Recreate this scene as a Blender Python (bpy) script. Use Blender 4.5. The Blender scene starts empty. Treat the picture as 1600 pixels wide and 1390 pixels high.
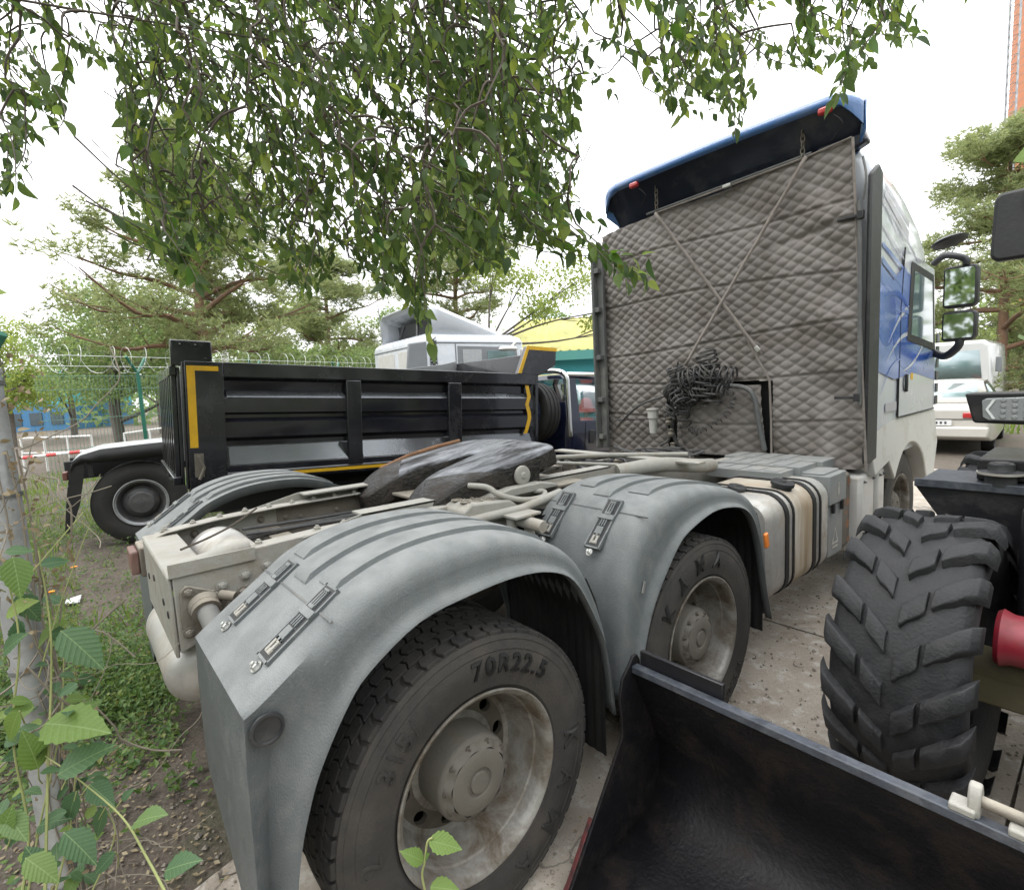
import bpy, bmesh, math, random
from mathutils import Vector, Matrix, Euler
random.seed(11)
R = math.radians
PI = math.pi
sc = bpy.context.scene
COL = sc.collection

# ------------------------------------------------------------------ camera
CAM_POS = Vector((2.516, -0.89, 1.75))
YAW, PITCH, ROLL, FPX = R(49.87), R(-6.19), R(-2.94), 820.0
_f = Vector((-math.sin(YAW)*math.cos(PITCH), math.cos(YAW)*math.cos(PITCH), math.sin(PITCH)))
_r0 = Vector((math.cos(YAW), math.sin(YAW), 0))
_u0 = _r0.cross(_f)
_r = math.cos(ROLL)*_r0 + math.sin(ROLL)*_u0
_u = -math.sin(ROLL)*_r0 + math.cos(ROLL)*_u0
cam_data = bpy.data.cameras.new('camera')
cam_data.sensor_fit = 'HORIZONTAL'
cam_data.sensor_width = 36.0
cam_data.lens = 36.0*FPX/1600.0
cam_data.clip_start = 0.05
cam_data.clip_end = 2000
cam = bpy.data.objects.new('camera', cam_data)
COL.objects.link(cam)
mw = Matrix.Identity(4)
for i in range(3):
    mw[i][0] = _r[i]; mw[i][1] = _u[i]; mw[i][2] = -_f[i]; mw[i][3] = CAM_POS[i]
cam.matrix_world = mw
sc.camera = cam

def at(px, py, depth):
    """world point seen at photo pixel (1600 x 1390) at a given depth"""
    return CAM_POS + depth*(_f + (px-800)/FPX*_r + (695-py)/FPX*_u)

# ------------------------------------------------------------------ sky and sun (overcast)
SUN_EL, SUN_AZ = R(58), R(215)
world = bpy.data.worlds.new('World')
sc.world = world
world.use_nodes = True
wn = world.node_tree
wn.nodes.clear()
sky = wn.nodes.new('ShaderNodeTexSky')
sky.sky_type = 'NISHITA'
sky.sun_disc = False
sky.sun_elevation = SUN_EL
sky.sun_rotation = SUN_AZ
sky.air_density = 1.0
sky.dust_density = 6.0
sky.ozone_density = 1.0
cloud = wn.nodes.new('ShaderNodeMixRGB')
cloud.inputs['Fac'].default_value = 0.94
cloud.inputs['Color2'].default_value = (13.4, 13.6, 13.9, 1)
bg = wn.nodes.new('ShaderNodeBackground')
bg.inputs['Strength'].default_value = 0.115
wo = wn.nodes.new('ShaderNodeOutputWorld')
# standard overcast luminance: the zenith is about three times as bright as the horizon
wtc = wn.nodes.new('ShaderNodeTexCoord')
wsp = wn.nodes.new('ShaderNodeSeparateXYZ')
wn.links.new(wtc.outputs['Generated'], wsp.inputs['Vector'])
wmr = wn.nodes.new('ShaderNodeMapRange')
wmr.inputs['From Min'].default_value = 0.0
wmr.inputs['From Max'].default_value = 1.0
wmr.inputs['To Min'].default_value = 0.80
wmr.inputs['To Max'].default_value = 2.2
wn.links.new(wsp.outputs['Z'], wmr.inputs['Value'])
wml = wn.nodes.new('ShaderNodeMixRGB')
wml.blend_type = 'MULTIPLY'
wml.inputs['Fac'].default_value = 1.0
wn.links.new(sky.outputs['Color'], cloud.inputs['Color1'])
wn.links.new(cloud.outputs['Color'], wml.inputs['Color1'])
wn.links.new(wmr.outputs['Result'], wml.inputs['Color2'])
wn.links.new(wml.outputs['Color'], bg.inputs['Color'])
wn.links.new(bg.outputs['Background'], wo.inputs['Surface'])
sun_data = bpy.data.lights.new('sun', 'SUN')
sun_data.energy = 1.2
sun_data.angle = R(35)
sun_data.color = (1.0, 0.965, 0.92)
sun = bpy.data.objects.new('sun', sun_data)
COL.objects.link(sun)
_sd = Vector((math.sin(SUN_AZ)*math.cos(SUN_EL), math.cos(SUN_AZ)*math.cos(SUN_EL), math.sin(SUN_EL)))
sun.rotation_euler = _sd.to_track_quat('Z', 'Y').to_euler()
sc.view_settings.view_transform = 'Standard'
sc.view_settings.look = 'None'
sc.view_settings.gamma = 1.0
sc.view_settings.use_curve_mapping = False
sc.view_settings.exposure = 0.3

# ------------------------------------------------------------------ materials
MATS = {}

def mat(name, col, rough=0.6, metal=0.0, var=0.15, scale=5.0, dirt=None, damt=0.4, dscale=2.5,
        bump=0.0, bscale=60.0, dust=None, dustamt=0.0, spec=0.5, coat=0.0, rvar=0.1, stretch=None, emit=None):
    """principled material: base colour varied by noise, dirt patches with their own shape, dust lying on upward faces"""
    m = bpy.data.materials.new(name)
    MATS[name] = m
    m.use_nodes = True
    nt = m.node_tree
    N, Lk = nt.nodes, nt.links
    b = N['Principled BSDF']
    tc = N.new('ShaderNodeTexCoord')
    vec = tc.outputs['Object']
    if stretch:
        mp = N.new('ShaderNodeMapping')
        mp.inputs['Scale'].default_value = stretch
        Lk.new(vec, mp.inputs['Vector'])
        vec = mp.outputs['Vector']
    n1 = N.new('ShaderNodeTexNoise')
    n1.inputs['Scale'].default_value = scale
    n1.inputs['Detail'].default_value = 7
    n1.inputs['Roughness'].default_value = 0.62
    Lk.new(vec, n1.inputs['Vector'])
    mx = N.new('ShaderNodeMixRGB')
    mx.inputs['Color1'].default_value = tuple(max(0, c*(1-var*1.6)) for c in col)+(1,)
    mx.inputs['Color2'].default_value = tuple(min(1, c*(1+var*1.6)) for c in col)+(1,)
    Lk.new(n1.outputs['Fac'], mx.inputs['Fac'])
    out = mx.outputs['Color']
    rr = N.new('ShaderNodeMapRange')
    rr.inputs['To Min'].default_value = max(0.02, rough-rvar)
    rr.inputs['To Max'].default_value = min(1, rough+rvar)
    Lk.new(n1.outputs['Fac'], rr.inputs['Value'])
    rout = rr.outputs['Result']
    if dirt is not None:
        n2 = N.new('ShaderNodeTexNoise')
        n2.inputs['Scale'].default_value = dscale
        n2.inputs['Detail'].default_value = 9
        n2.inputs['Roughness'].default_value = 0.7
        n2.inputs['Distortion'].default_value = 0.4
        Lk.new(vec, n2.inputs['Vector'])
        rp = N.new('ShaderNodeMapRange')
        rp.inputs['From Min'].default_value = 0.62-0.35*damt
        rp.inputs['From Max'].default_value = 0.78-0.2*damt
        rp.inputs['To Max'].default_value = min(1.0, 0.35+damt)
        Lk.new(n2.outputs['Fac'], rp.inputs['Value'])
        m2 = N.new('ShaderNodeMixRGB')
        m2.inputs['Color2'].default_value = tuple(dirt)+(1,)
        Lk.new(rp.outputs['Result'], m2.inputs['Fac'])
        Lk.new(out, m2.inputs['Color1'])
        out = m2.outputs['Color']
        r2 = N.new('ShaderNodeMixRGB')
        r2.inputs['Color2'].default_value = (0.85, 0.85, 0.85, 1)
        Lk.new(rp.outputs['Result'], r2.inputs['Fac'])
        Lk.new(rout, r2.inputs['Color1'])
        rout = r2.outputs['Color']
    if dust is not None:
        ge = N.new('ShaderNodeNewGeometry')
        sx = N.new('ShaderNodeSeparateXYZ')
        Lk.new(ge.outputs['Normal'], sx.inputs['Vector'])
        ad = N.new('ShaderNodeMath'); ad.operation = 'MULTIPLY'
        n3 = N.new('ShaderNodeTexNoise')
        n3.inputs['Scale'].default_value = 9
        n3.inputs['Detail'].default_value = 8
        Lk.new(vec, n3.inputs['Vector'])
        mr = N.new('ShaderNodeMapRange')
        mr.inputs['From Min'].default_value = 0.1
        mr.inputs['From Max'].default_value = 0.95
        mr.inputs['To Max'].default_value = dustamt
        Lk.new(sx.outputs['Z'], mr.inputs['Value'])
        m4 = N.new('ShaderNodeMapRange')
        m4.inputs['From Min'].default_value = 0.25
        m4.inputs['From Max'].default_value = 0.65
        m4.inputs['To Min'].default_value = 0.4
        Lk.new(n3.outputs['Fac'], m4.inputs['Value'])
        Lk.new(mr.outputs['Result'], ad.inputs[0])
        Lk.new(m4.outputs['Result'], ad.inputs[1])
        m3 = N.new('ShaderNodeMixRGB')
        m3.inputs['Color2'].default_value = tuple(dust)+(1,)
        Lk.new(ad.outputs['Value'], m3.inputs['Fac'])
        Lk.new(out, m3.inputs['Color1'])
        out = m3.outputs['Color']
        r3 = N.new('ShaderNodeMixRGB')
        r3.inputs['Color2'].default_value = (0.9, 0.9, 0.9, 1)
        Lk.new(ad.outputs['Value'], r3.inputs['Fac'])
        Lk.new(rout, r3.inputs['Color1'])
        rout = r3.outputs['Color']
    Lk.new(out, b.inputs['Base Color'])
    Lk.new(rout, b.inputs['Roughness'])
    b.inputs['Metallic'].default_value = metal
    b.inputs['Specular IOR Level'].default_value = spec
    b.inputs['Coat Weight'].default_value = coat
    b.inputs['Coat Roughness'].default_value = 0.08
    if bump > 0:
        nb = N.new('ShaderNodeTexNoise')
        nb.inputs['Scale'].default_value = bscale
        nb.inputs['Detail'].default_value = 6
        Lk.new(vec, nb.inputs['Vector'])
        bp = N.new('ShaderNodeBump')
        bp.inputs['Strength'].default_value = bump
        bp.inputs['Distance'].default_value = 0.01
        Lk.new(nb.outputs['Fac'], bp.inputs['Height'])
        Lk.new(bp.outputs['Normal'], b.inputs['Normal'])
    if emit:
        b.inputs['Emission Color'].default_value = tuple(emit[:3])+(1,)
        b.inputs['Emission Strength'].default_value = emit[3]
    return m

def leafmat(name, c1, c2, trans=0.35, rough=0.55, c3=None, vein=False):
    m = bpy.data.materials.new(name)
    MATS[name] = m
    m.use_nodes = True
    nt = m.node_tree
    N, Lk = nt.nodes, nt.links
    b = N['Principled BSDF']
    ge = N.new('ShaderNodeNewGeometry')
    oi = N.new('ShaderNodeObjectInfo')
    ad = N.new('ShaderNodeMath'); ad.operation = 'ADD'
    Lk.new(ge.outputs['Random Per Island'], ad.inputs[0])
    Lk.new(oi.outputs['Random'], ad.inputs[1])
    fr = N.new('ShaderNodeMath'); fr.operation = 'FRACT'
    Lk.new(ad.outputs[0], fr.inputs[0])
    cr = N.new('ShaderNodeValToRGB')
    cr.color_ramp.elements[0].color = tuple(c1)+(1,)
    cr.color_ramp.elements[1].color = tuple(c2)+(1,)
    if c3:
        e = cr.color_ramp.elements.new(0.86)
        e.color = tuple(c2)+(1,)
        cr.color_ramp.elements[2].color = tuple(c3)+(1,)
    Lk.new(fr.outputs[0], cr.inputs['Fac'])
    tc = N.new('ShaderNodeTexCoord')
    nz = N.new('ShaderNodeTexNoise')
    nz.inputs['Scale'].default_value = 30
    Lk.new(tc.outputs['Object'], nz.inputs['Vector'])
    mm = N.new('ShaderNodeMixRGB'); mm.blend_type = 'MULTIPLY'
    mm.inputs['Fac'].default_value = 0.35
    Lk.new(cr.outputs['Color'], mm.inputs['Color1'])
    Lk.new(nz.outputs['Fac'], mm.inputs['Color2'])
    if vein:
        # midrib and side veins, drawn in the leaf's own coordinates
        sp = N.new('ShaderNodeSeparateXYZ')
        Lk.new(tc.outputs['Object'], sp.inputs['Vector'])
        def ma(op, a, c):
            n = N.new('ShaderNodeMath'); n.operation = op
            for k, v in enumerate((a, c)):
                if v is None: continue
                if isinstance(v, (int, float)): n.inputs[k].default_value = v
                else: Lk.new(v, n.inputs[k])
            return n.outputs[0]
        ax = ma('ABSOLUTE', sp.outputs['X'], None)
        ph = ma('MULTIPLY', ma('SUBTRACT', sp.outputs['Y'], ma('MULTIPLY', ax, 0.9)), 58.0)
        side = ma('GREATER_THAN', ma('SINE', ph, None), 0.94)
        rib = ma('LESS_THAN', ax, 0.010)
        vf = ma('MULTIPLY', ma('MAXIMUM', ma('MULTIPLY', side, 0.5), rib), 0.35)
        vm = N.new('ShaderNodeMixRGB')
        vm.inputs['Color2'].default_value = (0.26, 0.36, 0.16, 1)
        Lk.new(vf, vm.inputs['Fac'])
        Lk.new(mm.outputs['Color'], vm.inputs['Color1'])
        bw = N.new('ShaderNodeBump')
        bw.inputs['Strength'].default_value = 0.16
        bw.inputs['Distance'].default_value = 0.004
        Lk.new(ma('SINE', ph, None), bw.inputs['Height'])
        Lk.new(bw.outputs['Normal'], b.inputs['Normal'])
        mm = vm
    Lk.new(mm.outputs['Color'], b.inputs['Base Color'])
    b.inputs['Roughness'].default_value = rough
    b.inputs['Specular IOR Level'].default_value = 0.35
    tr = N.new('ShaderNodeBsdfTranslucent')
    br = N.new('ShaderNodeHueSaturation')
    br.inputs['Hue'].default_value = 0.485
    br.inputs['Saturation'].default_value = 1.1
    br.inputs['Value'].default_value = 1.5
    Lk.new(mm.outputs['Color'], br.inputs['Color'])
    Lk.new(br.outputs['Color'], tr.inputs['Color'])
    ms = N.new('ShaderNodeMixShader')
    ms.inputs['Fac'].default_value = trans
    Lk.new(b.outputs['BSDF'], ms.inputs[1])
    Lk.new(tr.outputs['BSDF'], ms.inputs[2])
    Lk.new(ms.outputs['Shader'], N['Material Output'].inputs['Surface'])
    return m

def glassmat(name, tint=(0.75, 0.85, 0.85), rough=0.03, alpha=0.35):
    m = bpy.data.materials.new(name)
    MATS[name] = m
    m.use_nodes = True
    nt = m.node_tree
    N, Lk = nt.nodes, nt.links
    N.remove(N['Principled BSDF'])
    tr = N.new('ShaderNodeBsdfTransparent')
    tr.inputs['Color'].default_value = tuple(tint)+(1,)
    gl = N.new('ShaderNodeBsdfGlossy')
    gl.inputs['Roughness'].default_value = rough
    gl.inputs['Color'].default_value = (0.9, 0.95, 0.97, 1)
    ms = N.new('ShaderNodeMixShader')
    ms.inputs['Fac'].default_value = alpha
    Lk.new(tr.outputs[0], ms.inputs[1])
    Lk.new(gl.outputs[0], ms.inputs[2])
    Lk.new(ms.outputs[0], N['Material Output'].inputs['Surface'])
    return m

DUST = (0.36, 0.33, 0.28)
SOIL = (0.20, 0.16, 0.12)
mat('fender_plastic', (0.082, 0.092, 0.096), 0.55, var=0.12, scale=9, dirt=(0.125, 0.128, 0.122), damt=0.4, dscale=16.0, bump=0.35, bscale=190, dust=(0.27, 0.28, 0.275), dustamt=0.75, stretch=(1.3, 1.3, .8))
mat('frame_paint', (0.27, 0.265, 0.24), 0.55, var=0.15, scale=6, dirt=(0.22, 0.185, 0.14), damt=0.45, dscale=6, bump=0.2, bscale=90, dust=(0.42, 0.40, 0.36), dustamt=0.5)
mat('frame_dusty', (0.14, 0.127, 0.107), 0.75, var=0.2, scale=7, dirt=(0.12, 0.095, 0.07), damt=0.5, dscale=5, bump=0.3, bscale=80, dust=(0.42, 0.38, 0.31), dustamt=0.6)
mat('tyre_rubber', (0.016, 0.0155, 0.015), 0.75, var=0.2, scale=8, dirt=(0.036, 0.032, 0.028), damt=0.5, dscale=5, bump=0.25, bscale=120)
mat('tyre_dusty', (0.024, 0.0225, 0.021), 0.78, var=0.22, scale=8, dirt=(0.052, 0.045, 0.038), damt=0.55, dscale=5, bump=0.25, bscale=120)
mat('tyre_letter', (0.008, 0.008, 0.008), 0.55, var=0.2, scale=20)
mat('tread_rubber', (0.017, 0.016, 0.0155), 0.8, var=0.25, scale=20, dirt=(0.042, 0.037, 0.032), damt=0.45, dscale=7, bump=0.3, bscale=150)
mat('rim_dusty', (0.22, 0.214, 0.195), 0.48, metal=0.3, var=0.15, scale=5, dirt=(0.085, 0.064, 0.043), damt=0.65, dscale=7, bump=0.15, bscale=120)
mat('hub_dusty', (0.105, 0.096, 0.081), 0.8, var=0.12, scale=9, dirt=(0.11, 0.095, 0.075), damt=0.4, dscale=10, bump=0.2, bscale=90)
mat('rim_dark', (0.06, 0.06, 0.062), 0.5, var=0.2, scale=8, dirt=(0.16, 0.14, 0.12), damt=0.3, dscale=6)
mat('grease_black', (0.009, 0.0085, 0.008), 0.4, spec=0.35, var=0.3, scale=14, dirt=(0.04, 0.031, 0.024), damt=0.55, dscale=7, bump=0.9, bscale=55, rvar=0.2)
mat('worn_plate', (0.20, 0.21, 0.23), 0.27, metal=0.85, var=0.25, scale=4, dirt=(0.022, 0.02, 0.019), damt=0.7, dscale=3, bump=0.15, bscale=60, rvar=0.15, stretch=(2.5, .8, 1))
mat('rust', (0.30, 0.16, 0.085), 0.85, var=0.25, scale=9, dirt=(0.16, 0.08, 0.05), damt=0.5, dscale=8, bump=0.3)
mat('steel_bright', (0.55, 0.55, 0.53), 0.35, metal=0.8, var=0.12, scale=9, dirt=(0.3, 0.27, 0.22), damt=0.35, dscale=8)
mat('tank_silver', (0.43, 0.425, 0.41), 0.4, metal=0.5, var=0.12, scale=4, dirt=(0.30, 0.25, 0.18), damt=0.5, dscale=4, bump=0.05, dust=(0.55, 0.53, 0.48), dustamt=0.35)
mat('tank_stained', (0.30, 0.225, 0.14), 0.6, metal=0.1, var=0.35, scale=5, dirt=(0.46, 0.43, 0.37), damt=0.6, dscale=6, bump=0.1, dust=(0.45, 0.42, 0.37), dustamt=0.5, stretch=(1, 1.6, .25))
mat('black_plastic', (0.022, 0.023, 0.025), 0.5, var=0.2, scale=8, dirt=(0.08, 0.075, 0.07), damt=0.3, dscale=6, bump=0.1)
mat('black_rubber', (0.007, 0.007, 0.0075), 0.65, var=0.2, scale=8, dirt=(0.025, 0.022, 0.019), damt=0.3, dscale=4)
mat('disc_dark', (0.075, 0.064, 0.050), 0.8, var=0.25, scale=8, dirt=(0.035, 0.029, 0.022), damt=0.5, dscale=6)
mat('hose_dusty', (0.045, 0.045, 0.047), 0.5, var=0.3, scale=12, dirt=(0.14, 0.13, 0.12), damt=0.4, dscale=9)
mat('box_grey', (0.20, 0.215, 0.215), 0.6, var=0.12, scale=5, dirt=(0.27, 0.25, 0.22), damt=0.4, dscale=5, dust=(0.33, 0.32, 0.30), dustamt=0.4, bump=0.1)
mat('trim_grey', (0.10, 0.105, 0.105), 0.6, var=0.15, scale=4, dirt=(0.22, 0.21, 0.19), damt=0.4, dscale=4, bump=0.1)
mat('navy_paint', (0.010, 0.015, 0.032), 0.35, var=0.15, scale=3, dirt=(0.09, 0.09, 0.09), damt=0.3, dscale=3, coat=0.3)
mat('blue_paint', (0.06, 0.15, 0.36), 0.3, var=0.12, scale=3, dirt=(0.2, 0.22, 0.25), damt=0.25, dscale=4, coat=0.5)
mat('cab_white', (0.52, 0.545, 0.585), 0.25, var=0.04, scale=2, dirt=(0.55, 0.53, 0.48), damt=0.2, dscale=2, coat=0.6)
mat('skirt_white', (0.50, 0.495, 0.47), 0.4, var=0.06, scale=3, dirt=(0.36, 0.33, 0.27), damt=0.3, dscale=4)
mat('red_lens', (0.42, 0.03, 0.03), 0.25, var=0.15, scale=9, coat=0.5)
mat('amber_lens', (0.75, 0.22, 0.04), 0.3, var=0.1, scale=9, coat=0.5)
mat('brown_lens', (0.14, 0.055, 0.045), 0.4, var=0.2, scale=9, dirt=(0.2, 0.16, 0.13), damt=0.4)
mat('strap_beige', (0.23, 0.205, 0.185), 0.9, var=0.2, scale=30, dirt=(0.12, 0.10, 0.09), damt=0.4, dscale=9, bump=0.3, bscale=200)
mat('galvanised', (0.36, 0.37, 0.38), 0.5, metal=0.4, var=0.3, scale=16, dirt=(0.24, 0.235, 0.225), damt=0.45, dscale=4, bump=0.15, bscale=50)
mat('dump_black', (0.010, 0.0105, 0.015), 0.22, var=0.2, scale=3, dirt=(0.06, 0.06, 0.065), damt=0.25, dscale=2, coat=0.6, dust=(0.12, 0.12, 0.12), dustamt=0.25)
mat('dump_panel', (0.012, 0.0125, 0.018), 0.14, var=0.2, scale=2, dirt=(0.03, 0.03, 0.033), damt=0.2, dscale=1.6, coat=0.6)
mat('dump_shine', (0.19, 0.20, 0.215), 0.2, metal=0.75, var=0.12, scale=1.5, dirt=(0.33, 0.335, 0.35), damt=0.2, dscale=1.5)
mat('yellow_tape', (0.66, 0.38, 0.015), 0.4, var=0.12, scale=9, dirt=(0.35, 0.22, 0.05), damt=0.25)
mat('navy_cab', (0.012, 0.016, 0.04), 0.15, var=0.1, scale=3, coat=0.9)
mat('chrome', (0.75, 0.76, 0.77), 0.12, metal=1.0, var=0.05)
mat('mirror_glass', (0.55, 0.6, 0.6), 0.03, metal=1.0, var=0.02, rvar=0.01)
mat('loader_black', (0.008, 0.008, 0.0105), 0.38, var=0.2, scale=5, dirt=(0.035, 0.03, 0.027), damt=0.35, dscale=5, bump=0.12, bscale=90)
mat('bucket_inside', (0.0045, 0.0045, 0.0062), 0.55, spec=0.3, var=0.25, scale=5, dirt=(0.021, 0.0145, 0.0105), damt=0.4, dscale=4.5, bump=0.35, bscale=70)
mat('bucket_edge', (0.045, 0.052, 0.066), 0.42, metal=0.2, var=0.5, scale=18, dirt=(0.10, 0.105, 0.115), damt=0.45, dscale=14, bump=0.2)
mat('bucket_red', (0.16, 0.018, 0.018), 0.4, var=0.3, scale=6, dirt=(0.02, 0.012, 0.012), damt=0.75, dscale=7)
mat('hub_red', (0.25, 0.018, 0.032), 0.4, var=0.2, scale=6, dirt=(0.13, 0.05, 0.045), damt=0.45, dscale=7)
mat('axle_olive', (0.14, 0.12, 0.05), 0.6, var=0.2, scale=8, dirt=(0.09, 0.08, 0.06), damt=0.5)
mat('loader_tyre', (0.011, 0.0115, 0.013), 0.66, var=0.35, scale=14, dirt=(0.034, 0.034, 0.036), damt=0.5, dscale=9, bump=0.3, bscale=90)
mat('lens_clear', (0.22, 0.235, 0.24), 0.1, var=0.1, scale=40, coat=0.8)
mat('lens_chevron', (0.6, 0.62, 0.62), 0.3, var=0.05)
mat('bark_pine', (0.23, 0.135, 0.085), 0.9, var=0.35, scale=6, dirt=(0.13, 0.10, 0.085), damt=0.5, dscale=3, bump=0.8, bscale=18)
mat('bark_grey', (0.12, 0.105, 0.09), 0.9, var=0.35, scale=8, bump=0.8, bscale=20)
mat('twig', (0.085, 0.07, 0.055), 0.85, var=0.3, scale=20)
mat('dry_stem', (0.19, 0.165, 0.13), 0.9, var=0.3, scale=20)
mat('green_stem', (0.22, 0.24, 0.09), 0.7, var=0.2, scale=20)
mat('fence_green', (0.02, 0.13, 0.085), 0.45, var=0.15, scale=8)
mat('fence_wire', (0.10, 0.20, 0.15), 0.5, var=0.15, scale=8)
mat('razor_steel', (0.62, 0.63, 0.63), 0.4, metal=0.5, var=0.15)
mat('railing_white', (0.72, 0.72, 0.70), 0.5, var=0.1, scale=5)
mat('wall_blue', (0.05, 0.17, 0.32), 0.6, var=0.1, scale=2)
mat('wall_teal', (0.06, 0.38, 0.45), 0.6, var=0.1, scale=2)
mat('roof_yellow', (0.40, 0.36, 0.06), 0.5, var=0.1, scale=2, dirt=(0.20, 0.22, 0.10), damt=0.5, dscale=.7)
mat('roof_teal', (0.08, 0.28, 0.25), 0.5, var=0.1, scale=2)
mat('window_dark', (0.06, 0.085, 0.10), 0.15, var=0.2, scale=2)
mat('brick_red', (0.46, 0.19, 0.10), 0.85, var=0.15, scale=1.5, bump=0.2, bscale=10)
mat('mortar', (0.36, 0.24, 0.18), 0.9, var=0.1)
mat('car_white', (0.55, 0.555, 0.55), 0.25, var=0.04, scale=2, coat=0.7)
mat('car_beige', (0.50, 0.48, 0.44), 0.3, var=0.05, scale=2, coat=0.6)
mat('plate_white', (0.7, 0.7, 0.7), 0.5, var=0.05)
mat('plate_text', (0.05, 0.05, 0.06), 0.5, var=0.05)
mat('flower_orange', (0.85, 0.34, 0.02), 0.7, var=0.2, scale=60)
mat('twig_pale', (0.38, 0.33, 0.26), 0.9, var=0.3, scale=20)
mat('paper_white', (0.6, 0.61, 0.62), 0.7, var=0.1)
mat('red_plastic', (0.6, 0.05, 0.05), 0.4, var=0.1)
mat('mesh_grille', (0.12, 0.12, 0.13), 0.5, var=0.1)
mat('deflector_grey', (0.18, 0.19, 0.20), 0.5, var=0.1)
mat('curtain', (0.35, 0.36, 0.37), 0.8, var=0.15, scale=20)
mat('bed_grey', (0.24, 0.245, 0.25), 0.4, metal=0.3, var=0.2, scale=6, dirt=(0.4, 0.39, 0.38), damt=0.3)
mat('white_top', (0.55, 0.56, 0.58), 0.18, var=0.1, scale=4, dirt=(0.3, 0.29, 0.28), damt=0.4, dscale=5)
glassmat('glass', (0.55, 0.68, 0.68), 0.02, 0.35)
glassmat('glass_dark', (0.15, 0.19, 0.2), 0.02, 0.45)
leafmat('elm_leaf', (0.05, 0.092, 0.034), (0.155, 0.235, 0.062), 0.55, c3=(0.27, 0.34, 0.08))  # c3 paints a sunlit brightness into some of the leaves
leafmat('elm_leaf_bright', (0.05, 0.12, 0.025), (0.10, 0.20, 0.035), 0.45)
leafmat('weed_leaf', (0.045, 0.105, 0.045), (0.085, 0.16, 0.068), 0.3, c3=(0.20, 0.28, 0.06), vein=True)
leafmat('lime_leaf', (0.11, 0.19, 0.045), (0.16, 0.25, 0.055), 0.4, vein=True)
leafmat('ground_leaf', (0.06, 0.13, 0.035), (0.14, 0.22, 0.055), 0.35, c3=(0.24, 0.25, 0.08))
leafmat('grass_leaf', (0.12, 0.20, 0.04), (0.22, 0.30, 0.07), 0.35)
leafmat('dry_leaf', (0.20, 0.15, 0.09), (0.34, 0.28, 0.17), 0.15)
leafmat('pine_needle', (0.20, 0.25, 0.115), (0.34, 0.385, 0.175), 0.45)  # needle colours lifted in place of distance haze
leafmat('broad_leaf', (0.15, 0.235, 0.09), (0.28, 0.37, 0.14), 0.42)
leafmat('lime_tree_leaf', (0.19, 0.27, 0.065), (0.33, 0.40, 0.11), 0.42)
leafmat('dark_leaf', (0.07, 0.115, 0.045), (0.14, 0.195, 0.075), 0.3)

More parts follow.
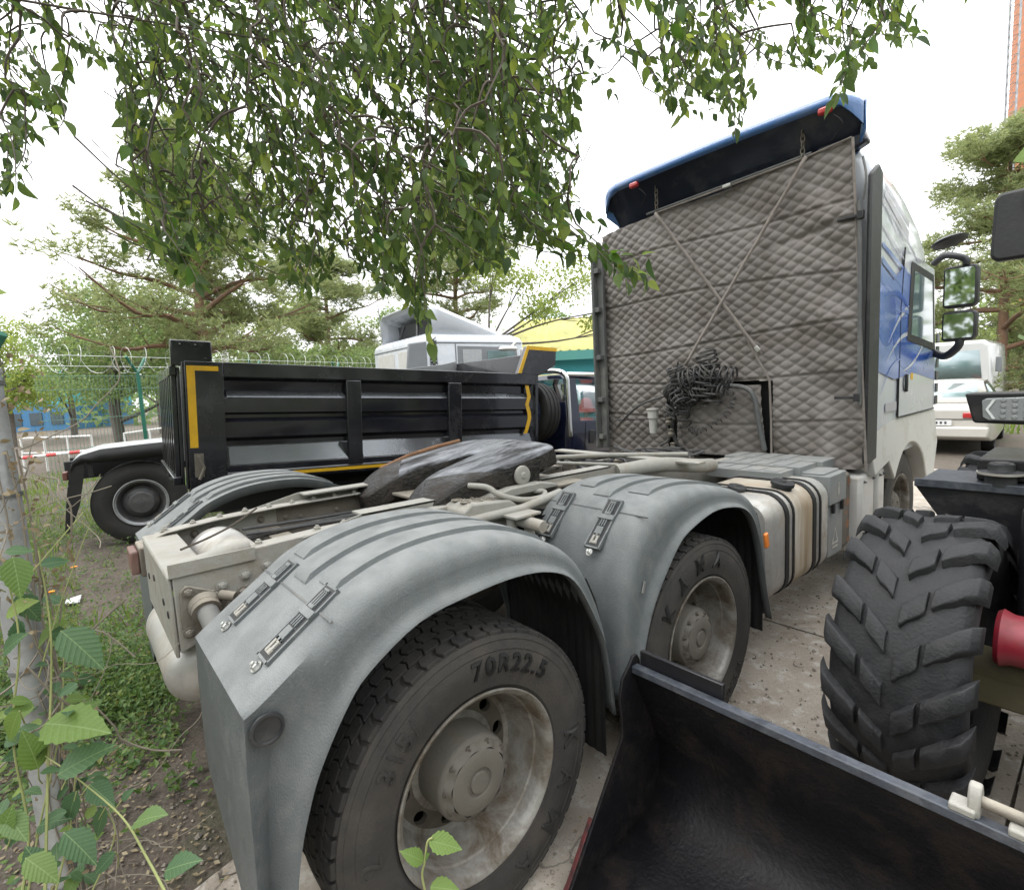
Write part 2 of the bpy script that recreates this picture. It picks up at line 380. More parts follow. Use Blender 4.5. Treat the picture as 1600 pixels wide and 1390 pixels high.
# ------------------------------------------------------------------ geometry helpers
class MB:
    """collects shapes; build() links them as one mesh object"""
    def __init__(self):
        self.v, self.f, self.mi = [], [], []

    def add(self, vs, fs, mi=0, M=None):
        o = len(self.v)
        for p in vs:
            p = Vector(p)
            self.v.append(M @ p if M else p)
        for f in fs:
            self.f.append([i+o for i in f])
            self.mi.append(mi)
        return self

    def box(self, c, s, rot=None, mi=0):
        x, y, z = s[0]/2, s[1]/2, s[2]/2
        M = Matrix.Translation(Vector(c))
        if rot is not None:
            M = M @ (rot.to_matrix().to_4x4() if isinstance(rot, Euler) else rot.to_4x4())
        vs = [(-x, -y, -z), (x, -y, -z), (x, y, -z), (-x, y, -z), (-x, -y, z), (x, -y, z), (x, y, z), (-x, y, z)]
        fs = [(0, 3, 2, 1), (4, 5, 6, 7), (0, 1, 5, 4), (1, 2, 6, 5), (2, 3, 7, 6), (3, 0, 4, 7)]
        return self.add(vs, fs, mi, M)

    def bx(self, x0, x1, y0, y1, z0, z1, mi=0):
        return self.box(((x0+x1)/2, (y0+y1)/2, (z0+z1)/2), (abs(x1-x0), abs(y1-y0), abs(z1-z0)), None, mi)

    def tube(self, path, r, n=8, caps=True, mi=0):
        path = [Vector(p) for p in path]
        k = len(path)
        rs = r if isinstance(r, (list, tuple)) else [r]*k
        vs, fs = [], []
        up = None
        for i, p in enumerate(path):
            t = (path[min(i+1, k-1)]-path[max(i-1, 0)])
            if t.length < 1e-9:
                t = Vector((0, 0, 1))
            t.normalize()
            if up is None:
                up = Vector((0, 0, 1)) if abs(t.z) < 0.9 else Vector((1, 0, 0))
            a = t.cross(up)
            if a.length < 1e-6:
                a = t.orthogonal()
            a.normalize()
            b = a.cross(t).normalized()
            up = b
            for j in range(n):
                an = 2*PI*j/n
                vs.append(p + rs[i]*(math.cos(an)*a + math.sin(an)*b))
        for i in range(k-1):
            for j in range(n):
                j2 = (j+1) % n
                fs.append((i*n+j, i*n+j2, (i+1)*n+j2, (i+1)*n+j))
        if caps:
            fs.append(tuple(range(n-1, -1, -1)))
            fs.append(tuple((k-1)*n+j for j in range(n)))
        return self.add(vs, fs, mi)

    def lathe(self, prof, org=(0, 0, 0), axis='x', n=48, mi=0, a0=0.0, a1=2*PI, M=None):
        """prof = [(along axis, radius)]; for axis x the angle runs from +z towards +y"""
        full = abs(a1-a0-2*PI) < 1e-6
        m = n if full else n+1
        vs, fs = [], []
        o = Vector(org)
        for a, r in prof:
            for j in range(m):
                t = a0+(a1-a0)*j/n
                s, c = math.sin(t)*r, math.cos(t)*r
                p = {'x': (a, s, c), 'y': (s, a, c), 'z': (s, c, a)}[axis]
                vs.append(o+Vector(p))
        for i in range(len(prof)-1):
            for j in range(n):
                j2 = (j+1) % m
                fs.append((i*m+j, i*m+j2, (i+1)*m+j2, (i+1)*m+j))
        return self.add(vs, fs, mi, M)

    def loft(self, rings, closed=True, caps=False, mi=0):
        n = len(rings[0])
        vs = [p for r in rings for p in r]
        fs = []
        for i in range(len(rings)-1):
            for j in range(n if closed else n-1):
                j2 = (j+1) % n
                fs.append((i*n+j, i*n+j2, (i+1)*n+j2, (i+1)*n+j))
        if caps:
            fs.append(tuple(range(n-1, -1, -1)))
            fs.append(tuple((len(rings)-1)*n+j for j in range(n)))
        return self.add(vs, fs, mi)

    def prism(self, poly, fn, t0, t1, mi=0):
        """poly 2d points, fn(u, v, t) -> 3d"""
        n = len(poly)
        vs = [fn(u, v, t0) for u, v in poly]+[fn(u, v, t1) for u, v in poly]
        fs = [tuple(range(n-1, -1, -1)), tuple(range(n, 2*n))]
        for j in range(n):
            j2 = (j+1) % n
            fs.append((j, j2, n+j2, n+j))
        return self.add(vs, fs, mi)

    def mesh(self, name, mats, sharp=38, smooth=True):
        me = bpy.data.meshes.new(name)
        me.from_pydata([tuple(p) for p in self.v], [], self.f)
        for m in (mats if isinstance(mats, (list, tuple)) else [mats]):
            me.materials.append(MATS[m])
        if any(self.mi):
            me.polygons.foreach_set('material_index', self.mi)
        bm = bmesh.new()
        bm.from_mesh(me)
        bmesh.ops.recalc_face_normals(bm, faces=bm.faces)
        bm.to_mesh(me)
        bm.free()
        if smooth:
            me.polygons.foreach_set('use_smooth', [True]*len(me.polygons))
            me.set_sharp_from_angle(angle=R(sharp))
        me.update()
        return me

    def build(self, name, mats, parent=None, bevel=0.0, solid=0.0, sharp=38, smooth=True, loc=None, seg=2):
        return place(name, self.mesh(name, mats, sharp, smooth), parent, loc, bevel=bevel, solid=solid, seg=seg)


def place(name, me, parent=None, loc=None, rot=None, scale=None, bevel=0.0, solid=0.0, seg=2):
    o = bpy.data.objects.new(name, me)
    COL.objects.link(o)
    if parent is not None:
        o.parent = parent
    if loc is not None:
        o.location = loc
    if rot is not None:
        o.rotation_euler = rot
    if scale is not None:
        o.scale = scale
    if solid:
        s = o.modifiers.new('solid', 'SOLIDIFY')
        s.thickness = abs(solid)
        s.offset = 1 if solid > 0 else -1
    if bevel:
        b = o.modifiers.new('bevel', 'BEVEL')
        b.width = bevel
        b.segments = seg
        b.limit_method = 'ANGLE'
        b.angle_limit = R(40)
        b.harden_normals = False
    return o

def tag(o, label=None, cat=None, group=None, kind=None):
    if label: o['label'] = label
    if cat: o['category'] = cat
    if group: o['group'] = group
    if kind: o['kind'] = kind
    return o

def thing(name, label, cat, loc=(0, 0, 0), rot=(0, 0, 0), group=None):
    o = bpy.data.objects.new(name, None)
    o.empty_display_size = 0.1
    COL.objects.link(o)
    o.location = loc
    o.rotation_euler = rot
    return tag(o, label, cat, group)

def holder(name, parent, loc=(0, 0, 0), rot=(0, 0, 0)):
    o = bpy.data.objects.new(name, None)
    o.empty_display_size = 0.1
    COL.objects.link(o)
    o.parent = parent
    o.location = loc
    o.rotation_euler = rot
    return o

def spline(pts, k=4):
    """Catmull-Rom through the points, k steps per span"""
    P_ = [Vector(p) for p in pts]
    out = []
    for i in range(len(P_)-1):
        p0, p1, p2, p3 = P_[max(i-1, 0)], P_[i], P_[i+1], P_[min(i+2, len(P_)-1)]
        for j in range(k):
            t = j/k
            out.append(0.5*((2*p1)+(p2-p0)*t+(2*p0-5*p1+4*p2-p3)*t*t+(3*p1-p0-3*p2+p3)*t**3))
    out.append(P_[-1])
    return out

def basis(t):
    t = Vector(t).normalized()
    up = Vector((0, 0, 1)) if abs(t.z) < 0.95 else Vector((1, 0, 0))
    a = t.cross(up).normalized()
    return a, a.cross(t).normalized(), t

def mesh_text(s, size, depth=0.003, spacing=1.0, bold=0.0):
    cu = bpy.data.curves.new('lettering', 'FONT')
    cu.body = s
    cu.size = size
    cu.extrude = depth
    cu.offset = bold
    cu.space_character = spacing
    cu.align_x = 'CENTER'
    cu.align_y = 'CENTER'
    cu.resolution_u = 3
    o = bpy.data.objects.new('lettering', cu)
    COL.objects.link(o)
    bpy.context.view_layer.update()
    me = bpy.data.meshes.new_from_object(o.evaluated_get(bpy.context.evaluated_depsgraph_get()))
    bpy.data.objects.remove(o)
    bpy.data.curves.remove(cu)
    return me

def leaf_geo(L, W, n=4, fold=0.25, curl=0.25, serr=0.0, tip=1.0):
    """leaf lying along +y from the origin, upper side +z"""
    vs, fs = [], []
    for i in range(n+1):
        t = i/n
        w = W*0.5*math.sin(PI*min(1, t**0.75))*(1-0.12*t) if 0 < i < n else 0.0
        if serr and 0 < i < n:
            w *= 1+(serr if i % 2 else -serr)
        y = L*t
        z = -curl*L*t*t
        if i == 0 or i == n:
            vs += [(0, y, z)]
        else:
            vs += [(-w, y-0.1*W*serr*(i % 2), z+fold*w), (0, y, z), (w, y-0.1*W*serr*(i % 2), z+fold*w)]
    fs += [(0, 2, 1), (0, 3, 2)]
    for i in range(n-2):
        a = 1+3*i
        fs += [(a, a+1, a+4, a+3), (a+1, a+2, a+5, a+4)]
    a = 1+3*(n-2)
    e = len(vs)-1
    fs += [(a, a+1, e), (a+1, a+2, e)]
    return vs, fs

def orient(d, up, pos, roll=0.0, s=1.0):
    """matrix taking +y to d and +z near up"""
    d = Vector(d).normalized()
    up = Vector(up)
    x = d.cross(up)
    if x.length < 1e-5:
        x = d.orthogonal()
    x.normalize()
    z = x.cross(d).normalized()
    M = Matrix((x, d, z)).transposed().to_4x4()
    if roll:
        M = M @ Matrix.Rotation(roll, 4, 'Y')
    return Matrix.Translation(Vector(pos)) @ M @ Matrix.Scale(s, 4)

def rnd(a, b):
    return random.uniform(a, b)

def rvec(s=1.0):
    while True:
        v = Vector((rnd(-1, 1), rnd(-1, 1), rnd(-1, 1)))
        if 0.01 < v.length < 1:
            return v*s

def hexbolt(r=0.016, h=0.012):
    """bolt head on a washer, pointing +x"""
    b = MB()
    b.lathe([(0, r*1.45), (0.003, r*1.45), (0.003, 0)], n=12)
    b.lathe([(0.003, r), (h, r), (h+0.002, r*0.8), (h+0.002, 0)], n=6)
    b.lathe([(h, r*0.55), (h+0.008, r*0.55), (h+0.009, 0)], n=8)
    return b

_bolts = {}
def bolt(parent, loc, direction, matn='frame_dusty', r=0.016, name='bolt', h=0.012):
    key = (matn, r, h)
    if key not in _bolts:
        _bolts[key] = hexbolt(r, h).mesh('bolt', matn)
    q = Vector(direction).to_track_quat('X', 'Z')
    return place(name, _bolts[key], parent, loc, q.to_euler())

# ------------------------------------------------------------------ ground
def ground_material():
    m = bpy.data.materials.new('ground_soil')
    MATS['ground_soil'] = m
    m.use_nodes = True
    nt = m.node_tree
    N, Lk = nt.nodes, nt.links
    b = N['Principled BSDF']
    tc = N.new('ShaderNodeTexCoord')
    def noise(scale, detail=8, rough=0.65):
        n = N.new('ShaderNodeTexNoise')
        n.inputs['Scale'].default_value = scale
        n.inputs['Detail'].default_value = detail
        n.inputs['Roughness'].default_value = rough
        Lk.new(tc.outputs['Object'], n.inputs['Vector'])
        return n.outputs['Fac']
    def ramp(v, lo, hi):
        r = N.new('ShaderNodeMapRange')
        r.inputs['From Min'].default_value = lo
        r.inputs['From Max'].default_value = hi
        Lk.new(v, r.inputs['Value'])
        return r.outputs['Result']
    def mixc(fac, c1, c2):
        x = N.new('ShaderNodeMixRGB')
        Lk.new(fac, x.inputs['Fac'])
        for k, c in (('Color1', c1), ('Color2', c2)):
            if isinstance(c, tuple):
                x.inputs[k].default_value = c+(1,)
            else:
                Lk.new(c, x.inputs[k])
        return x.outputs['Color']
    base = mixc(ramp(noise(3), 0.3, 0.7), (0.042, 0.032, 0.025), (0.10, 0.078, 0.060))
    fine = mixc(ramp(noise(45), 0.35, 0.7), base, (0.15, 0.125, 0.10))
    grass = mixc(ramp(noise(0.9), 0.56, 0.7), fine, (0.085, 0.095, 0.045))
    Lk.new(grass, b.inputs['Base Color'])
    b.inputs['Roughness'].default_value = 0.95
    bp = N.new('ShaderNodeBump')
    bp.inputs['Strength'].default_value = 0.9
    bp.inputs['Distance'].default_value = 0.03
    Lk.new(noise(28, 10, 0.75), bp.inputs['Height'])
    Lk.new(bp.outputs['Normal'], b.inputs['Normal'])

def concrete_material():
    m = bpy.data.materials.new('concrete')
    MATS['concrete'] = m
    m.use_nodes = True
    nt = m.node_tree
    N, Lk = nt.nodes, nt.links
    b = N['Principled BSDF']
    tc = N.new('ShaderNodeTexCoord')
    def noise(scale, detail=8, rough=0.65, dist=0.0):
        n = N.new('ShaderNodeTexNoise')
        n.inputs['Scale'].default_value = scale
        n.inputs['Detail'].default_value = detail
        n.inputs['Roughness'].default_value = rough
        n.inputs['Distortion'].default_value = dist
        Lk.new(tc.outputs['Object'], n.inputs['Vector'])
        return n.outputs['Fac']
    def ramp(v, lo, hi, a=0.0, z=1.0):
        r = N.new('ShaderNodeMapRange')
        r.inputs['From Min'].default_value = lo
        r.inputs['From Max'].default_value = hi
        r.inputs['To Min'].default_value = a
        r.inputs['To Max'].default_value = z
        Lk.new(v, r.inputs['Value'])
        return r.outputs['Result']
    def mixc(fac, c1, c2):
        x = N.new('ShaderNodeMixRGB')
        Lk.new(fac, x.inputs['Fac'])
        for k, c in (('Color1', c1), ('Color2', c2)):
            if isinstance(c, tuple):
                x.inputs[k].default_value = c+(1,)
            else:
                Lk.new(c, x.inputs[k])
        return x.outputs['Color']
    base = mixc(ramp(noise(2.2), 0.3, 0.7), (0.26, 0.22, 0.175), (0.37, 0.33, 0.28))
    spots = mixc(ramp(noise(9, 10, 0.7), 0.52, 0.62), base, (0.43, 0.40, 0.36))
    soil = mixc(ramp(noise(1.7, 10, 0.7, 0.6), 0.52, 0.68), spots, (0.17, 0.135, 0.10))
    stain = mixc(ramp(noise(0.8, 8, 0.6, 0.5), 0.6, 0.66, 0.0, 0.8), soil, (0.07, 0.06, 0.052))
    grit = mixc(ramp(noise(120, 4), 0.6, 0.68), stain, (0.09, 0.075, 0.06))
    vo = N.new('ShaderNodeTexVoronoi')
    vo.feature = 'DISTANCE_TO_EDGE'
    vo.inputs['Scale'].default_value = 0.55
    mp = N.new('ShaderNodeMixRGB'); mp.blend_type = 'ADD'
    mp.inputs['Fac'].default_value = 0.25
    nn = N.new('ShaderNodeTexNoise'); nn.inputs['Scale'].default_value = 4; nn.inputs['Detail'].default_value = 6
    Lk.new(tc.outputs['Object'], nn.inputs['Vector'])
    Lk.new(tc.outputs['Object'], mp.inputs['Color1'])
    Lk.new(nn.outputs['Color'], mp.inputs['Color2'])
    Lk.new(mp.outputs['Color'], vo.inputs['Vector'])
    crack = mixc(ramp(vo.outputs['Distance'], 0.0, 0.004, 0.7, 0.0), grit, (0.05, 0.042, 0.035))
    Lk.new(crack, b.inputs['Base Color'])
    b.inputs['Roughness'].default_value = 0.88
    bp = N.new('ShaderNodeBump')
    bp.inputs['Strength'].default_value = 0.5
    bp.inputs['Distance'].default_value = 0.012
    Lk.new(noise(35, 10, 0.75), bp.inputs['Height'])
    Lk.new(bp.outputs['Normal'], b.inputs['Normal'])

ground_material()
concrete_material()

def hfun(x, y):
    """gentle unevenness of the soil away from the vehicles"""
    w = max(0.0, min(1.0, (-x-0.2)/1.5))
    e = max(0.0, 1-((x+0.3)/0.9)**2-((y+0.75)/0.6)**2)
    return 0.07*e + w*(0.05*math.sin(x*1.7+y*0.8)+0.04*math.sin(y*2.3-x*0.6)-0.06) - 0.03

g = MB()
xs = [-400, -150, -60, -30]+[-20+0.5*i for i in range(0, 30)]+[-5+0.2*i for i in range(0, 31)]+[1.5, 2.5, 4, 7, 12, 25, 60, 150, 400]
ys = [-400, -100, -30, -12, -6]+[-4+0.2*i for i in range(0, 36)]+[3.5, 4.5, 6, 9, 14, 25, 60, 150, 400]
vs = [(x, y, hfun(x, y) if (-20 < x < 1.3 and -6 < y < 3.3) else -0.03) for y in ys for x in xs]
nx = len(xs)
fs = [(j*nx+i, j*nx+i+1, (j+1)*nx+i+1, (j+1)*nx+i) for j in range(len(ys)-1) for i in range(nx-1)]
g.add(vs, fs)
tag(g.build('ground', 'ground_soil', sharp=80), kind='structure')

pav = bpy.data.objects.new('concrete_pavement', None)
COL.objects.link(pav)
tag(pav, kind='structure')
for ix, (x0, x1) in enumerate(((0.3, 2.28), (2.295, 5.3), (5.315, 8.3))):
    for iy, (y0, y1) in enumerate(((-3.2, 2.78), (2.795, 6.4), (6.415, 10.4))):
        s = MB()
        n = 10
        # slightly broken outline
        def edge(a, b, k):
            return [a+(b-a)*i/n for i in range(n)]
        poly = [(x0+(x1-x0)*i/n, y0+rnd(-.006, .006)) for i in range(n)]+[(x1+rnd(-.006, .006), y0+(y1-y0)*i/n) for i in range(n)] \
            + [(x1-(x1-x0)*i/n, y1+rnd(-.006, .006)) for i in range(n)]+[(x0+(rnd(-.12, .12) if ix == 0 else rnd(-.006, .006)), y1-(y1-y0)*i/n) for i in range(n)]
        s.prism(poly, lambda u, v, t: (u, v, t), -0.12, rnd(-0.003, 0.0))
        s.build('slab', 'concrete', pav, smooth=False)

# ------------------------------------------------------------------ wheels of the heavy trucks
def disc_with_holes(r0, r1, x, n, hr, rh):
    """flat wheel disc between radii r0 and r1 with n round hand holes"""
    b = MB()
    k = 6
    for s in range(n):
        a0, a1 = 2*PI*s/n, 2*PI*(s+1)/n
        am = (a0+a1)/2
        outer = []
        for i in range(k): outer.append((r1, a0+(a1-a0)*i/k))
        for i in range(k): outer.append((r1+(r0-r1)*i/k, a1))
        for i in range(k): outer.append((r0, a1+(a0-a1)*i/k))
        for i in range(k): outer.append((r0+(r1-r0)*i/k, a0))
        O = [Vector((x, r*math.sin(a), r*math.cos(a))) for r, a in outer]
        c = Vector((x, rh*math.sin(am), rh*math.cos(am)))
        er = Vector((0, math.sin(am), math.cos(am)))
        et = Vector((0, math.cos(am), -math.sin(am)))
        I, J = [], []
        for p in O:
            d = p-c
            a = math.atan2(d.dot(et), d.dot(er))
            q = c+hr*(math.cos(a)*er+math.sin(a)*et*1.25)
            I.append(q)
            J.append(q+Vector((-0.02, 0, 0)))
        b.loft([O, I, J])
    return b

def tread_mesh(R0, h, xw, rows, n):
    """worn lorry tread: staggered six-sided blocks"""
    b = MB()
    wrow = 2*xw/rows
    for r in range(rows):
        xa = -xw+r*wrow
        g_ = 0.005
        for k in range(n):
            off = 0.5 if r % 2 else 0.0
            t0 = 2*PI*(k+off)/n
            dt = 2*PI/n
            z = 0.16*dt
            sh = r in (0, rows-1)
            sg = 1 if r % 2 else -1
            x0, x1 = xa+g_*0.6, xa+wrow-g_*0.6
            gap = 0.055*dt if not sh else 0.11*dt
            j = rnd(-.03, .03)*dt
            poly = [(x0, t0+gap+j), ((x0+x1)/2, t0+gap+z*sg), (x1, t0+gap+j), (x1, t0+dt-gap), ((x0+x1)/2, t0+dt-gap+z*sg), (x0, t0+dt-gap)]
            vs = []
            cx, ct = (x0+x1)/2, t0+dt/2
            for q, (rr, kx, kt) in enumerate(((R0-0.01, 1.04, 1.04), (R0+h-.002, 1, 1), (R0+h, .93, .94))):
                for (x, t) in poly:
                    x_, t_ = cx+(x-cx)*kx, ct+(t-ct)*kt
                    drop = 0.012*max(0, abs(x_)/xw-0.55)**1.2
                    rad = rr-drop
                    vs.append((x_, rad*math.sin(t_), rad*math.cos(t_)))
            fs = [tuple(range(12, 18))]
            for l in range(2):
                for i in range(6):
                    i2 = (i+1) % 6
                    fs.append((l*6+i, l*6+i2, (l+1)*6+i2, (l+1)*6+i))
            b.add(vs, fs)
    return b

def tyre_carcass(w, R0, rb):
    """carcass about x=0, outer side +x"""
    b = MB()
    prof = []
    h = w/2
    side = [(h*0.78, rb-0.006), (h*0.86, rb+0.004), (h*0.93, rb+0.022), (h*0.945, rb+0.024), (h*0.95, rb+0.03), (h*1.0, rb+0.07), (h*1.015, rb+0.095), (h*1.0, rb+0.125),
            (h*0.975, R0-0.052), (h*0.985, R0-0.048), (h*0.975, R0-0.044), (h*0.93, R0-0.022), (h*0.94, R0-0.018), (h*0.90, R0-0.004), (h*0.7, R0), (0, R0+0.003)]
    prof = side+[(-a, r) for a, r in reversed(side[:-1])]
    b.lathe(prof, n=96)
    return b

RIMR = 0.296
tread_me = tread_mesh(0.484, 0.016, 0.134, 5, 52).mesh('tread', 'tread_rubber', sharp=30)
carcass_me = tyre_carcass(0.30, 0.486, RIMR).mesh('tyre', 'tyre_dusty', sharp=25)
carcass_me2 = tyre_carcass(0.30, 0.486, RIMR).mesh('tyre', 'tyre_rubber', sharp=25)

def rim_mesh(deep=True):
    b = MB()
    if deep:
        b.lathe([(-0.012, 0.287), (-0.002, 0.298), (0.006, 0.304), (0.004, 0.309), (-0.004, 0.307), (0.006, 0.304)], n=96)
        b.lathe([(0.006, 0.304), (0.001, 0.294), (-0.012, 0.284), (-0.03, 0.28), (-0.055, 0.276), (-0.06, 0.270), (-0.10, 0.262), (-0.115, 0.256), (-0.15, 0.246), (-0.165, 0.238), (-0.172, 0.222)], n=96)
        b.lathe([(-0.172, 0.165), (-0.168, 0.155), (-0.165, 0.13)], n=96)
    else:
        b.lathe([(0.006, 0.304), (0.001, 0.294), (-0.03, 0.284), (-0.05, 0.262), (-0.02, 0.215), (0.035, 0.185), (0.045, 0.15), (0.045, 0.09)], n=64)
    return b

rim_me = rim_mesh().mesh('rim', 'rim_dusty')
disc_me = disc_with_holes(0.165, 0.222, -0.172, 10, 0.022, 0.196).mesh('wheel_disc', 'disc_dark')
def hub_mesh():
    b = MB()
    b.lathe([(-0.19, 0.155), (-0.168, 0.152), (-0.15, 0.143), (-0.045, 0.139), (-0.035, 0.136), (-0.03, 0.13), (-0.028, 0.126)], n=64)
    # scalloped end cap: between the bolts the face steps back
    ring0, ring1, ring2 = [], [], []
    for j in range(120):
        t = 2*PI*j/120
        s = 0.5+0.5*math.cos(t*10)
        ring0.append((-0.028, 0.126*math.sin(t), 0.126*math.cos(t)))
        r1 = 0.112+0.012*s
        ring1.append((-0.024+0.004*s, r1*math.sin(t), r1*math.cos(t)))
        r2 = 0.102+0.006*s
        ring2.append((-0.008, r2*math.sin(t), r2*math.cos(t)))
    b.loft([ring0, ring1, ring2])
    b.lathe([(-0.008, 0.104), (-0.003, 0.094), (-0.001, 0.052), (-0.002, 0.048), (-0.009, 0.045), (-0.009, 0.036), (-0.001, 0.033), (0.0, 0.0)], n=64)
    return b
hub_me = hub_mesh().mesh('hub', 'hub_dusty', sharp=50)

def letters_on_tyre(s, size, r, phi, x, name, parent, matn='tyre_letter', depth=0.003, spacing=1.0, bold=0.0):
    me = mesh_text(s, size, depth, spacing, bold)
    for v in me.vertices:
        a = phi+v.co.x/r
        rr = r+v.co.y
        bul = -0.9*(rr-0.392)**2/0.15
        v.co = Vector((x+bul+v.co.z, rr*math.sin(a), rr*math.cos(a)))
    me.materials.clear()
    me.materials.append(MATS[matn])
    return place(name, me, parent)

def lorry_wheel(parent, x, y, z, side=1, dual=True, carc=None, spin=0.0, detail=True):
    """x = outer rim plane"""
    w = holder('wheel', parent, (x, y, z), (0, 0, 0 if side > 0 else PI))
    place('tyre', carc or carcass_me, w, (-0.14, 0, 0))
    o = place('tread', tread_me, w, (-0.14, 0, 0), (spin, 0, 0)); tag(o, kind='stuff')
    place('rim', rim_me, w)
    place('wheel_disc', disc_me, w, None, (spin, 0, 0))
    place('hub', hub_me, w, (-0.018, 0, 0), (spin, 0, 0))
    if detail:
        for k in range(10):
            a = 2*PI*k/10+spin
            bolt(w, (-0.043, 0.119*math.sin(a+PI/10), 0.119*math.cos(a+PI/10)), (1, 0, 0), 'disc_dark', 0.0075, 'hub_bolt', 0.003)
    if dual:
        place('tyre', carcass_me2, w, (-0.475, 0, 0))
        o = place('tread', tread_me, w, (-0.475, 0, 0), (spin+0.03, 0, 0)); tag(o, kind='stuff')
    return w

# ------------------------------------------------------------------ the tractor unit
truck = thing('tractor_unit', 'dusty heavy tractor unit with empty fifth wheel, grey fenders and quilted cab back', 'truck')
TZ = 0.49
w1 = lorry_wheel(truck, 1.235, 0.0, TZ, 1, spin=0.12)
w2 = lorry_wheel(truck, 1.235, 1.35, TZ, 1, spin=0.3)
lorry_wheel(truck, -1.235, 0.0, TZ, -1, detail=False)
lorry_wheel(truck, -1.235, 1.35, TZ, -1, detail=False)
lorry_wheel(truck, 1.19, 4.82, TZ, 1, dual=False, spin=0.2)
lorry_wheel(truck, -1.19, 4.82, TZ, -1, dual=False, detail=False)
letters_on_tyre('70R22.5', 0.082, 0.393, R(20), 0.0165, 'lettering', w1, spacing=1.25, bold=0.0012)
letters_on_tyre('315/', 0.080, 0.393, R(-47), 0.0155, 'lettering', w1, 'tyre_rubber', spacing=1.2, bold=0.001)
for k_, c_ in enumerate('KAMA'):
    letters_on_tyre(c_, 0.105, 0.392, R(92+22*k_), 0.0180, 'letter', w1, 'tyre_rubber', bold=0.002)
letters_on_tyre('2', 0.10, 0.39, R(-92), 0.0130, 'lettering', w1, 'tyre_dusty', spacing=1.2)
for k_, c_ in enumerate('KAMA'):
    letters_on_tyre(c_, 0.105, 0.39, R(-54+23*k_), 0.0185, 'letter', w2, bold=0.003)
letters_on_tyre('315/70R22.5', 0.07, 0.395, R(150), 0.0135, 'lettering', w2, 'tyre_dusty')

# --- fenders
def fender(T, Lp, name, side=1, ribs=(), xin0=0.64, crisp=0):
    def lin(pts):
        P_ = [Vector((0, a, c)) for a, c in pts]
        out = []
        for p, q in zip(P_, P_[1:]):
            out += [p.lerp(q, j/4) for j in range(4)]
        return out
    T = (lin(T[:crisp+1]) if crisp else [])+spline([(0, a, b) for a, b in T[crisp:]], 4)
    Lp = spline([(0, a, b) for a, b in Lp], 4)
    rings = []
    for i_, (t, l) in enumerate(zip(T, Lp)):
        d = (l-t)
        w_ = max(0.0, min(1.0, (crisp*4+8-i_)/8.0)) if crisp else 0.0
        xin = xin0+(max(0, .62-t.z)*1.3 if (crisp and i_ < 8) else 0)
        def mx(k): return t+d*k
        q = [(xin, t-Vector((0, 0, .0))+d.normalized()*0.05), (xin, t), (1.02, t), (1.15+.052*w_, t), (1.185+.022*w_, mx(.03-.015*w_)), (1.212-.002*w_, mx(.12-.08*w_)), (1.228-.03*w_, mx(.28)),
             (1.234-.05*w_, mx(.5)), (1.238-.02*w_, mx(.72)), (1.246, mx(.86)), (1.258, mx(.93)), (1.262, mx(1.0)), (1.25, mx(1.02)), (1.225, mx(1.015))]
        rings.append([(side*x, p.y, p.z) for x, p in q])
    b = MB()
    b.loft(rings, closed=False)
    o = b.build(name, 'fender_plastic', truck, solid=-0.006, sharp=34)
    for (x0, x1, s0, s1) in ribs:
        i0, i1 = int(s0*(len(T)-1)), int(s1*(len(T)-1))
        rr = []
        for i in range(i0, i1+1):
            t = T[i]
            tn = (T[min(i+1, len(T)-1)]-T[max(i-1, 0)]).normalized()
            nrm = Vector((0, -tn.z, tn.y))
            if nrm.z < 0: nrm = -nrm
            e = 0.3 if i in (i0, i1) else 1.0
            hh = 0.015*e
            rr.append([(side*x0, *(t+nrm*-.004)[1:]), (side*(x0+.006), *(t+nrm*hh)[1:]), (side*(x1-.006), *(t+nrm*hh)[1:]), (side*x1, *(t+nrm*-.004)[1:])])
        rb = MB()
        rb.loft(rr, closed=False, caps=False)
        rb.build('rib', 'fender_plastic', o, sharp=30)
    return o, T

T_REAR = [(-.655, .30), (-.664, .6), (-.66, .88), (-.655, 1.022), (-.60, 1.062), (-.45, 1.165), (-.35, 1.230), (-.2, 1.278), (-.02, 1.292), (.18, 1.272), (.385, 1.19), (.50, 1.09), (.59, .92), (.645, .70), (.652, .45)]
L_REAR = [(-.605, .30), (-.592, .5), (-.568, .65), (-.535, .76), (-.50, .842), (-.43, .955), (-.36, 1.03), (-.2, 1.115), (-.02, 1.14), (.16, 1.145), (.31, 1.12), (.426, 1.055), (.522, .90), (.596, .72), (.633, .45)]
T_FWD = [(.705, .45), (.725, .65), (.75, .85), (.795, 1.0), (.875, 1.13), (.98, 1.205), (1.12, 1.240), (1.25, 1.248), (1.4, 1.236), (1.6, 1.20), (1.78, 1.14), (1.93, 1.03), (2.01, .83), (2.05, .6), (2.07, .38)]
L_FWD = [(.79, .45), (.81, .58), (.845, .68), (.884, .776), (.94, .86), (1.007, .937), (1.09, 1.02), (1.178, 1.07), (1.384, 1.118), (1.56, 1.11), (1.70, 1.075), (1.8, 1.0), (1.88, .844), (1.957, .57), (2.022, .378)]
RIBS_R = [(.70, .80, .44, .70), (.845, .955, .40, .72), (1.0, 1.12, .42, .74)]
RIBS_F = [(.70, .80, .42, .68), (.845, .955, .38, .70), (1.0, 1.12, .42, .72)]
fr, TR = fender(T_REAR, L_REAR, 'rear_fender', 1, RIBS_R, crisp=3)
ff, TF = fender(T_FWD, L_FWD, 'front_fender', 1, RIBS_F)
fl, _ = fender(T_REAR, L_REAR, 'rear_fender', -1, RIBS_R, crisp=3)
fender(T_FWD, L_FWD, 'front_fender', -1, RIBS_F)

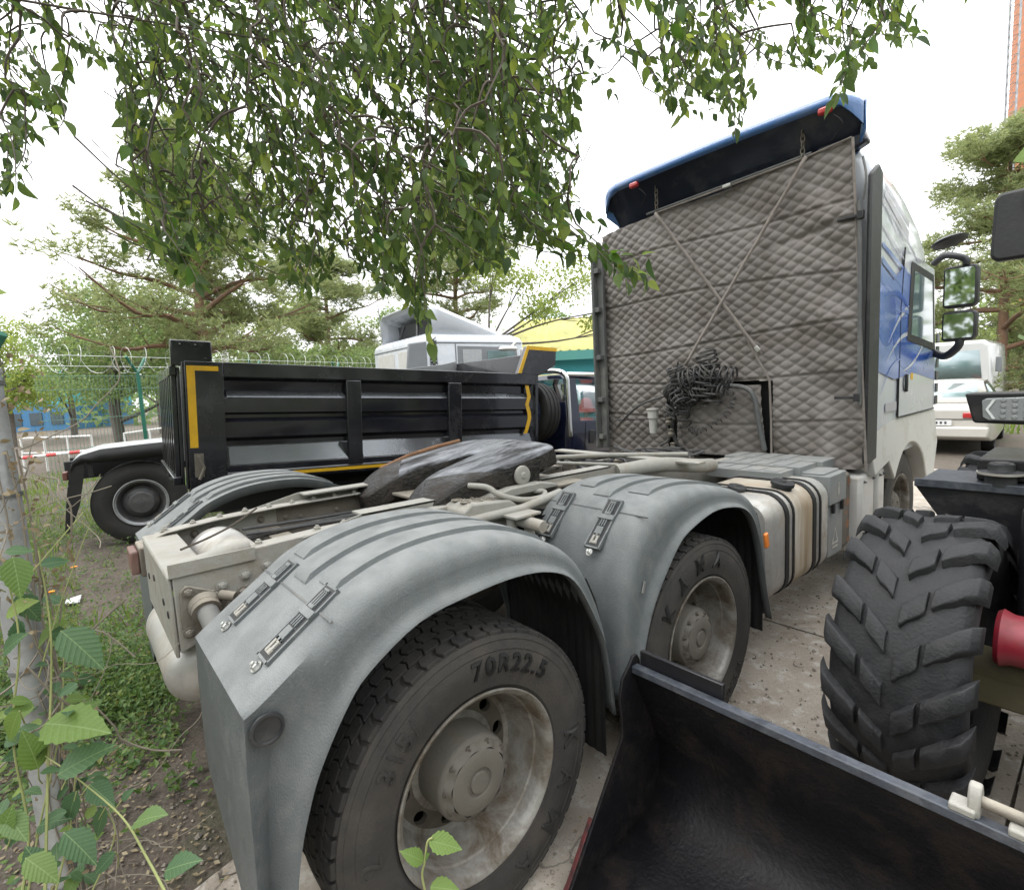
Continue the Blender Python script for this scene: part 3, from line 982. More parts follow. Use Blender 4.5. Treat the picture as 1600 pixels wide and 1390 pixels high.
def on_top(T, y):
    best = None
    for i in range(len(T)-1):
        a, b = T[i], T[i+1]
        if a.z > 0.95 and min(a.y, b.y) <= y <= max(a.y, b.y):
            k = (y-a.y)/((b.y-a.y) or 1)
            tn = (b-a).normalized()
            best = (a.lerp(b, k), tn)
    return best

def clip_mesh(nm):
    """plastic fender latch: dark recess, rim, ladder bars and a strap. +y down the slope, +z outward"""
    d = MB()
    d.box((0, 0, 0.004), (0.078, 0.262, 0.014), mi=0)
    for s in (-1, 1):
        d.box((s*0.042, 0, 0.004), (0.008, 0.276, 0.016), mi=1)
        d.box((0, s*0.134, 0.004), (0.090, 0.008, 0.016), mi=1)
    for k in (-1, 0, 1):
        d.box((k*0.014, -0.088, 0.013), (0.007, 0.055, 0.008), mi=1)
    d.box((0, -0.116, 0.013), (0.036, 0.012, 0.008), mi=1)
    d.box((0, -0.055, 0.014), (0.036, 0.012, 0.009), mi=1)
    d.box((0, -0.034, 0.013), (0.096, 0.026, 0.009), mi=1)
    for k in (-1, 0, 1):
        d.box((k*0.014, 0.0, 0.013), (0.006, 0.036, 0.007), mi=1)
    d.box((0, 0.048, 0.014), (0.040, 0.050, 0.007), mi=1)
    d.box((0, 0.05, 0.0148), (0.026, 0.020, 0.001), mi=0)
    d.box((-0.012, 0.088, 0.014), (0.012, 0.05, 0.007), mi=2)
    d.box((0.012, 0.088, 0.014), (0.012, 0.05, 0.007), mi=2)
    d.box((0, 0.108, 0.0113), (0.04, 0.016, 0.0075), mi=2)
    d.box((0, 0.074, 0.0113), (0.04, 0.009, 0.0075), mi=2)
    return d.mesh(nm, ['black_plastic', 'fender_plastic', 'frame_paint'], smooth=False)
clip_me = clip_mesh('latch')

def put_clip(T, x, y, parent, side=1, scale=1.0, down=-1):
    p, tn = on_top(T, y)
    d = tn*(1 if tn.y*down > 0 else -1)
    nrm = Vector((0, -tn.z, tn.y))
    if nrm.z < 0: nrm = -nrm
    M = orient(d, nrm, p+Vector((x*side, 0, 0)), 0, scale)
    o = place('latch', clip_me, parent)
    o.matrix_local = M
    q = p+Vector((x*side, 0, 0))+d*0.16*scale+nrm*0.002
    bolt(parent, q, nrm, 'steel_bright', 0.011, 'latch_bolt')
    return o

for x in (0.77, 1.10):
    put_clip(TR, x, -0.47, fr, 1, .88)
    put_clip(TR, x, -0.47, fl, -1, .88)
for x in (0.74, 1.03):
    put_clip(TF, x, 0.875, ff, 1, 0.92)
# seam between the two fender mouldings
for T, y, par in ((TR, -0.43, fr), (TF, 0.93, ff)):
    p, tn = on_top(T, y)
    nrm = Vector((0, -tn.z, tn.y)); nrm = nrm if nrm.z > 0 else -nrm
    s = MB()
    s.box((0.93, p.y, p.z+0.0), (0.58, 0.006, 0.006), Matrix(((1, 0, 0), (0, tn.y, nrm.y), (0, tn.z, nrm.z))))
    s.build('seam', 'trim_grey', par)
# round reflector well in the side of the rear fender
s = MB()
s.lathe([(0.0, 0.040), (0.006, 0.039), (0.007, 0.033), (0.001, 0.031), (-0.003, 0.0)], n=28)
s.build('reflector', 'black_plastic', fr, loc=(1.218, -0.605, 0.972))
s = MB()
s.box((0, 0, 0), (0.004, 0.012, 0.05), Euler((R(-20), 0, 0)))
s.build('sticker', 'steel_bright', ff, loc=(1.242, 0.86, 0.90))
# amber side marker on the forward fender
s = MB()
s.box((1.272, 1.925, 0.86), (0.018, 0.035, 0.085), Euler((R(12), 0, 0)))
s.build('side_marker', 'amber_lens', truck, bevel=0.006)
# black mud flaps between the wheels
for y, z0, z1 in ((0.615, 0.26, 1.02), (2.0, 0.30, 1.0)):
    m = MB()
    nseg = 26
    for s_ in (-1, 1):
        rows = []
        for k in range(9):
            z = z0+(z1-z0)*k/8
            yy = y-0.10*max(0, (z-0.75)/0.3)**2
            rows.append([(s_*(0.66+0.555*i/nseg), yy+0.004*(i % 2), z) for i in range(nseg+1)])
        fm = MB()
        fm.loft(rows, closed=False)
        fm.build('mud_flap', 'black_rubber', truck, solid=0.006, smooth=False)

# --- chassis
def rail(side):
    top = [(-.67, 1.152), (-.60, 1.178), (-.40, 1.196), (-.1, 1.205), (.5, 1.20), (1.8, 1.15), (3.0, 1.08), (5.3, 1.02)]
    b = MB()
    def ring(y, z0, z1):
        xo = 0.385*side
        t = 0.009*side
        fl_ = 0.085*side
        return [(xo, y, z1), (xo, y, z0), (xo-fl_, y, z0), (xo-fl_, y, z0+.009), (xo-t, y, z0+.009), (xo-t, y, z1-.009), (xo-fl_, y, z1-.009), (xo-fl_, y, z1)]
    b.loft([ring(y, z-0.275, z) for y, z in top], caps=True)
    return b.build('frame_rail', 'frame_paint', truck, bevel=0.004)
rl, rr_ = rail(-1), rail(1)
# inner stiffening plate and rear end plate with folded top flange
b = MB()
b.bx(-.378, .378, -.684, -.672, .86, 1.150)
b.bx(-.395, .395, -.684, -.555, 1.152, 1.162)
end_plate = b.build('end_crossmember', 'frame_paint', truck, bevel=0.006)
b = MB()
for xx in (-.25, -.05, .2, .3):
    b.lathe([(0, 0.014), (0.004, 0.014), (0.004, 0)], (0, 0, 0), 'y', 12, M=Matrix.Translation((xx, -.688, 1.06-0.2*abs(xx))))
b.build('drain_hole', 'black_plastic', end_plate)
b = MB()
b.bx(.386, .396, -.68, -.40, 1.155, 1.203)
b.tube([(.36, -.66, 1.170), (.36, -.41, 1.205)], 0.028, 10)
b.build('flange_roll', 'frame_paint', truck)
for i, y in enumerate((-.52, -.44, -.36, -.28, -.20)):
    bolt(truck, (.386, y, 1.085+0.03*i*.6), (1, 0, 0), 'frame_paint', 0.015)
for y, z in ((-.60, .93), (-.52, .91), (-.25, .95), (-.15, 1.0), (-.08, 1.06)):
    bolt(truck, (.386, y, z), (1, 0, 0), 'frame_paint', 0.014)
for k in range(9):
    y = -.60+k*0.115
    bolt(truck, (-.345, y, 1.178+0.022*min(1, k/3)), (0, 0, 1), 'frame_paint', 0.014)
    if k in (1, 2, 4, 5): bolt(truck, (.335, y, 1.180+0.022*min(1, k/3)), (0, 0, 1), 'frame_paint', 0.014)
for y, z in ((-.48, 1.13), (-.40, 1.135), (-.18, 1.14), (-.18, 1.08), (-.06, 1.13), (-.06, 1.07), (-.24, 1.06), (-.30, 1.10), (.02, 1.12), (.1, 1.06), (.22, 1.12), (.3, 1.06), (.4, 1.12)):
    bolt(truck, (-.374, y, z), (1, 0, 0), 'frame_dusty', 0.013)
b = MB()
b.bx(-.374, -.366, -.10, .55, .95, 1.185)
b.build('stiffener_plate', 'frame_dusty', truck, bevel=0.002)
# air reservoirs: one inside the frame end, one slung below it
def reservoir(c, r, x0, x1, name='air_tank'):
    b = MB()
    b.lathe([(x0, 0), (x0+.005, r*.5), (x0+.03, r*.85), (x0+.06, r), (x0+.1, r), (x0+.102, r*1.012), (x0+.125, r*1.012), (x0+.127, r), (x1-.127, r), (x1-.125, r*1.012), (x1-.102, r*1.012), (x1-.1, r), (x1-.06, r), (x1-.03, r*.85), (x1-.005, r*.5), (x1, 0)], (0, c[0], c[1]), 'x', 48)
    return b.build(name, 'tank_silver', truck)
reservoir((-.405, 1.035), .13, -.34, .31)
reservoir((-.59, .735), .125, -.42, .30)
# tail lamp at the far rear corner
b = MB()
b.bx(-.60, -.44, -.735, -.70, .975, 1.085, 0)
b.bx(-.61, -.43, -.70, -.66, .96, 1.10, 1)
b.build('tail_lamp', ['brown_lens', 'frame_dusty'], truck, bevel=0.008)
# fender support tube with clamp flange on the right rail
b = MB()
b.tube([(.40, -.585, 1.035), (.52, -.582, 1.0), (.72, -.575, .955)], 0.034, 20)
sup = b.build('fender_support', 'trim_grey', truck)
b = MB()
b.prism([(-.655, 1.10), (-.635, 1.12), (-.52, 1.065), (-.50, 1.04), (-.56, .95), (-.63, .93), (-.66, .97)], lambda u, v, t: (t, u, v), .386, .402)
b.tube([(.398, -.585, 1.037), (.43, -.585, 1.027)], [.055, .05], 20)
b.build('support_flange', 'frame_dusty', sup, bevel=0.004)
b = MB()
b.tube([(.425, -.585, 1.03), (.445, -.585, 1.022)], 0.048, 20)
b.tube([(.425, -.535, 1.065), (.46, -.495, 1.055)], 0.018, 10)
b.build('clamp', 'frame_dusty', sup)
for y, z in ((-.63, 1.095), (-.545, 1.06), (-.64, .95)):
    bolt(sup, (.402, y, z), (1, 0, 0), 'frame_dusty', 0.014)
b = MB()
b.prism([(-.47, 1.06), (-.44, 1.065), (-.37, .93), (-.52, .90)], lambda u, v, t: (t, u, v), .387, .397)
b.box((.41, -.455, .99), (.03, .012, .13))
b.build('gusset', 'frame_dusty', truck, bevel=0.003)
bolt(truck, (.397, -.455, 1.045), (1, 0, 0), 'frame_dusty', 0.015)
# cross tubes and wiring inside the frame, propeller shaft below
for y in (-.15, .55, 1.5, 2.4):
    b = MB()
    b.bx(-.375, .375, y-.05, y+.05, 1.02-.03*y, 1.09-.03*y)
    b.build('crossmember', 'frame_dusty', truck, bevel=0.006)
b = MB()
for y, zz in ((0.0, .49), (1.35, .49)):
    b.tube([(-1.05, y, zz), (-.25, y, zz), (0, y, zz), (.25, y, zz), (1.05, y, zz)], [.085, .10, .21, .10, .085], 20)
b.tube([(0, .2, .52), (0, 3.5, .75)], .06, 12)
b.build('axle', 'frame_dusty', truck)
for yy in (0.0, 1.35):
    for s_ in (-1, 1):
        b = MB()
        b.lathe([(-.14, .13), (-.12, .14), (-.04, .135), (0, .145), (.04, .135), (.12, .14), (.14, .12)], (s_*.46, yy+.33, .75), 'z', 24)
        b.build('air_spring', 'black_rubber', truck)
        b = MB()
        b.tube([(s_*.46, yy-.45, .62), (s_*.46, yy, .58), (s_*.46, yy+.45, .60)], .04, 8)
        b.build('trailing_arm', 'frame_dusty', truck)
for k, (x, z, r_) in enumerate(((-.2, 1.10, .012), (-.17, 1.11, .010), (.24, 1.12, .012), (.21, 1.10, .009), (-.23, 1.13, .008))):
    b = MB()
    b.tube(spline([(x+rnd(-.03, .03), y_, z-0.03*y_+rnd(-.01, .015)) for y_ in (-.3, .2, .8, 1.4, 2.0, 2.6, 3.2)], 4), r_, 6)
    b.build('air_line', 'hose_dusty', truck)
# thin bent wire lying over the reservoir
b = MB()
b.tube(spline([(.10, -.60, 1.18), (.02, -.48, 1.19), (-.1, -.36, 1.2), (-.18, -.24, 1.24)], 4), .005, 5)
b.build('loose_wire', 'twig', truck)

# --- fifth wheel
FW = Matrix.Translation((0, 0.86, 1.365)) @ Matrix.Rotation(R(8.5), 4, 'X')
def fw_outline():
    right = [(.035, .02), (.06, -.12), (.10, -.30), (.15, -.46), (.22, -.545), (.32, -.56), (.40, -.52), (.445, -.42), (.465, -.2), (.47, .02), (.465, .18), (.44, .30), (.37, .375), (.24, .42), (0, .435)]
    left = [(-x, y) for x, y in reversed(right[:-1])]
    return right, left
rg, lf = fw_outline()
outl = [(.0, .06)]+rg+lf
b = MB()
# top plate as a strip between slot edge and rim so the ramps can dip
def fwz(x, y):
    t = max(0.0, (-y-.22)/.34)
    return -0.10*t*t
n = 40
random.seed(5)
inner = spline([(0, .07, 0), (.03, .03, 0), (.05, -.10, 0), (.09, -.28, 0), (.14, -.44, 0), (.20, -.535, 0), (.27, -.558, 0)], 7)
outer = spline([(0, .435, 0), (.24, .42, 0), (.37, .375, 0), (.44, .29, 0), (.466, .10, 0), (.47, -.15, 0), (.45, -.38, 0), (.40, -.50, 0), (.33, -.548, 0), (.275, -.559, 0)], 5)
def resample(p, n):
    d = [0]
    for i in range(1, len(p)): d.append(d[-1]+(p[i]-p[i-1]).length)
    out = []
    for k in range(n+1):
        s = d[-1]*k/n
        i = max(j for j in range(len(d)) if d[j] <= s+1e-9)
        i = min(i, len(p)-2)
        t = (s-d[i])/((d[i+1]-d[i]) or 1)
        out.append(p[i].lerp(p[i+1], t))
    return out
inner, outer = resample(inner, n), resample(outer, n)
for sgn in (1, -1):
    rings = []
    for a, c in zip(inner, outer):
        ring = []
        for k, dz in ((0.0, -.11), (0.0, -.035), (0.02, -.008), (.06, 0), (.25, .003), (.5, .004), (.75, .002), (.93, -.002), (.985, -.014), (1.0, -.045), (1.0, -.095)):
            p = a.lerp(c, k)
            jz = 0.006*math.sin(p.x*37+p.y*23)*(1 if dz < -.02 else .12)
            ring.append((sgn*p.x, p.y, fwz(p.x, p.y)+dz+jz))
        rings.append(ring)
    RW = [[FW @ Vector(p) for p in r] for r in rings]
    b.loft([r[2:9] for r in RW[:27]], closed=False, mi=1)
    b.loft([r[2:9] for r in RW[26:]], closed=False)
    b.loft([r[8:]+r[:3] for r in RW], closed=False)
    b.add(RW[-1], [tuple(range(len(RW[-1])))])
fwp = b.build('fifth_wheel', ['grease_black', 'worn_plate'], truck, sharp=35)
b = MB()
b.tube([FW @ Vector(p) for p in ((-.43, -.33, -.015), (-.472, -.1, .004), (-.47, .1, .006), (-.44, .28, .004))], .013, 8)
b.build('rust_edge', 'rust', fwp)
for s_ in (-1, 1):
    b = MB()
    b.bx(s_*.36, s_*.47, .74, 1.02, 1.215, 1.33)
    b.lathe([(0, .052), (.012, .052), (.016, .046), (.016, .018), (.022, .014), (.022, 0)], M=Matrix.Translation((s_*.475, .885, 1.295)) @ Matrix.Rotation(0 if s_ > 0 else PI, 4, 'Z'), n=24, mi=1)
    b.build('bearing_block', ['grease_black', 'frame_paint'], truck, bevel=0.012)
    b = MB()
    b.prism([(.58, 1.205), (1.12, 1.205), (1.10, 1.225), (.98, 1.25), (.78, 1.25), (.62, 1.225)], lambda u, v, t: (t, u, v), s_*.30, s_*.52)
    b.build('pedestal', 'frame_paint', truck, bevel=0.008)
b = MB()
b.bx(-.50, .50, .45, 1.35, 1.188, 1.204)
b.build('mounting_plate', 'frame_dusty', truck, bevel=0.004)
for s_ in (-1, 1):
    # sub-frame angle along each rail with tapered tail
    b = MB()
    b.prism([(-.22, 1.197), (.03, 1.245), (1.7, 1.225), (2.05, 1.165), (1.9, 1.15), (.5, 1.197)], lambda u, v, t: (t, u, v), s_*.40, s_*.392)
    b.prism([(.03, 1.237), (1.7, 1.217), (1.7, 1.225), (.03, 1.245)], lambda u, v, t: (t, u, v), s_*.40, s_*.30)
    b.build('sub_frame_angle', 'frame_paint', truck)
    b = MB()
    b.bx(s_*.40, s_*.46, .35, .62, 1.175, 1.215)
    b.build('mounting_foot', 'frame_paint', truck, bevel=0.005)
# cast bracket with pockets beside the plate, release handle, fender stay
cb = MB()
cb.prism([(.42, 1.13), (.42, 1.205), (.47, 1.235), (.70, 1.215), (.76, 1.17), (.76, 1.13)], lambda u, v, t: (t, u, v), .41, .60)
cast = cb.build('cast_bracket', 'frame_paint', truck, bevel=0.01)
for k in range(8):
    y = .475+.07*(k//2)
    x = .47+.07*(k % 2)
    p = MB()
    p.lathe([(0, .027), (.004, .026), (.004, .02), (-.004, .018), (-.004, 0)], M=Matrix.Translation((x, y, 1.234-.085*(y-.47)+.002)) @ Matrix.Rotation(R(-90), 4, 'Y'), n=14)
    p.build('pocket', 'frame_dusty', cast)
b = MB()
b.tube(spline([(.45, .56, 1.29), (.52, .62, 1.28), (.57, .66, 1.24), (.60, .78, 1.20), (.59, .92, 1.19), (.54, .98, 1.20), (.50, .94, 1.205)], 5), .014, 10)
b.build('release_handle', 'frame_paint', truck)
b = MB()
b.tube([(.44, .68, 1.125), (.60, .70, 1.125), (.80, .72, 1.11)], .03, 14)
b.tube([(.60, .42, 1.16), (.62, .75, 1.165), (.62, 1.02, 1.20)], .022, 12)
b.box((.66, .70, 1.155), (.13, .16, .012))
b.tube([(.64, .66, 1.15), (.64, .66, .98)], .022, 14)
b.tube([(.68, .74, 1.15), (.68, .74, .98)], .026, 14)
b.build('fender_stay', 'frame_paint', truck, bevel=0.002)
# corrugated bellows and suspension lumps seen between the fenders
b = MB()
b.lathe([(z_, .075+.010*(k % 2)) for k, z_ in enumerate([.80+.018*i for i in range(16)])], (.58, .86, .05), 'z', 20)
b.build('bellows', 'black_rubber', truck)

# --- fuel tank, battery box, covers
def rounded(x0, x1, z0, z1, r, n=6):
    pts = []
    for cx, cz, a0 in ((x1-r, z1-r, 0), (x0+r, z1-r, 90), (x0+r, z0+r, 180), (x1-r, z0+r, 270)):
        for k in range(n+1):
            a = R(a0+90*k/n)
            pts.append((cx+r*math.cos(a), cz+r*math.sin(a)))
    return pts
def rr_loft(b, x0, x1, z0, z1, r, ys, mi=0, caps=True):
    rings = []
    for y, g_ in ys:
        rings.append([(x, y, z) for x, z in rounded(x0-g_, x1+g_, z0-g_, z1+g_, max(.005, r+g_))])
    b.loft(rings, caps=caps, mi=mi)
b = MB()
rr_loft(b, .60, 1.215, .40, 1.03, .13, [(2.10, -.10), (2.105, -.03), (2.13, -.006), (2.15, 0), (2.98, 0), (3.0, -.006), (3.02, -.03), (3.025, -.10)])
tank = b.build('fuel_tank', 'tank_silver', truck)
b = MB()
rr_loft(b, .60, 1.215, .40, 1.03, .13, [(2.42, .002), (2.55, .0025), (2.72, .002)], caps=False)
b.build('stained_band', 'tank_stained', tank)
for y0, y1 in ((2.30, 2.345), (2.405, 2.425), (2.715, 2.765), (2.83, 2.85)):
    b = MB()
    rr_loft(b, .60, 1.215, .40, 1.03, .13, [(y0, .001), (y0, .009), (y1, .009), (y1, .001)], caps=False)
    b.build('tank_strap', 'black_rubber', tank, sharp=30)
for y, x, z, s_ in ((2.53, 1.10, 1.035, 1.0), (2.28, .93, 1.035, .8)):
    b = MB()
    b.lathe([(-.01, .06), (.012, .06), (.014, .07), (.035, .07), (.04, .064), (.04, .02), (.046, .018), (.046, 0)], n=24, M=Matrix.Translation((x, y, z)) @ Matrix.Rotation(R(-78), 4, 'Y') @ Matrix.Scale(s_, 4))
    b.build('filler_cap', 'black_plastic', tank)
b = MB()
b.bx(.62, 1.19, 3.06, 3.36, .44, .82)
bat = b.build('battery_box', 'box_grey', truck, bevel=0.015)
b = MB()
b.bx(.56, 1.205, 3.045, 3.375, .825, 1.035)
b.bx(.56, 1.16, 3.06, 3.36, 1.035, 1.05)
b.build('battery_cover', 'box_grey', bat, bevel=0.02)
b = MB()
for y in (3.12, 3.29):
    b.box((1.205, y, .80), (.02, .03, .07))
b.build('cover_latch', 'black_rubber', bat, bevel=0.004)
b = MB()
b.prism([(3.14, .53), (3.26, .53), (3.20, .66)], lambda u, v, t: (t, u, v), 1.191, 1.193)
b.prism([(3.165, .545), (3.235, .545), (3.20, .625)], lambda u, v, t: (t, u, v), 1.1932, 1.1945, mi=1)
b.bx(1.191, 1.193, 3.15, 3.25, .50, .515)
b.bx(1.206, 1.208, 3.20, 3.225, .88, .97, 0)
b.build('warning_triangle', ['steel_bright', 'box_grey'], bat)
b = MB()
b.bx(.60, 1.16, 3.40, 3.62, .42, .99)
b.build('mounting_bracket', 'frame_dusty', truck, bevel=0.03)
for k in range(7):
    b = MB()
    z = rnd(.46, .95)
    b.lathe([(1.161, 0), (1.1615, rnd(.015, .04))], (0, rnd(3.44, 3.58), z), 'x', 7)
    b.build('rust_patch', 'rust', truck)
# grey stepped deck covers in front of the cab
for y0, y1, x0, x1, z in ((2.80, 3.02, .44, .98, 1.075), (3.03, 3.32, .40, 1.02, 1.085), (3.33, 3.60, .30, 1.06, 1.09)):
    b = MB()
    b.bx(x0, x1, y0, y1, z-.07, z)
    for k in range(4):
        b.bx(x0+.03+k*.13, x0+.12+k*.13, y0+.02, y1-.02, z, z+.006)
    b.build('deck_cover', 'box_grey', truck, bevel=0.01)
# checker walkway and pale cross tubes behind the cab
b = MB()
b.box((.10, 2.20, 1.21), (1.25, .10, .016), Euler((0, R(1.0), R(3))))
b.build('walkway_strip', 'frame_paint', truck, bevel=0.003)
b = MB()
b.tube([(-.35, 1.5, 1.24), (.1, 2.05, 1.235), (.42, 2.55, 1.20)], .018, 10)
b.tube([(-.40, 1.55, 1.215), (.30, 1.9, 1.20)], .013, 10)
b.build('stay_tube', 'frame_paint', truck)
b = MB()
b.tube(spline([(.40, 1.75, 1.18), (.50, 2.1, 1.19), (.56, 2.45, 1.14), (.50, 2.75, 1.10)], 5), .05, 14)
b.build('air_pipe', 'frame_paint', truck)
for k in range(26):
    b = MB()
    x, y = rnd(-.3, .35), rnd(1.45, 2.7)
    p = [(x+rnd(-.15, .15)*j, y+.12*j, 1.12+rnd(-.02, .06)) for j in range(4)]
    b.tube(spline(p, 3), rnd(.006, .013), 6)
    b.build('cable', 'hose_dusty', truck)
for k in range(10):
    b = MB()
    b.box((rnd(-.3, .4), rnd(1.5, 2.9), 1.12), (rnd(.03, .12), rnd(.04, .14), rnd(.04, .12)), Euler((0, 0, rnd(-.4, .4))))
    b.build('valve_block', 'frame_dusty', truck, bevel=0.008)

# --- cab
def cab_ring(z, xh, yb, yf, xf=None, rb=.07, rf=.22):
    xf = xf or xh-.03
    pts = []
    for sx, y, r, xx in ((1, yb, rb, xh), (1, yf, rf, xf), (-1, yf, rf, xf), (-1, yb, rb, xh)):
        for k in range(7):
            t = R(90*k/6)
            back = y == yb
            if sx > 0 and back:   a = (xx-r+r*math.sin(t), y+r-r*math.cos(t))
            elif sx > 0:          a = (xx-r+r*math.cos(t), y-r+r*math.sin(t))
            elif not back:        a = (-xx+r-r*math.sin(t), y-r+r*math.cos(t))
            else:                 a = (-xx+r-r*math.cos(t), y+r-r*math.sin(t))
            pts.append((a[0], a[1], z))
    return pts
b = MB()
b.loft([cab_ring(*a) for a in ((1.02, 1.24, 3.72, 5.76), (1.35, 1.25, 3.72, 5.78), (1.95, 1.25, 3.72, 5.78), (2.55, 1.25, 3.72, 5.60), (2.75, 1.25, 3.72, 5.50),
                               (2.95, 1.247, 3.72, 5.25), (3.12, 1.24, 3.73, 4.85), (3.25, 1.20, 3.74, 4.65), (3.42, 1.10, 3.76, 4.5), (3.52, .98, 3.80, 4.3))], caps=True)
cab = b.build('cab', 'cab_white', truck, sharp=50)
# printed graphics on the cab side (thin film)
def film(pts, name, matn, x=1.2535, t=0.0015):
    b = MB()
    b.prism(pts, lambda u, v, k: (k, u, v), x, x+t)
    return b.build(name, matn, cab)
mat('film_blue', (0.035, 0.10, 0.40), 0.25, var=0.3, scale=3, coat=0.6)
mat('film_pale', (0.13, 0.20, 0.47), 0.3, var=0.25, scale=3, coat=0.5)
mat('film_grey', (0.42, 0.40, 0.47), 0.3, var=0.1, coat=0.5)
mat('film_teal', (0.10, 0.24, 0.42), 0.3, var=0.15, coat=0.5)
def ell(cy, cz, ry, rz, a0=0, a1=360, n=28):
    return [(cy+ry*math.cos(R(a0+(a1-a0)*k/n)), cz+rz*math.sin(R(a0+(a1-a0)*k/n))) for k in range(n)]
film(ell(4.85, 2.00, .62, .30), 'graphic', 'film_blue')
film(ell(4.05, 2.16, .24, .24), 'graphic', 'film_blue', 1.2531)
film([(3.80, 1.74), (4.3, 1.66), (4.9, 1.70), (5.62, 1.62), (5.60, 2.05), (5.1, 2.35), (4.5, 2.58), (4.2, 2.44), (3.80, 2.55)], 'graphic', 'film_pale', 1.2520)
for k, (cy, cz, ln, slope, bow, w, mt) in enumerate(((4.10, 1.95, .9, .35, .10, .035, 'cab_white'), (4.05, 1.80, 1.1, .10, .16, .03, 'cab_white'), (4.35, 2.20, .8, -.25, .08, .03, 'film_pale'),
                                                     (4.0, 2.30, .7, -.12, .06, .045, 'film_blue'), (4.5, 1.72, .8, .42, -.08, .022, 'cab_white'), (3.9, 1.55, .55, .5, .05, .02, 'film_pale'), (4.55, 2.02, .7, .22, .12, .02, 'film_pale'))):
    p = [(cy+ln*j/10, cz+slope*ln*j/10+bow*math.sin(PI*j/10)) for j in range(11)]
    q = [(u, v+.004+w*math.sin(PI*j/10)) for j, (u, v) in enumerate(p)]
    film(p+q[::-1], 'streak', mt, 1.2555+.0006*k, .0004)
for k, (y0, z0, y1, z1, w) in enumerate(((3.9, 2.98, 4.9, 2.66, .035), (3.9, 2.80, 4.5, 2.62, .02), (3.9, 2.66, 4.7, 2.50, .035), (3.9, 2.54, 4.6, 2.36, .05), (3.9, 2.40, 4.4, 2.26, .05))):
    film([(y0, z0), (y1, z1), (y1, z1+w*.6), (y0, z0+w)], 'streak', 'film_grey' if k < 2 else 'film_pale', 1.2536+.0004*k, .0003)
for z0, z1, w in ((3.03, 2.80, .05), (3.09, 2.90, .035)):
    film([(3.95, z0), (4.6, z1), (4.62, z1+w*1.4), (3.95, z0+w)], 'streak', 'film_grey', 1.248)
# door, window, handle
b = MB()
b.prism([(4.42, 1.34), (5.66, 1.34), (5.64, 1.90), (5.50, 2.66), (4.50, 2.72), (4.42, 2.2)], lambda u, v, t: (t, u, v), 1.2495, 1.2515)
door = b.build('door', 'cab_white', truck)
b = MB()
for p0, p1 in (((4.42, 1.34), (4.42, 2.25)), ((4.42, 2.25), (4.50, 2.73)), ((4.42, 1.34), (5.66, 1.34))):
    d = Vector((0, p1[0]-p0[0], p1[1]-p0[1]))
    b.tube([(1.253, *p0), (1.253, *p1)], .006, 5)
b.build('door_gap', 'black_rubber', door)
b = MB()
b.prism([(4.62, 1.98), (5.58, 1.90), (5.44, 2.60), (4.70, 2.64)], lambda u, v, t: (t, u, v), 1.255, 1.262)
b.build('window_frame', 'black_plastic', door, bevel=0.004)
b = MB()
b.prism([(4.72, 2.03), (5.48, 1.97), (5.37, 2.53), (4.78, 2.57)], lambda u, v, t: (t, u, v), 1.2625, 1.265)
mat('window_reflect', (0.16, 0.24, 0.25), 0.05, var=0.2, scale=2, spec=1.0, coat=1.0)
b.build('pane', 'window_reflect', door)
b = MB()
b.lathe([(0, .075), (.004, .08), (.006, .07), (-.002, .05), (-.003, 0)], (1.252, 4.62, 1.62), 'x', 20)
b.box((1.263, 4.62, 1.62), (.02, .03, .15))
b.build('door_handle', 'black_plastic', door, bevel=0.006)
b = MB()
b.box((1.2535, 4.82, 1.68), (.002, .07, .07))
b.build('sticker', 'yellow_tape', door)
b = MB()
b.box((1.2535, 4.22, 1.44), (.002, .30, .07))
b.build('model_badge', 'film_grey', cab)
b = MB()
for k in range(6):
    b.box((1.258, 5.70, 1.42+.12*k), (.01, .10, .09))
b.build('corner_vane', 'navy_paint', cab, bevel=0.004)
# lower cab skirt with wheel arch
arch = [(4.82+.60*math.cos(R(a)), .47+.62*math.sin(R(a))) for a in range(145, 34, -8)]
b = MB()
b.prism([(3.74, 1.33), (3.72, 1.15), (3.79, .93), (4.15, 1.0)]+arch+[(5.50, .62), (5.74, .60), (5.80, 1.0), (5.76, 1.33)], lambda u, v, t: (t+.02*math.sin((v-.6)*5), u, v), 1.10, 1.25)
skirt = b.build('cab_skirt', 'skirt_white', truck, bevel=0.012)
b = MB()
b.bx(.55, 1.10, 4.2, 5.45, .3, 1.12)
b.build('wheel_housing', 'black_rubber', truck)
for y0, y1, x1 in ((3.64, 3.95, 1.225), (4.02, 4.22, 1.225)):
    b = MB()
    b.bx(.9, x1, y0, y1, .34, .955)
    pnl = b.build('side_panel', 'skirt_white', truck, bevel=0.03)
    for y, z in ((y0+.05, .9), (y1-.05, .9), (y0+.05, .5)):
        bolt(pnl, (x1+.001, y, z), (1, 0, 0), 'trim_grey', 0.008, 'panel_bolt')
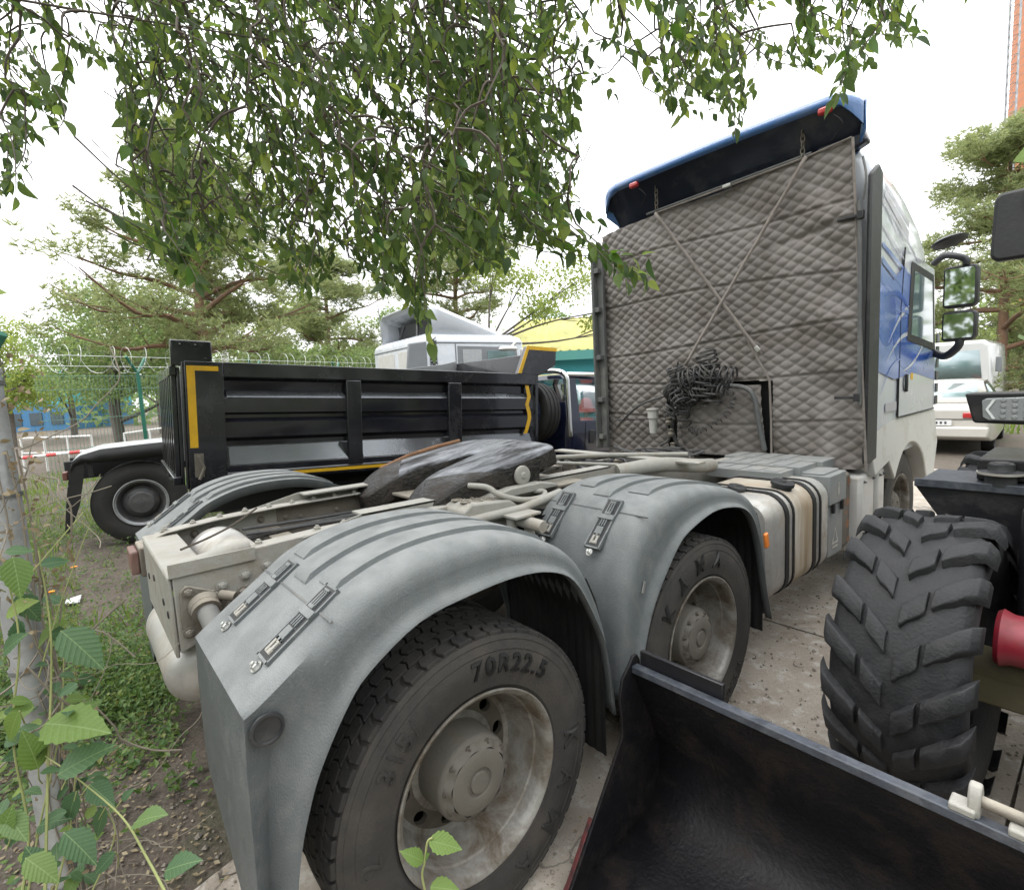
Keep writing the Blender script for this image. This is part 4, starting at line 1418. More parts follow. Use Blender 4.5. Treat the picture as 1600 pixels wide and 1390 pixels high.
# side air fins and dark corner trims behind the cab
for s_, y0 in ((-1, 3.50), (1, 3.60)):
    b = MB()
    b.prism([(y0, 1.05), (y0+.25, 1.05), (y0+.25, 3.18), (y0+.16, 3.22), (y0, 3.12)], lambda u, v, t: (t, u, v), s_*1.262, s_*1.232)
    fin = b.build('side_fin', 'trim_grey' if s_ < 0 else 'black_plastic', truck, bevel=0.012)
    if s_ < 0:
        b = MB()
        b.bx(-1.232, -1.15, 3.56, 3.60, 1.05, 3.05)
        for z in (1.15, 1.55, 2.0, 2.5, 2.9):
            b.bx(-1.232, -1.17, 3.51, 3.56, z, z+.05)
        b.build('fin_rib', 'trim_grey', fin, bevel=0.004)
b = MB()
b.tube([(1.215, 3.585, 1.5), (1.205, 3.58, 2.2), (1.19, 3.585, 2.95)], .014, 8)
b.tube(spline([(1.21, 3.59, 2.95), (1.23, 3.58, 3.1), (1.20, 3.60, 3.25)], 4), .008, 6)
b.build('corner_rod', 'trim_grey', truck)
for z in (1.55, 2.85):
    b = MB()
    b.box((1.13, 3.585, z), (.16, .03, .022))
    b.box((1.20, 3.58, z), (.04, .04, .06))
    b.build('hinge', 'black_plastic', truck, bevel=0.004)

# --- roof spoiler
def spoil(x):
    e = max(0, (abs(x-.04)-.95)/.23)
    e = min(1, e)
    return 3.50+.10*e*e+.06*(1-((x-.04)/1.18)**2)*-1+.02, 3.715-.10*e**2.5+.0*x
b, u = MB(), MB()
xs_ = [-1.10, -1.09, -1.06, -1.0, -.9]+[-.8+.2*i for i in range(9)]+[.9, 1.0, 1.08, 1.14, 1.18, 1.195, 1.20]
top, under = [], []
for i, x in enumerate(xs_):
    y, z = spoil(x)
    k = 0.0 if i in (0, len(xs_)-1) else (0.6 if i in (1, len(xs_)-2) else 1.0)
    h = .078
    lo = z-h-.10*max(0, (abs(x-.05)-1.02)/.15)
    top.append([(x*.62, 4.45, 3.46), (x*.80, 4.1, z-.05), (x*.95, y+.16, z+.006*k), (x, y+.02, z), (x, y-.012*k, z-.02), (x, y-.018*k, z-.06), (x, y-.008*k, lo), (x, y+.02, lo-.006)])
    under.append([(x, y+.02, lo-.006), (x, y+.05, lo+.01), (x*.97, 3.66, 3.50), (x*.95, 3.74, 3.34)])
b.loft(top, closed=False)
spo = b.build('roof_spoiler', 'blue_paint', truck, sharp=50)
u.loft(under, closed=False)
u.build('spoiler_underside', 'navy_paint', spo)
for s_ in (-1, 1):
    x = 1.20 if s_ > 0 else -1.10
    b = MB()
    y, z = spoil(x)
    b.add([(x, y+.02, z), (x, y+.02, z-.20), (x*.95, y+.16, z), (x*.90, 3.80, 3.30), (x*.80, 4.1, z-.05), (x*.72, 4.2, 3.30)], [(0, 1, 3, 2), (2, 3, 5, 4)])
    b.build('spoiler_cheek', 'blue_paint', spo, solid=.012)
for x in (.99, -.66):
    b = MB()
    y, z = spoil(x)
    b.box((x, y-.006, z-.105), (.09, .05, .048), Euler((0, 0, 0)))
    b.build('marker_lamp', 'red_lens', spo, bevel=0.014)
    b = MB()
    b.tube(spline([(x+.05, y, z-.15), (x+.10, y+.03, z-.22), (x+.02, y+.07, z-.3)], 4), .005, 5)
    b.build('lamp_wire', 'black_rubber', spo)
b = MB()
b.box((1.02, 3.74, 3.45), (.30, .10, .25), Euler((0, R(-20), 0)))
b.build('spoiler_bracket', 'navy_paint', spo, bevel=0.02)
b = MB()
b.box((.20, 3.60, 3.36), (.07, .04, .03))
b.build('work_lamp', 'steel_bright', spo, bevel=0.006)
b = MB()
b.tube([(-.62, 3.615, 3.355), (.2, 3.61, 3.375), (.86, 3.61, 3.395)], .012, 8)
b.build('hanging_rail', 'trim_grey', spo)
for x0 in (-.50, .80):
    for k in range(5):
        b = MB()
        z = 3.56-.045*k
        pth = [(x0+.013*math.cos(a)*(1 if k % 2 else .25), 3.60+.013*math.cos(a)*(.25 if k % 2 else 1), z+.030*math.sin(a)) for a in [2*PI*j/12 for j in range(13)]]
        b.tube(pth, .005, 6, caps=False)
        b.build('chain_link', 'frame_dusty', spo)

# --- cab mirrors
b = MB()
b.tube(spline([(1.24, 5.55, 2.72), (1.34, 5.45, 2.76), (1.48, 5.40, 2.70), (1.50, 5.40, 2.64)], 5), .03, 10)
b.tube(spline([(1.25, 5.60, 1.88), (1.36, 5.48, 1.84), (1.46, 5.42, 1.92), (1.47, 5.42, 2.0)], 5), .035, 10)
arm = b.build('mirror_arm', 'black_plastic', truck)
for z0, z1 in ((2.27, 2.64), (1.97, 2.24)):
    b = MB()
    b.prism([(1.345, z0+.02), (1.36, z0), (1.56, z0), (1.585, z0+.04), (1.585, z1-.03), (1.56, z1), (1.36, z1), (1.345, z1-.03)], lambda u, v, t: (u, t+.12*(u-1.46), v), 5.38, 5.50)
    b.build('mirror_housing', 'black_plastic', arm, bevel=0.015)
    b = MB()
    b.prism([(1.36, z0+.025), (1.555, z0+.025), (1.565, z0+.05), (1.565, z1-.05), (1.555, z1-.025), (1.36, z1-.025)], lambda u, v, t: (u, t+.12*(u-1.46), v), 5.372, 5.378)
    b.build('mirror_glass', 'mirror_glass', arm)
b = MB()
b.lathe([(-.03, 0), (-.03, .05), (-.02, .10), (0, .13), (.02, .12), (.03, 0)], n=24, M=Matrix.Translation((1.42, 5.15, 2.83)) @ Matrix.Rotation(R(75), 4, 'Y') @ Matrix.Scale(1.4, 4, (0, 1, 0)))
b.build('kerb_mirror', 'black_plastic', arm)

# ------------------------------------------------------------------ the quilted cover hung on the cab back
def quilt_material():
    m = mat('quilt', (0.195, 0.178, 0.167), 0.75, var=0.1, scale=3, dirt=(0.105, 0.088, 0.075), damt=0.5, dscale=2.6, bump=0.12, bscale=220)
    return m
quilt_material()
cover = thing('quilted_cover', 'grey quilted insulating cover strapped across the back of the tractor cab', 'cover', (0, 3.62, 1.0))
QY = 3.625
def qh(x, z):
    u_ = (x+.020*math.sin(z*2.3+x)+.008*math.sin(z*7+x*3))/.066
    v_ = (z+.016*math.sin(x*2.7)+.007*math.sin(x*6.5+z*2))/.045
    a, b_ = u_+v_, u_-v_
    h = (abs(math.sin(PI*a/1.0*.5*1.0))*abs(math.sin(PI*b_*.5)))**.5*.015
    for zs in SEAMS:
        d = (z-zs-.03*math.sin(x*1.9+zs*3)-.03*x*math.sin(zs*7))/.012
        h *= 1-.8*math.exp(-d*d)
        h += .004*math.exp(-((d-2.2)/1.8)**2)-.003*math.exp(-d*d)
    h += .012*math.sin(x*6.3+z*2.9+1.5*math.sin(z*2.1))*math.sin(z*4.1+x*2)+.018*math.sin(x*3.1+z*1.3)+.010*math.sin(z*5.2+x*1.7)+.006*math.sin(x*9+math.sin(z*4))*math.sin(z*3)
    return h
SEAMS = [1.38, 1.73, 2.07, 2.52, 2.98]
def quilt(x0f, x1f, z0, z1f, nx, nz, y0, skip=None, bulge=None):
    b = MB()
    vs = []
    for j in range(nz+1):
        for i in range(nx+1):
            s = i/nx
            xg = -1.2+2.45*s
            z1 = z1f(xg)
            z = z0+(z1-z0)*j/nz
            x = x0f(z)+(x1f(z)-x0f(z))*s
            y = y0-qh(x, z)-(bulge(x, z) if bulge else 0)
            vs.append((x, y-3.62, z-1.0))
    fs = []
    for j in range(nz):
        for i in range(nx):
            a = j*(nx+1)+i
            p = vs[a]
            if skip and skip(p[0], p[2]+1.0): continue
            fs.append((a, a+1, a+nx+2, a+nx+1))
    b.add(vs, fs)
    return b
def ztop(x):
    if x < -.5: return 3.33+.08*(x+.5)
    if x < .82: return 3.33+.04*(x+.5)/1.32
    return 3.37+.09*(x-.82)
def opening(x, z):
    return -.44 < x < .575 and z < 1.70-.25*max(0, -.2-x)
def wr(x, z):
    # slack folds near the right edge and lower right corner
    f = math.exp(-((x-1.02)/.16)**2)*(.02*math.sin(z*7)+.012*math.sin(z*17+x*9))
    f += .02*math.exp(-((z-2.83-.12*(x-1))/.03)**2)*max(0, min(1, (x-.3)/.5))*-1
    f += math.exp(-((z-1.25)/.3)**2)*max(0, x-.55)*.06*math.sin(x*22+z*4)
    return f
b = quilt(lambda z: -1.185+.03*max(0, z-2.9), lambda z: 1.262-.055*(z-1.0), 1.0, ztop, 290, 300, QY, opening, wr)
b.build('quilt', 'quilt', cover, sharp=80)
SEAMS = [1.36]
b = quilt(lambda z: -.33+.06*(z-1.05), lambda z: .52-.02*(z-1.05)*4, 1.06, lambda x: 1.67, 76, 66, QY+.03, None, lambda x, z: .10*max(0, 1-((x-.04)/.5)**2)*(1-max(0, (z-1.5))*4))
b.build('tunnel_panel', 'quilt', cover, sharp=80)
# opening edge welts
b = MB()
b.tube([(.578, -.03, .0), (.575, -.03, .35), (.56, -.03, .71), (.44, -.035, .93), (.33, -.04, 1.15)], .009, 6)
b.tube([(1.262, -.02, .0), (1.20, -.02, 1.2), (1.135, -.02, 2.40)], .010, 6)
b.tube([(-.5, -.02, 2.335), (.2, -.02, 2.355), (.82, -.02, 2.375), (1.13, -.02, 2.405)], .008, 6)
b.build('hem', 'strap_beige', cover)
# crossed straps lying on the quilt
def strap(p0, p1, name='strap', w=.030, sag=0.0, n=24):
    p0, p1 = Vector(p0), Vector(p1)
    rows = []
    d = (p1-p0).normalized()
    side = d.cross(Vector((0, 1, 0))).normalized()
    for k in range(n+1):
        p = p0.lerp(p1, k/n)
        p = p+Vector((0, -.004*math.sin(k*1.3), 0))
        rows.append([p-side*w/2, p+side*w/2])
    b = MB()
    b.loft(rows, closed=False)
    return b.build(name, 'strap_beige', cover, solid=0.004)
strap((-.50, -.048, 2.33), (.50, -.05, .92))
strap((.84, -.052, 2.37), (-.20, -.056, .88))
b = MB()
b.box((.47, -.055, .97), (.05, .012, .035), Euler((0, R(50), 0)))
b.build('strap_buckle', 'steel_bright', cover, bevel=0.004)

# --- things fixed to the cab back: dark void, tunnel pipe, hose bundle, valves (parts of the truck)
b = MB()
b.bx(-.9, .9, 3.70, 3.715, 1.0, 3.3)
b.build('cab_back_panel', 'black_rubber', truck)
b = MB()
b.tube(spline([(-.30, 3.56, 1.60), (-.05, 3.54, 1.66), (.25, 3.53, 1.67), (.40, 3.53, 1.64), (.46, 3.54, 1.55), (.49, 3.55, 1.35), (.53, 3.57, 1.12)], 5), .021, 14)
b.build('tunnel_pipe', 'trim_grey', truck)
def helix(path, r, turns, n=14):
    path = spline(path, 12)
    out = []
    tot = len(path)-1
    steps = int(turns*n)
    for k in range(steps+1):
        f = tot*k/steps
        i = min(int(f), tot-1)
        p = path[i].lerp(path[i+1], f-i)
        a, b_, t = basis(path[i+1]-path[i])
        an = 2*PI*k/n
        out.append(p+r*(math.cos(an)*a+math.sin(an)*b_))
    return out
hb = Vector((-.06, 3.50, 1.61))
rng = random.Random(5)
for k in range(9):
    c = hb+Vector((rng.uniform(-.19, .19), rng.uniform(-.05, .03), rng.uniform(-.12, .14)))
    d = Vector((rng.uniform(-1, 1), rng.uniform(-.4, .2), rng.uniform(-1.0, .6))).normalized()*rng.uniform(.14, .24)
    b = MB()
    b.tube(helix([c-d, c+Vector((rng.uniform(-.05, .05), 0, .04)), c+d], rng.uniform(.05, .09), rng.randint(6, 10), 12), .0085, 6)
    b.build('coiled_hose', 'hose_dusty', truck)
for k in range(8):
    c = hb+Vector((rng.uniform(-.12, .12), -.05, rng.uniform(-.12, .12)))
    b = MB()
    b.tube(spline([c+Vector((rng.uniform(-.22, .22), rng.uniform(-.05, .05), rng.uniform(-.2, .22))) for q in range(5)], 5), .009, 6)
    b.build('loose_hose', 'hose_dusty', truck)
b = MB()
b.tube(helix([(.10, 3.46, 1.66), (.30, 3.46, 1.60), (.27, 3.46, 1.45), (.14, 3.45, 1.34), (-.02, 3.45, 1.27), (-.10, 3.46, 1.30)], .024, 17, 10), .005, 5)
b.build('thin_coil', 'hose_dusty', truck)
b = MB()
b.tube(spline([(-.26, 3.50, 1.5), (-.30, 3.48, 1.3), (-.24, 3.5, 1.1), (-.2, 3.5, 1.02)], 5), .018, 8)
b.tube(spline([(-.33, 3.50, 1.5), (-.36, 3.48, 1.35), (-.32, 3.47, 1.2), (-.42, 3.46, 1.12)], 5), .012, 8)
b.tube(spline([(-1.0, 3.53, 1.28), (-.7, 3.50, 1.5), (-.38, 3.5, 1.6)], 4), .010, 7)
b.tube([(-1.0, 3.54, 1.36), (-.6, 3.53, 1.375)], .009, 7)
b.build('riser_hose', 'hose_dusty', truck)
for z, k in ((1.36, 0), (1.25, 1), (1.12, 2)):
    b = MB()
    b.lathe([(-.035, 0), (-.035, .022), (-.01, .03), (.01, .02), (.035, .026), (.04, 0)], (-.32+.02*k, 3.46, z), 'z', 12)
    b.build('coupling', 'frame_dusty', truck)
b = MB()
b.lathe([(-.16, 0), (-.16, .035), (-.02, .042), (-.015, .052), (.06, .052), (.065, .062), (.08, .062), (.082, 0)], (-.52, 3.50, 1.40), 'z', 20)
b.build('filter_bowl', 'skirt_white', truck)
b = MB()
for k in range(5):
    b.tube(spline([(-.45+.05*k, 3.40, 1.03), (-.35+.05*k, 3.36, 1.10), (-.2+.03*k, 3.42, 1.05)], 3), .012, 6)
b.box((-.22, 3.40, 1.08), (.16, .08, .09))
b.build('valve_manifold', 'hose_dusty', truck, bevel=0.005)

# ------------------------------------------------------------------ small black dump truck
DR = Euler((R(-3.2), 0, R(-3.87)))
DO = Vector((-2.6, .216, 2.098))-DR.to_matrix() @ Vector((0, 0, 2.1))
dump = thing('dump_truck', 'small black dump truck with yellow edge tape on its ribbed steel bed', 'dump truck', DO, DR)
prof = [(0.0, 1.975), (-.045, 1.945), (-.06, 1.86), (0.0, 1.79), (0.0, 1.665), (-.04, 1.645), (-.04, 1.615), (0.0, 1.58), (0.0, 1.445), (-.05, 1.41), (-.05, 1.37), (.02, 1.19), (.02, 1.14)]
b = MB()
b.loft([[(x, y, z) for x, z in prof] for y in (-.02, 3.42)], closed=False)
b.build('side_panel', 'dump_panel', dump, solid=0.01, smooth=False)
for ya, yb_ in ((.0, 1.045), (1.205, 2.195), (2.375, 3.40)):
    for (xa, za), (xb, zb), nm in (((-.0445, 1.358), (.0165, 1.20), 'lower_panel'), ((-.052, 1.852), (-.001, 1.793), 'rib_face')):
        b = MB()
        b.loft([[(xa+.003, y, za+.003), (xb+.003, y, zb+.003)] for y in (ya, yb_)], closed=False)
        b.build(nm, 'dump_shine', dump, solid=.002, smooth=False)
b = MB()
b.bx(-.06, .022, -.02, 3.45, 1.972, 2.10)
b.build('top_rail', 'dump_black', dump, bevel=0.006)
for y0, y1 in ((1.05, 1.20), (2.20, 2.37)):
    b = MB()
    b.prism([(y0, 1.13), (y1, 1.13), (y1, 1.97), (y0, 1.97)], lambda u, v, t: (t, u, v), -.05, .026)
    b.prism([(y0-.07, 1.37), (y0, 1.37), (y0, 1.19)], lambda u, v, t: (t, u, v), -.04, .021)
    b.build('stake', 'dump_black', dump, bevel=0.008)
b = MB()
b.bx(-.07, .03, -.31, -.022, 1.02, 2.098)
b.bx(-.075, .018, -.33, -.312, 1.02, 2.09)
corner = b.build('corner_post', 'dump_black', dump, bevel=0.006)
b = MB()
b.bx(-.10, .012, -.40, -.10, 2.06, 2.27)
b.build('stake_extension', 'dump_black', dump, bevel=0.01)
for y, z in ((-.33, 2.23), (-.15, 2.12), (-.22, 2.23)):
    bolt(dump, (.012, y, z), (1, 0, 0), 'dump_black', .010)
b = MB()
b.bx(.0305, .0325, -.295, -.235, 1.37, 2.06)
b.bx(.0305, .0325, -.235, -.06, 2.02, 2.06)
b.build('yellow_tape', 'yellow_tape', dump)
b = MB()
b.bx(.0305, .04, -.27, -.20, 1.12, 1.32)
b.tube([(.05, -.24, 1.30), (.05, -.20, 1.20), (.05, -.24, 1.10)], .012, 6)
b.build('gate_latch', 'frame_dusty', dump)
b = MB()
b.bx(-1.95, -.07, -.36, -.335, 1.05, 2.05)
for k in range(8):
    b.bx(-.12-.24*k, -.18-.24*k, -.40, -.36, 1.05, 2.05)
b.bx(-1.95, -.06, -.42, -.36, 1.05, 1.12)
b.bx(-1.95, -.06, -.41, -.36, 1.98, 2.06)
b.build('tailgate', 'dump_black', dump, bevel=0.006)
b = MB()
b.bx(-1.95, .02, -.02, 3.45, 1.06, 1.125)
b.build('bed_floor', 'dump_black', dump)
b = MB()
b.bx(.021, .025, .25, 3.40, 1.085, 1.115)
b.build('yellow_tape', 'yellow_tape', dump)
b = MB()
b.prism([(-.30, 1.1), (3.45, 1.1), (3.45, 2.40), (3.2, 2.34), (1.6, 2.10), (-.30, 2.08)], lambda u, v, t: (t, u, v), -1.95, -1.90)
b.build('far_side', 'bed_grey', dump, bevel=0.004)
b = MB()
b.bx(-1.95, .02, 3.45, 3.50, 1.1, 2.36)
b.prism([(3.18, 2.098), (3.32, 2.44), (3.80, 2.44), (3.78, 2.22), (3.52, 2.09)], lambda u, v, t: (t, u, v), -.05, .024)
b.build('headboard', 'dump_black', dump, bevel=0.006)
b = MB()
b.prism([(3.175, 2.105), (3.315, 2.445), (3.36, 2.445), (3.225, 2.105)], lambda u, v, t: (t, u, v), .0245, .030)
b.prism([(3.36, 2.445), (3.80, 2.445), (3.80, 2.40), (3.345, 2.40)], lambda u, v, t: (t, u, v), .0245, .030)
b.build('yellow_tape', 'yellow_tape', dump)
pts = [(3.30, 1.96), (3.335, 1.82), (3.30, 1.72), (3.335, 1.62), (3.34, 1.55), (3.30, 1.42), (3.27, 1.36)]
b = MB()
b.prism([(a, z) for a, z in pts]+[(a+.055, z) for a, z in pts[::-1]], lambda u, v, t: (t, u, v), .001, .004)
b.build('yellow_tape', 'yellow_tape', dump)
# spare wheel behind the cab
b = MB()
b.lathe([(-.10, .22), (-.115, .28), (-.12, .34), (-.105, .375), (-.07, .385), (-.068, .377), (-.055, .377), (-.053, .387), (-.012, .388), (-.01, .379), (.01, .379), (.012, .388), (.053, .387), (.055, .377), (.068, .377), (.07, .385), (.105, .375), (.12, .34), (.115, .28), (.10, .22)], (-.30, 3.72, 1.62), 'y', 48)
b.build('spare_tyre', 'tyre_rubber', dump)
# cab
b = MB()
def dcab(z, x0, x1, y0, y1, r=.12):
    return [(x0+(x-0)*(1), y, z) for x, y in [(p[0], p[1]) for p in rounded(0, x1-x0, y0, y1, r)]]
b.loft([dcab(.95, -1.78, .03, 4.0, 5.62), dcab(1.45, -1.80, .05, 3.98, 5.66), dcab(1.50, -1.79, .045, 3.98, 5.64)], caps=True)
dcabo = b.build('cab', 'navy_cab', dump, sharp=50)
b = MB()
b.loft([dcab(2.06, -1.70, -.03, 4.0, 5.32), dcab(2.12, -1.66, -.06, 4.02, 5.28), dcab(2.15, -1.5, -.2, 4.15, 5.1)], caps=True)
b.build('cab_roof', 'navy_cab', dump, sharp=50)
for x in (0, 1):
    sx = .035 if x else -1.785
    tx = -.045 if x else -1.685
    for (ya, yb) in ((4.0, 4.22), (5.50, 5.62)):
        b = MB()
        top_y = (4.02, 4.20) if ya < 4.5 else (5.20, 5.28)
        b.add([(sx, ya, 1.49), (sx, yb, 1.49), (sx-.05*(1 if x else -1), yb, 1.49), (sx-.05*(1 if x else -1), ya, 1.49),
               (tx, top_y[0], 2.07), (tx, top_y[1], 2.07), (tx-.05*(1 if x else -1), top_y[1], 2.07), (tx-.05*(1 if x else -1), top_y[0], 2.07)],
              [(0, 1, 2, 3), (4, 5, 6, 7), (0, 1, 5, 4), (1, 2, 6, 5), (2, 3, 7, 6), (3, 0, 4, 7)])
        b.build('pillar', 'navy_cab', dump, bevel=0.006)
    b = MB()
    b.add([(sx-.01, 4.20, 1.49), (sx-.01, 5.52, 1.49), (tx-.01, 5.22, 2.07), (tx-.01, 4.18, 2.07)], [(0, 1, 2, 3)])
    b.build('door_glass', 'glass', dump, solid=.004)
b = MB()
b.bx(-1.70, -.05, 4.02, 4.05, 1.49, 1.75)
b.build('cab_back', 'navy_cab', dump)
b = MB()
b.tube(spline([(.05, 4.02, 1.30), (.05, 3.97, 1.9), (.03, 3.96, 2.08), (-.10, 3.93, 2.16), (-.5, 3.93, 2.18)], 5), .035, 10)
b.build('intake_pipe', 'chrome', dump)
b = MB()
b.tube([(-.03, 4.02, 2.12), (-.02, 4.6, 2.13), (-.02, 5.25, 2.12)], .03, 8)
b.build('roof_gutter', 'chrome', dump)
b = MB()
b.box((.052, 4.42, 1.28), (.012, .09, .18))
b.build('door_handle', 'black_plastic', dump, bevel=0.01)
b = MB()
b.tube([(.048, 4.30, 1.0), (.052, 4.30, 1.48)], .004, 4)
b.tube([(.055, 4.3, 1.06), (.055, 5.5, 1.06)], .004, 4)
b.build('door_gap', 'black_rubber', dump)
b = MB()
b.bx(-1.45, -1.35, -.2, 5.4, .72, .92)
b.bx(-.55, -.45, -.2, 5.4, .72, .92)
b.bx(-1.6, -.3, 2.6, 3.4, .5, .95)
b.bx(-.5, -.05, 2.2, 3.0, .55, .95)
b.build('chassis', 'black_rubber', dump, bevel=0.01)
dt = MB()
dt.lathe([(-.10, .20), (-.115, .28), (-.105, .36), (-.07, .385), (.07, .385), (.105, .36), (.115, .28), (.10, .20), (.03, .17), (.05, .08), (.06, 0)], n=36)
dtm = dt.mesh('wheel', 'tyre_rubber')
for x, y in ((-.18, .95), (-.42, .95), (-1.55, .95), (-1.79, .95), (-.15, 4.75), (-1.65, 4.75)):
    place('wheel', dtm, dump, (x, y, .385+.03))

# ------------------------------------------------------------------ white tractor behind the dump truck
wt = thing('white_truck', 'white long-distance truck standing behind the black dump truck bed', 'truck', (-5.84, -.25, -.03), (0, 0, R(-5)))
b = MB()
b.lathe([(-.27, .28), (-.30, .34), (-.29, .45), (-.25, .52), (-.22, .535), (-.06, .535), (-.02, .52), (.012, .45), (.016, .40), (.0, .34), (-.02, .30)], n=64, org=(0, 0, .535))
wtt = b.build('tyre', 'tyre_rubber', wt)
b = MB()
b.lathe([(-.02, .30), (.004, .305), (.006, .296), (-.02, .285), (-.03, .27)], n=64, org=(0, 0, .535), mi=1)
b.lathe([(-.03, .27), (-.05, .25), (-.10, .235), (-.12, .215), (-.09, .20), (-.06, .175), (-.05, .16), (.0, .15), (.02, .13), (.024, .05), (.03, 0)], n=64, org=(0, 0, .535))
b.build('rim', ['rim_dark', 'galvanised'], wtt)
for y0 in (1.36, 4.9):
    place('tyre', wtt.data, wt, (0, y0, 0))
    place('tyre', wtt.data, wt, (-2.1, y0, 0))
place('tyre', wtt.data, wt, (-2.1, 0, 0))
b = MB()
guard = [(-.66, 1.08), (-.63, 1.17), (-.55, 1.23), (-.35, 1.285), (0, 1.30), (.6, 1.32), (2.0, 1.33)]
b.loft([[(.06, y, z), (-.62, y, z+.02), (-.62, y, z-.03), (.06, y, z-.03)] for y, z in guard], caps=True)
grd = b.build('mudguard', 'white_top', wt)
b = MB()
b.loft([[(.065, y, z-.005), (.065, y, z-.03-.16*min(1, max(.1, (y+.7)/.4)))] for y, z in guard], closed=False)
b.build('guard_side', 'black_rubber', wt, solid=.015)
b = MB()
b.loft([[(.06, -.655-.018*k, 1.09-.13*k-.0*k), (-.56, -.655-.018*k, 1.09-.13*k)] for k in range(7)], closed=False)
b.prism([(-.66, 1.12), (-.52, 1.14), (-.55, .95), (-.62, .62), (-.74, .30), (-.80, .28), (-.74, .7)], lambda u, v, t: (t, u, v), .02, .058)
b.build('mud_flap', 'black_rubber', wt)
b = MB()
b.bx(.02, .05, -.50, -.45, .95, 1.2)
b.build('guard_stay', 'black_rubber', wt)
b = MB()
b.box((-.10, -.73, .98), (.16, .05, .10))
b.build('tail_lamp', 'brown_lens', wt, bevel=0.01)
b = MB()
for x in (-.85, -1.55):
    b.bx(x-.05, x+.05, -.8, 6, .85, 1.1)
b.bx(-1.8, -.6, -.1, .1, .4, .65)
b.build('chassis', 'black_rubber', wt, bevel=.01)
CY = 4.25
b = MB()
def wr_(z, xa, xb, ya, yb, r=.05):
    return [(xa+x, y, z) for x, y in rounded(0, xb-xa, ya, yb, r)]
b.loft([wr_(1.0, -2.40, .02, CY, CY+2.1), wr_(2.66, -2.42, .04, CY, CY+2.1), wr_(2.73, -2.40, .02, CY+.02, CY+2.05), wr_(2.80, -2.30, -.08, CY+.08, CY+1.9), wr_(2.82, -2.1, -.3, CY+.2, CY+1.6)], caps=True)
wcab = b.build('cab', 'cab_white', wt, sharp=45)
for x0, x1 in ((-2.20, -1.35), (-1.15, -.75)):
    b = MB()
    b.bx(x0, x1, CY-.012, CY+.002, 2.1, 2.56)
    b.build('panel', 'skirt_white', wcab, bevel=.02)
# roof air deflector: open shell towards the rear
b = MB()
sec = []
for k in range(9):
    t = k/8
    y = CY+.15+1.55*t
    z = 2.84+.52*(1-t)
    xh = 1.10
    sec.append([(-1.19-xh, y, 2.74), (-1.19-xh+.02, y, z-.07), (-1.19-xh+.10, y, z), (-1.19, y, z+.02), (-1.19+xh-.10, y, z), (-1.19+xh-.02, y, z-.07), (-1.19+xh, y, 2.74)])
b.loft(sec, closed=False)
dfl = b.build('roof_deflector', 'cab_white', wt, solid=.02, sharp=18)
b = MB()
b.add([(-2.2, CY+.55, 2.80), (-2.1, CY+.45, 3.15), (-.25, CY+.45, 3.15), (-.2, CY+.55, 2.80)], [(0, 1, 2, 3)])  # black sheet colours the inside of the open shell dark; tubes are struts
b.tube([(-1.6, CY+.2, 2.72), (-1.45, CY+.3, 3.1)], .03, 6)
b.tube([(-.7, CY+.2, 2.72), (-.85, CY+.3, 3.1)], .03, 6)
b.build('brace_and_dark_sheet', 'black_plastic', dfl)
b = MB()
b.prism([(CY-.42, 1.9), (CY+.0, 1.9), (CY+.02, 2.66), (CY-.32, 2.62)], lambda u, v, t: (t, u, v), -.02, .035)
wf = b.build('side_deflector', 'deflector_grey', wt, bevel=.02)
b = MB()
for k in range(9):
    b.tube([(.05, CY+.06+.0*k, 2.15+.06*k), (.05, CY+.20, 2.25+.06*k)], .010, 4)
    b.tube([(.05, CY+.20, 2.15+.06*k), (.05, CY+.06, 2.25+.06*k)], .010, 4)
b.build('air_grille', 'black_plastic', wf)
b = MB()
b.prism([(CY+.62, 1.98), (CY+2.0, 1.98), (CY+1.92, 2.56), (CY+.62, 2.58)], lambda u, v, t: (t, u, v), .04, .05)
wdr = b.build('door', 'deflector_grey', wt, bevel=.01)
b = MB()
b.prism([(CY+.72, 2.05), (CY+1.12, 2.05), (CY+1.12, 2.52), (CY+.72, 2.52)], lambda u, v, t: (t, u, v), .051, .054)
b.build('curtain_window', 'curtain', wdr)
b = MB()
b.prism([(CY+1.25, 2.05), (CY+1.92, 2.05), (CY+1.86, 2.48), (CY+1.25, 2.50)], lambda u, v, t: (t, u, v), .051, .054)
b.build('pane', 'window_reflect', wdr)
b = MB()
b.lathe([(-.05, 0), (-.05, .10), (0, .13), (.03, .10), (.035, 0)], n=20, M=Matrix.Translation((.30, CY+1.55, 2.50)) @ Matrix.Scale(1.6, 4, (0, 1, 0)) @ Matrix.Rotation(R(90), 4, 'Y'))
mir_ = b.build('mirror', 'skirt_white', wt)
b = MB()
b.tube([(.04, CY+1.9, 2.62), (.2, CY+1.8, 2.64), (.3, CY+1.6, 2.52)], .02, 6)
b.build('mirror_arm', 'skirt_white', mir_)
b = MB()
b.box((.28, CY+1.95, 2.30), (.16, .12, .42), Euler((0, 0, R(12))))
b.build('mirror', 'skirt_white', wt, bevel=.02)
b = MB()
b.tube([(-2.1, CY+.1, 2.5), (-2.12, CY+.05, 3.6)], .012, 5)
b.build('aerial', 'galvanised', wt)
b = MB()
b.tube([(.045, CY+.05, 2.64), (.045, CY+2.05, 2.64)], .012, 5)
b.tube([(.045, CY+.58, 1.6), (.045, CY+.58, 2.62)], .010, 5)
b.tube([(-2.40, CY-.004, 2.62), (.02, CY-.004, 2.62)], .010, 5)
b.build('drip_rail', 'deflector_grey', wt)

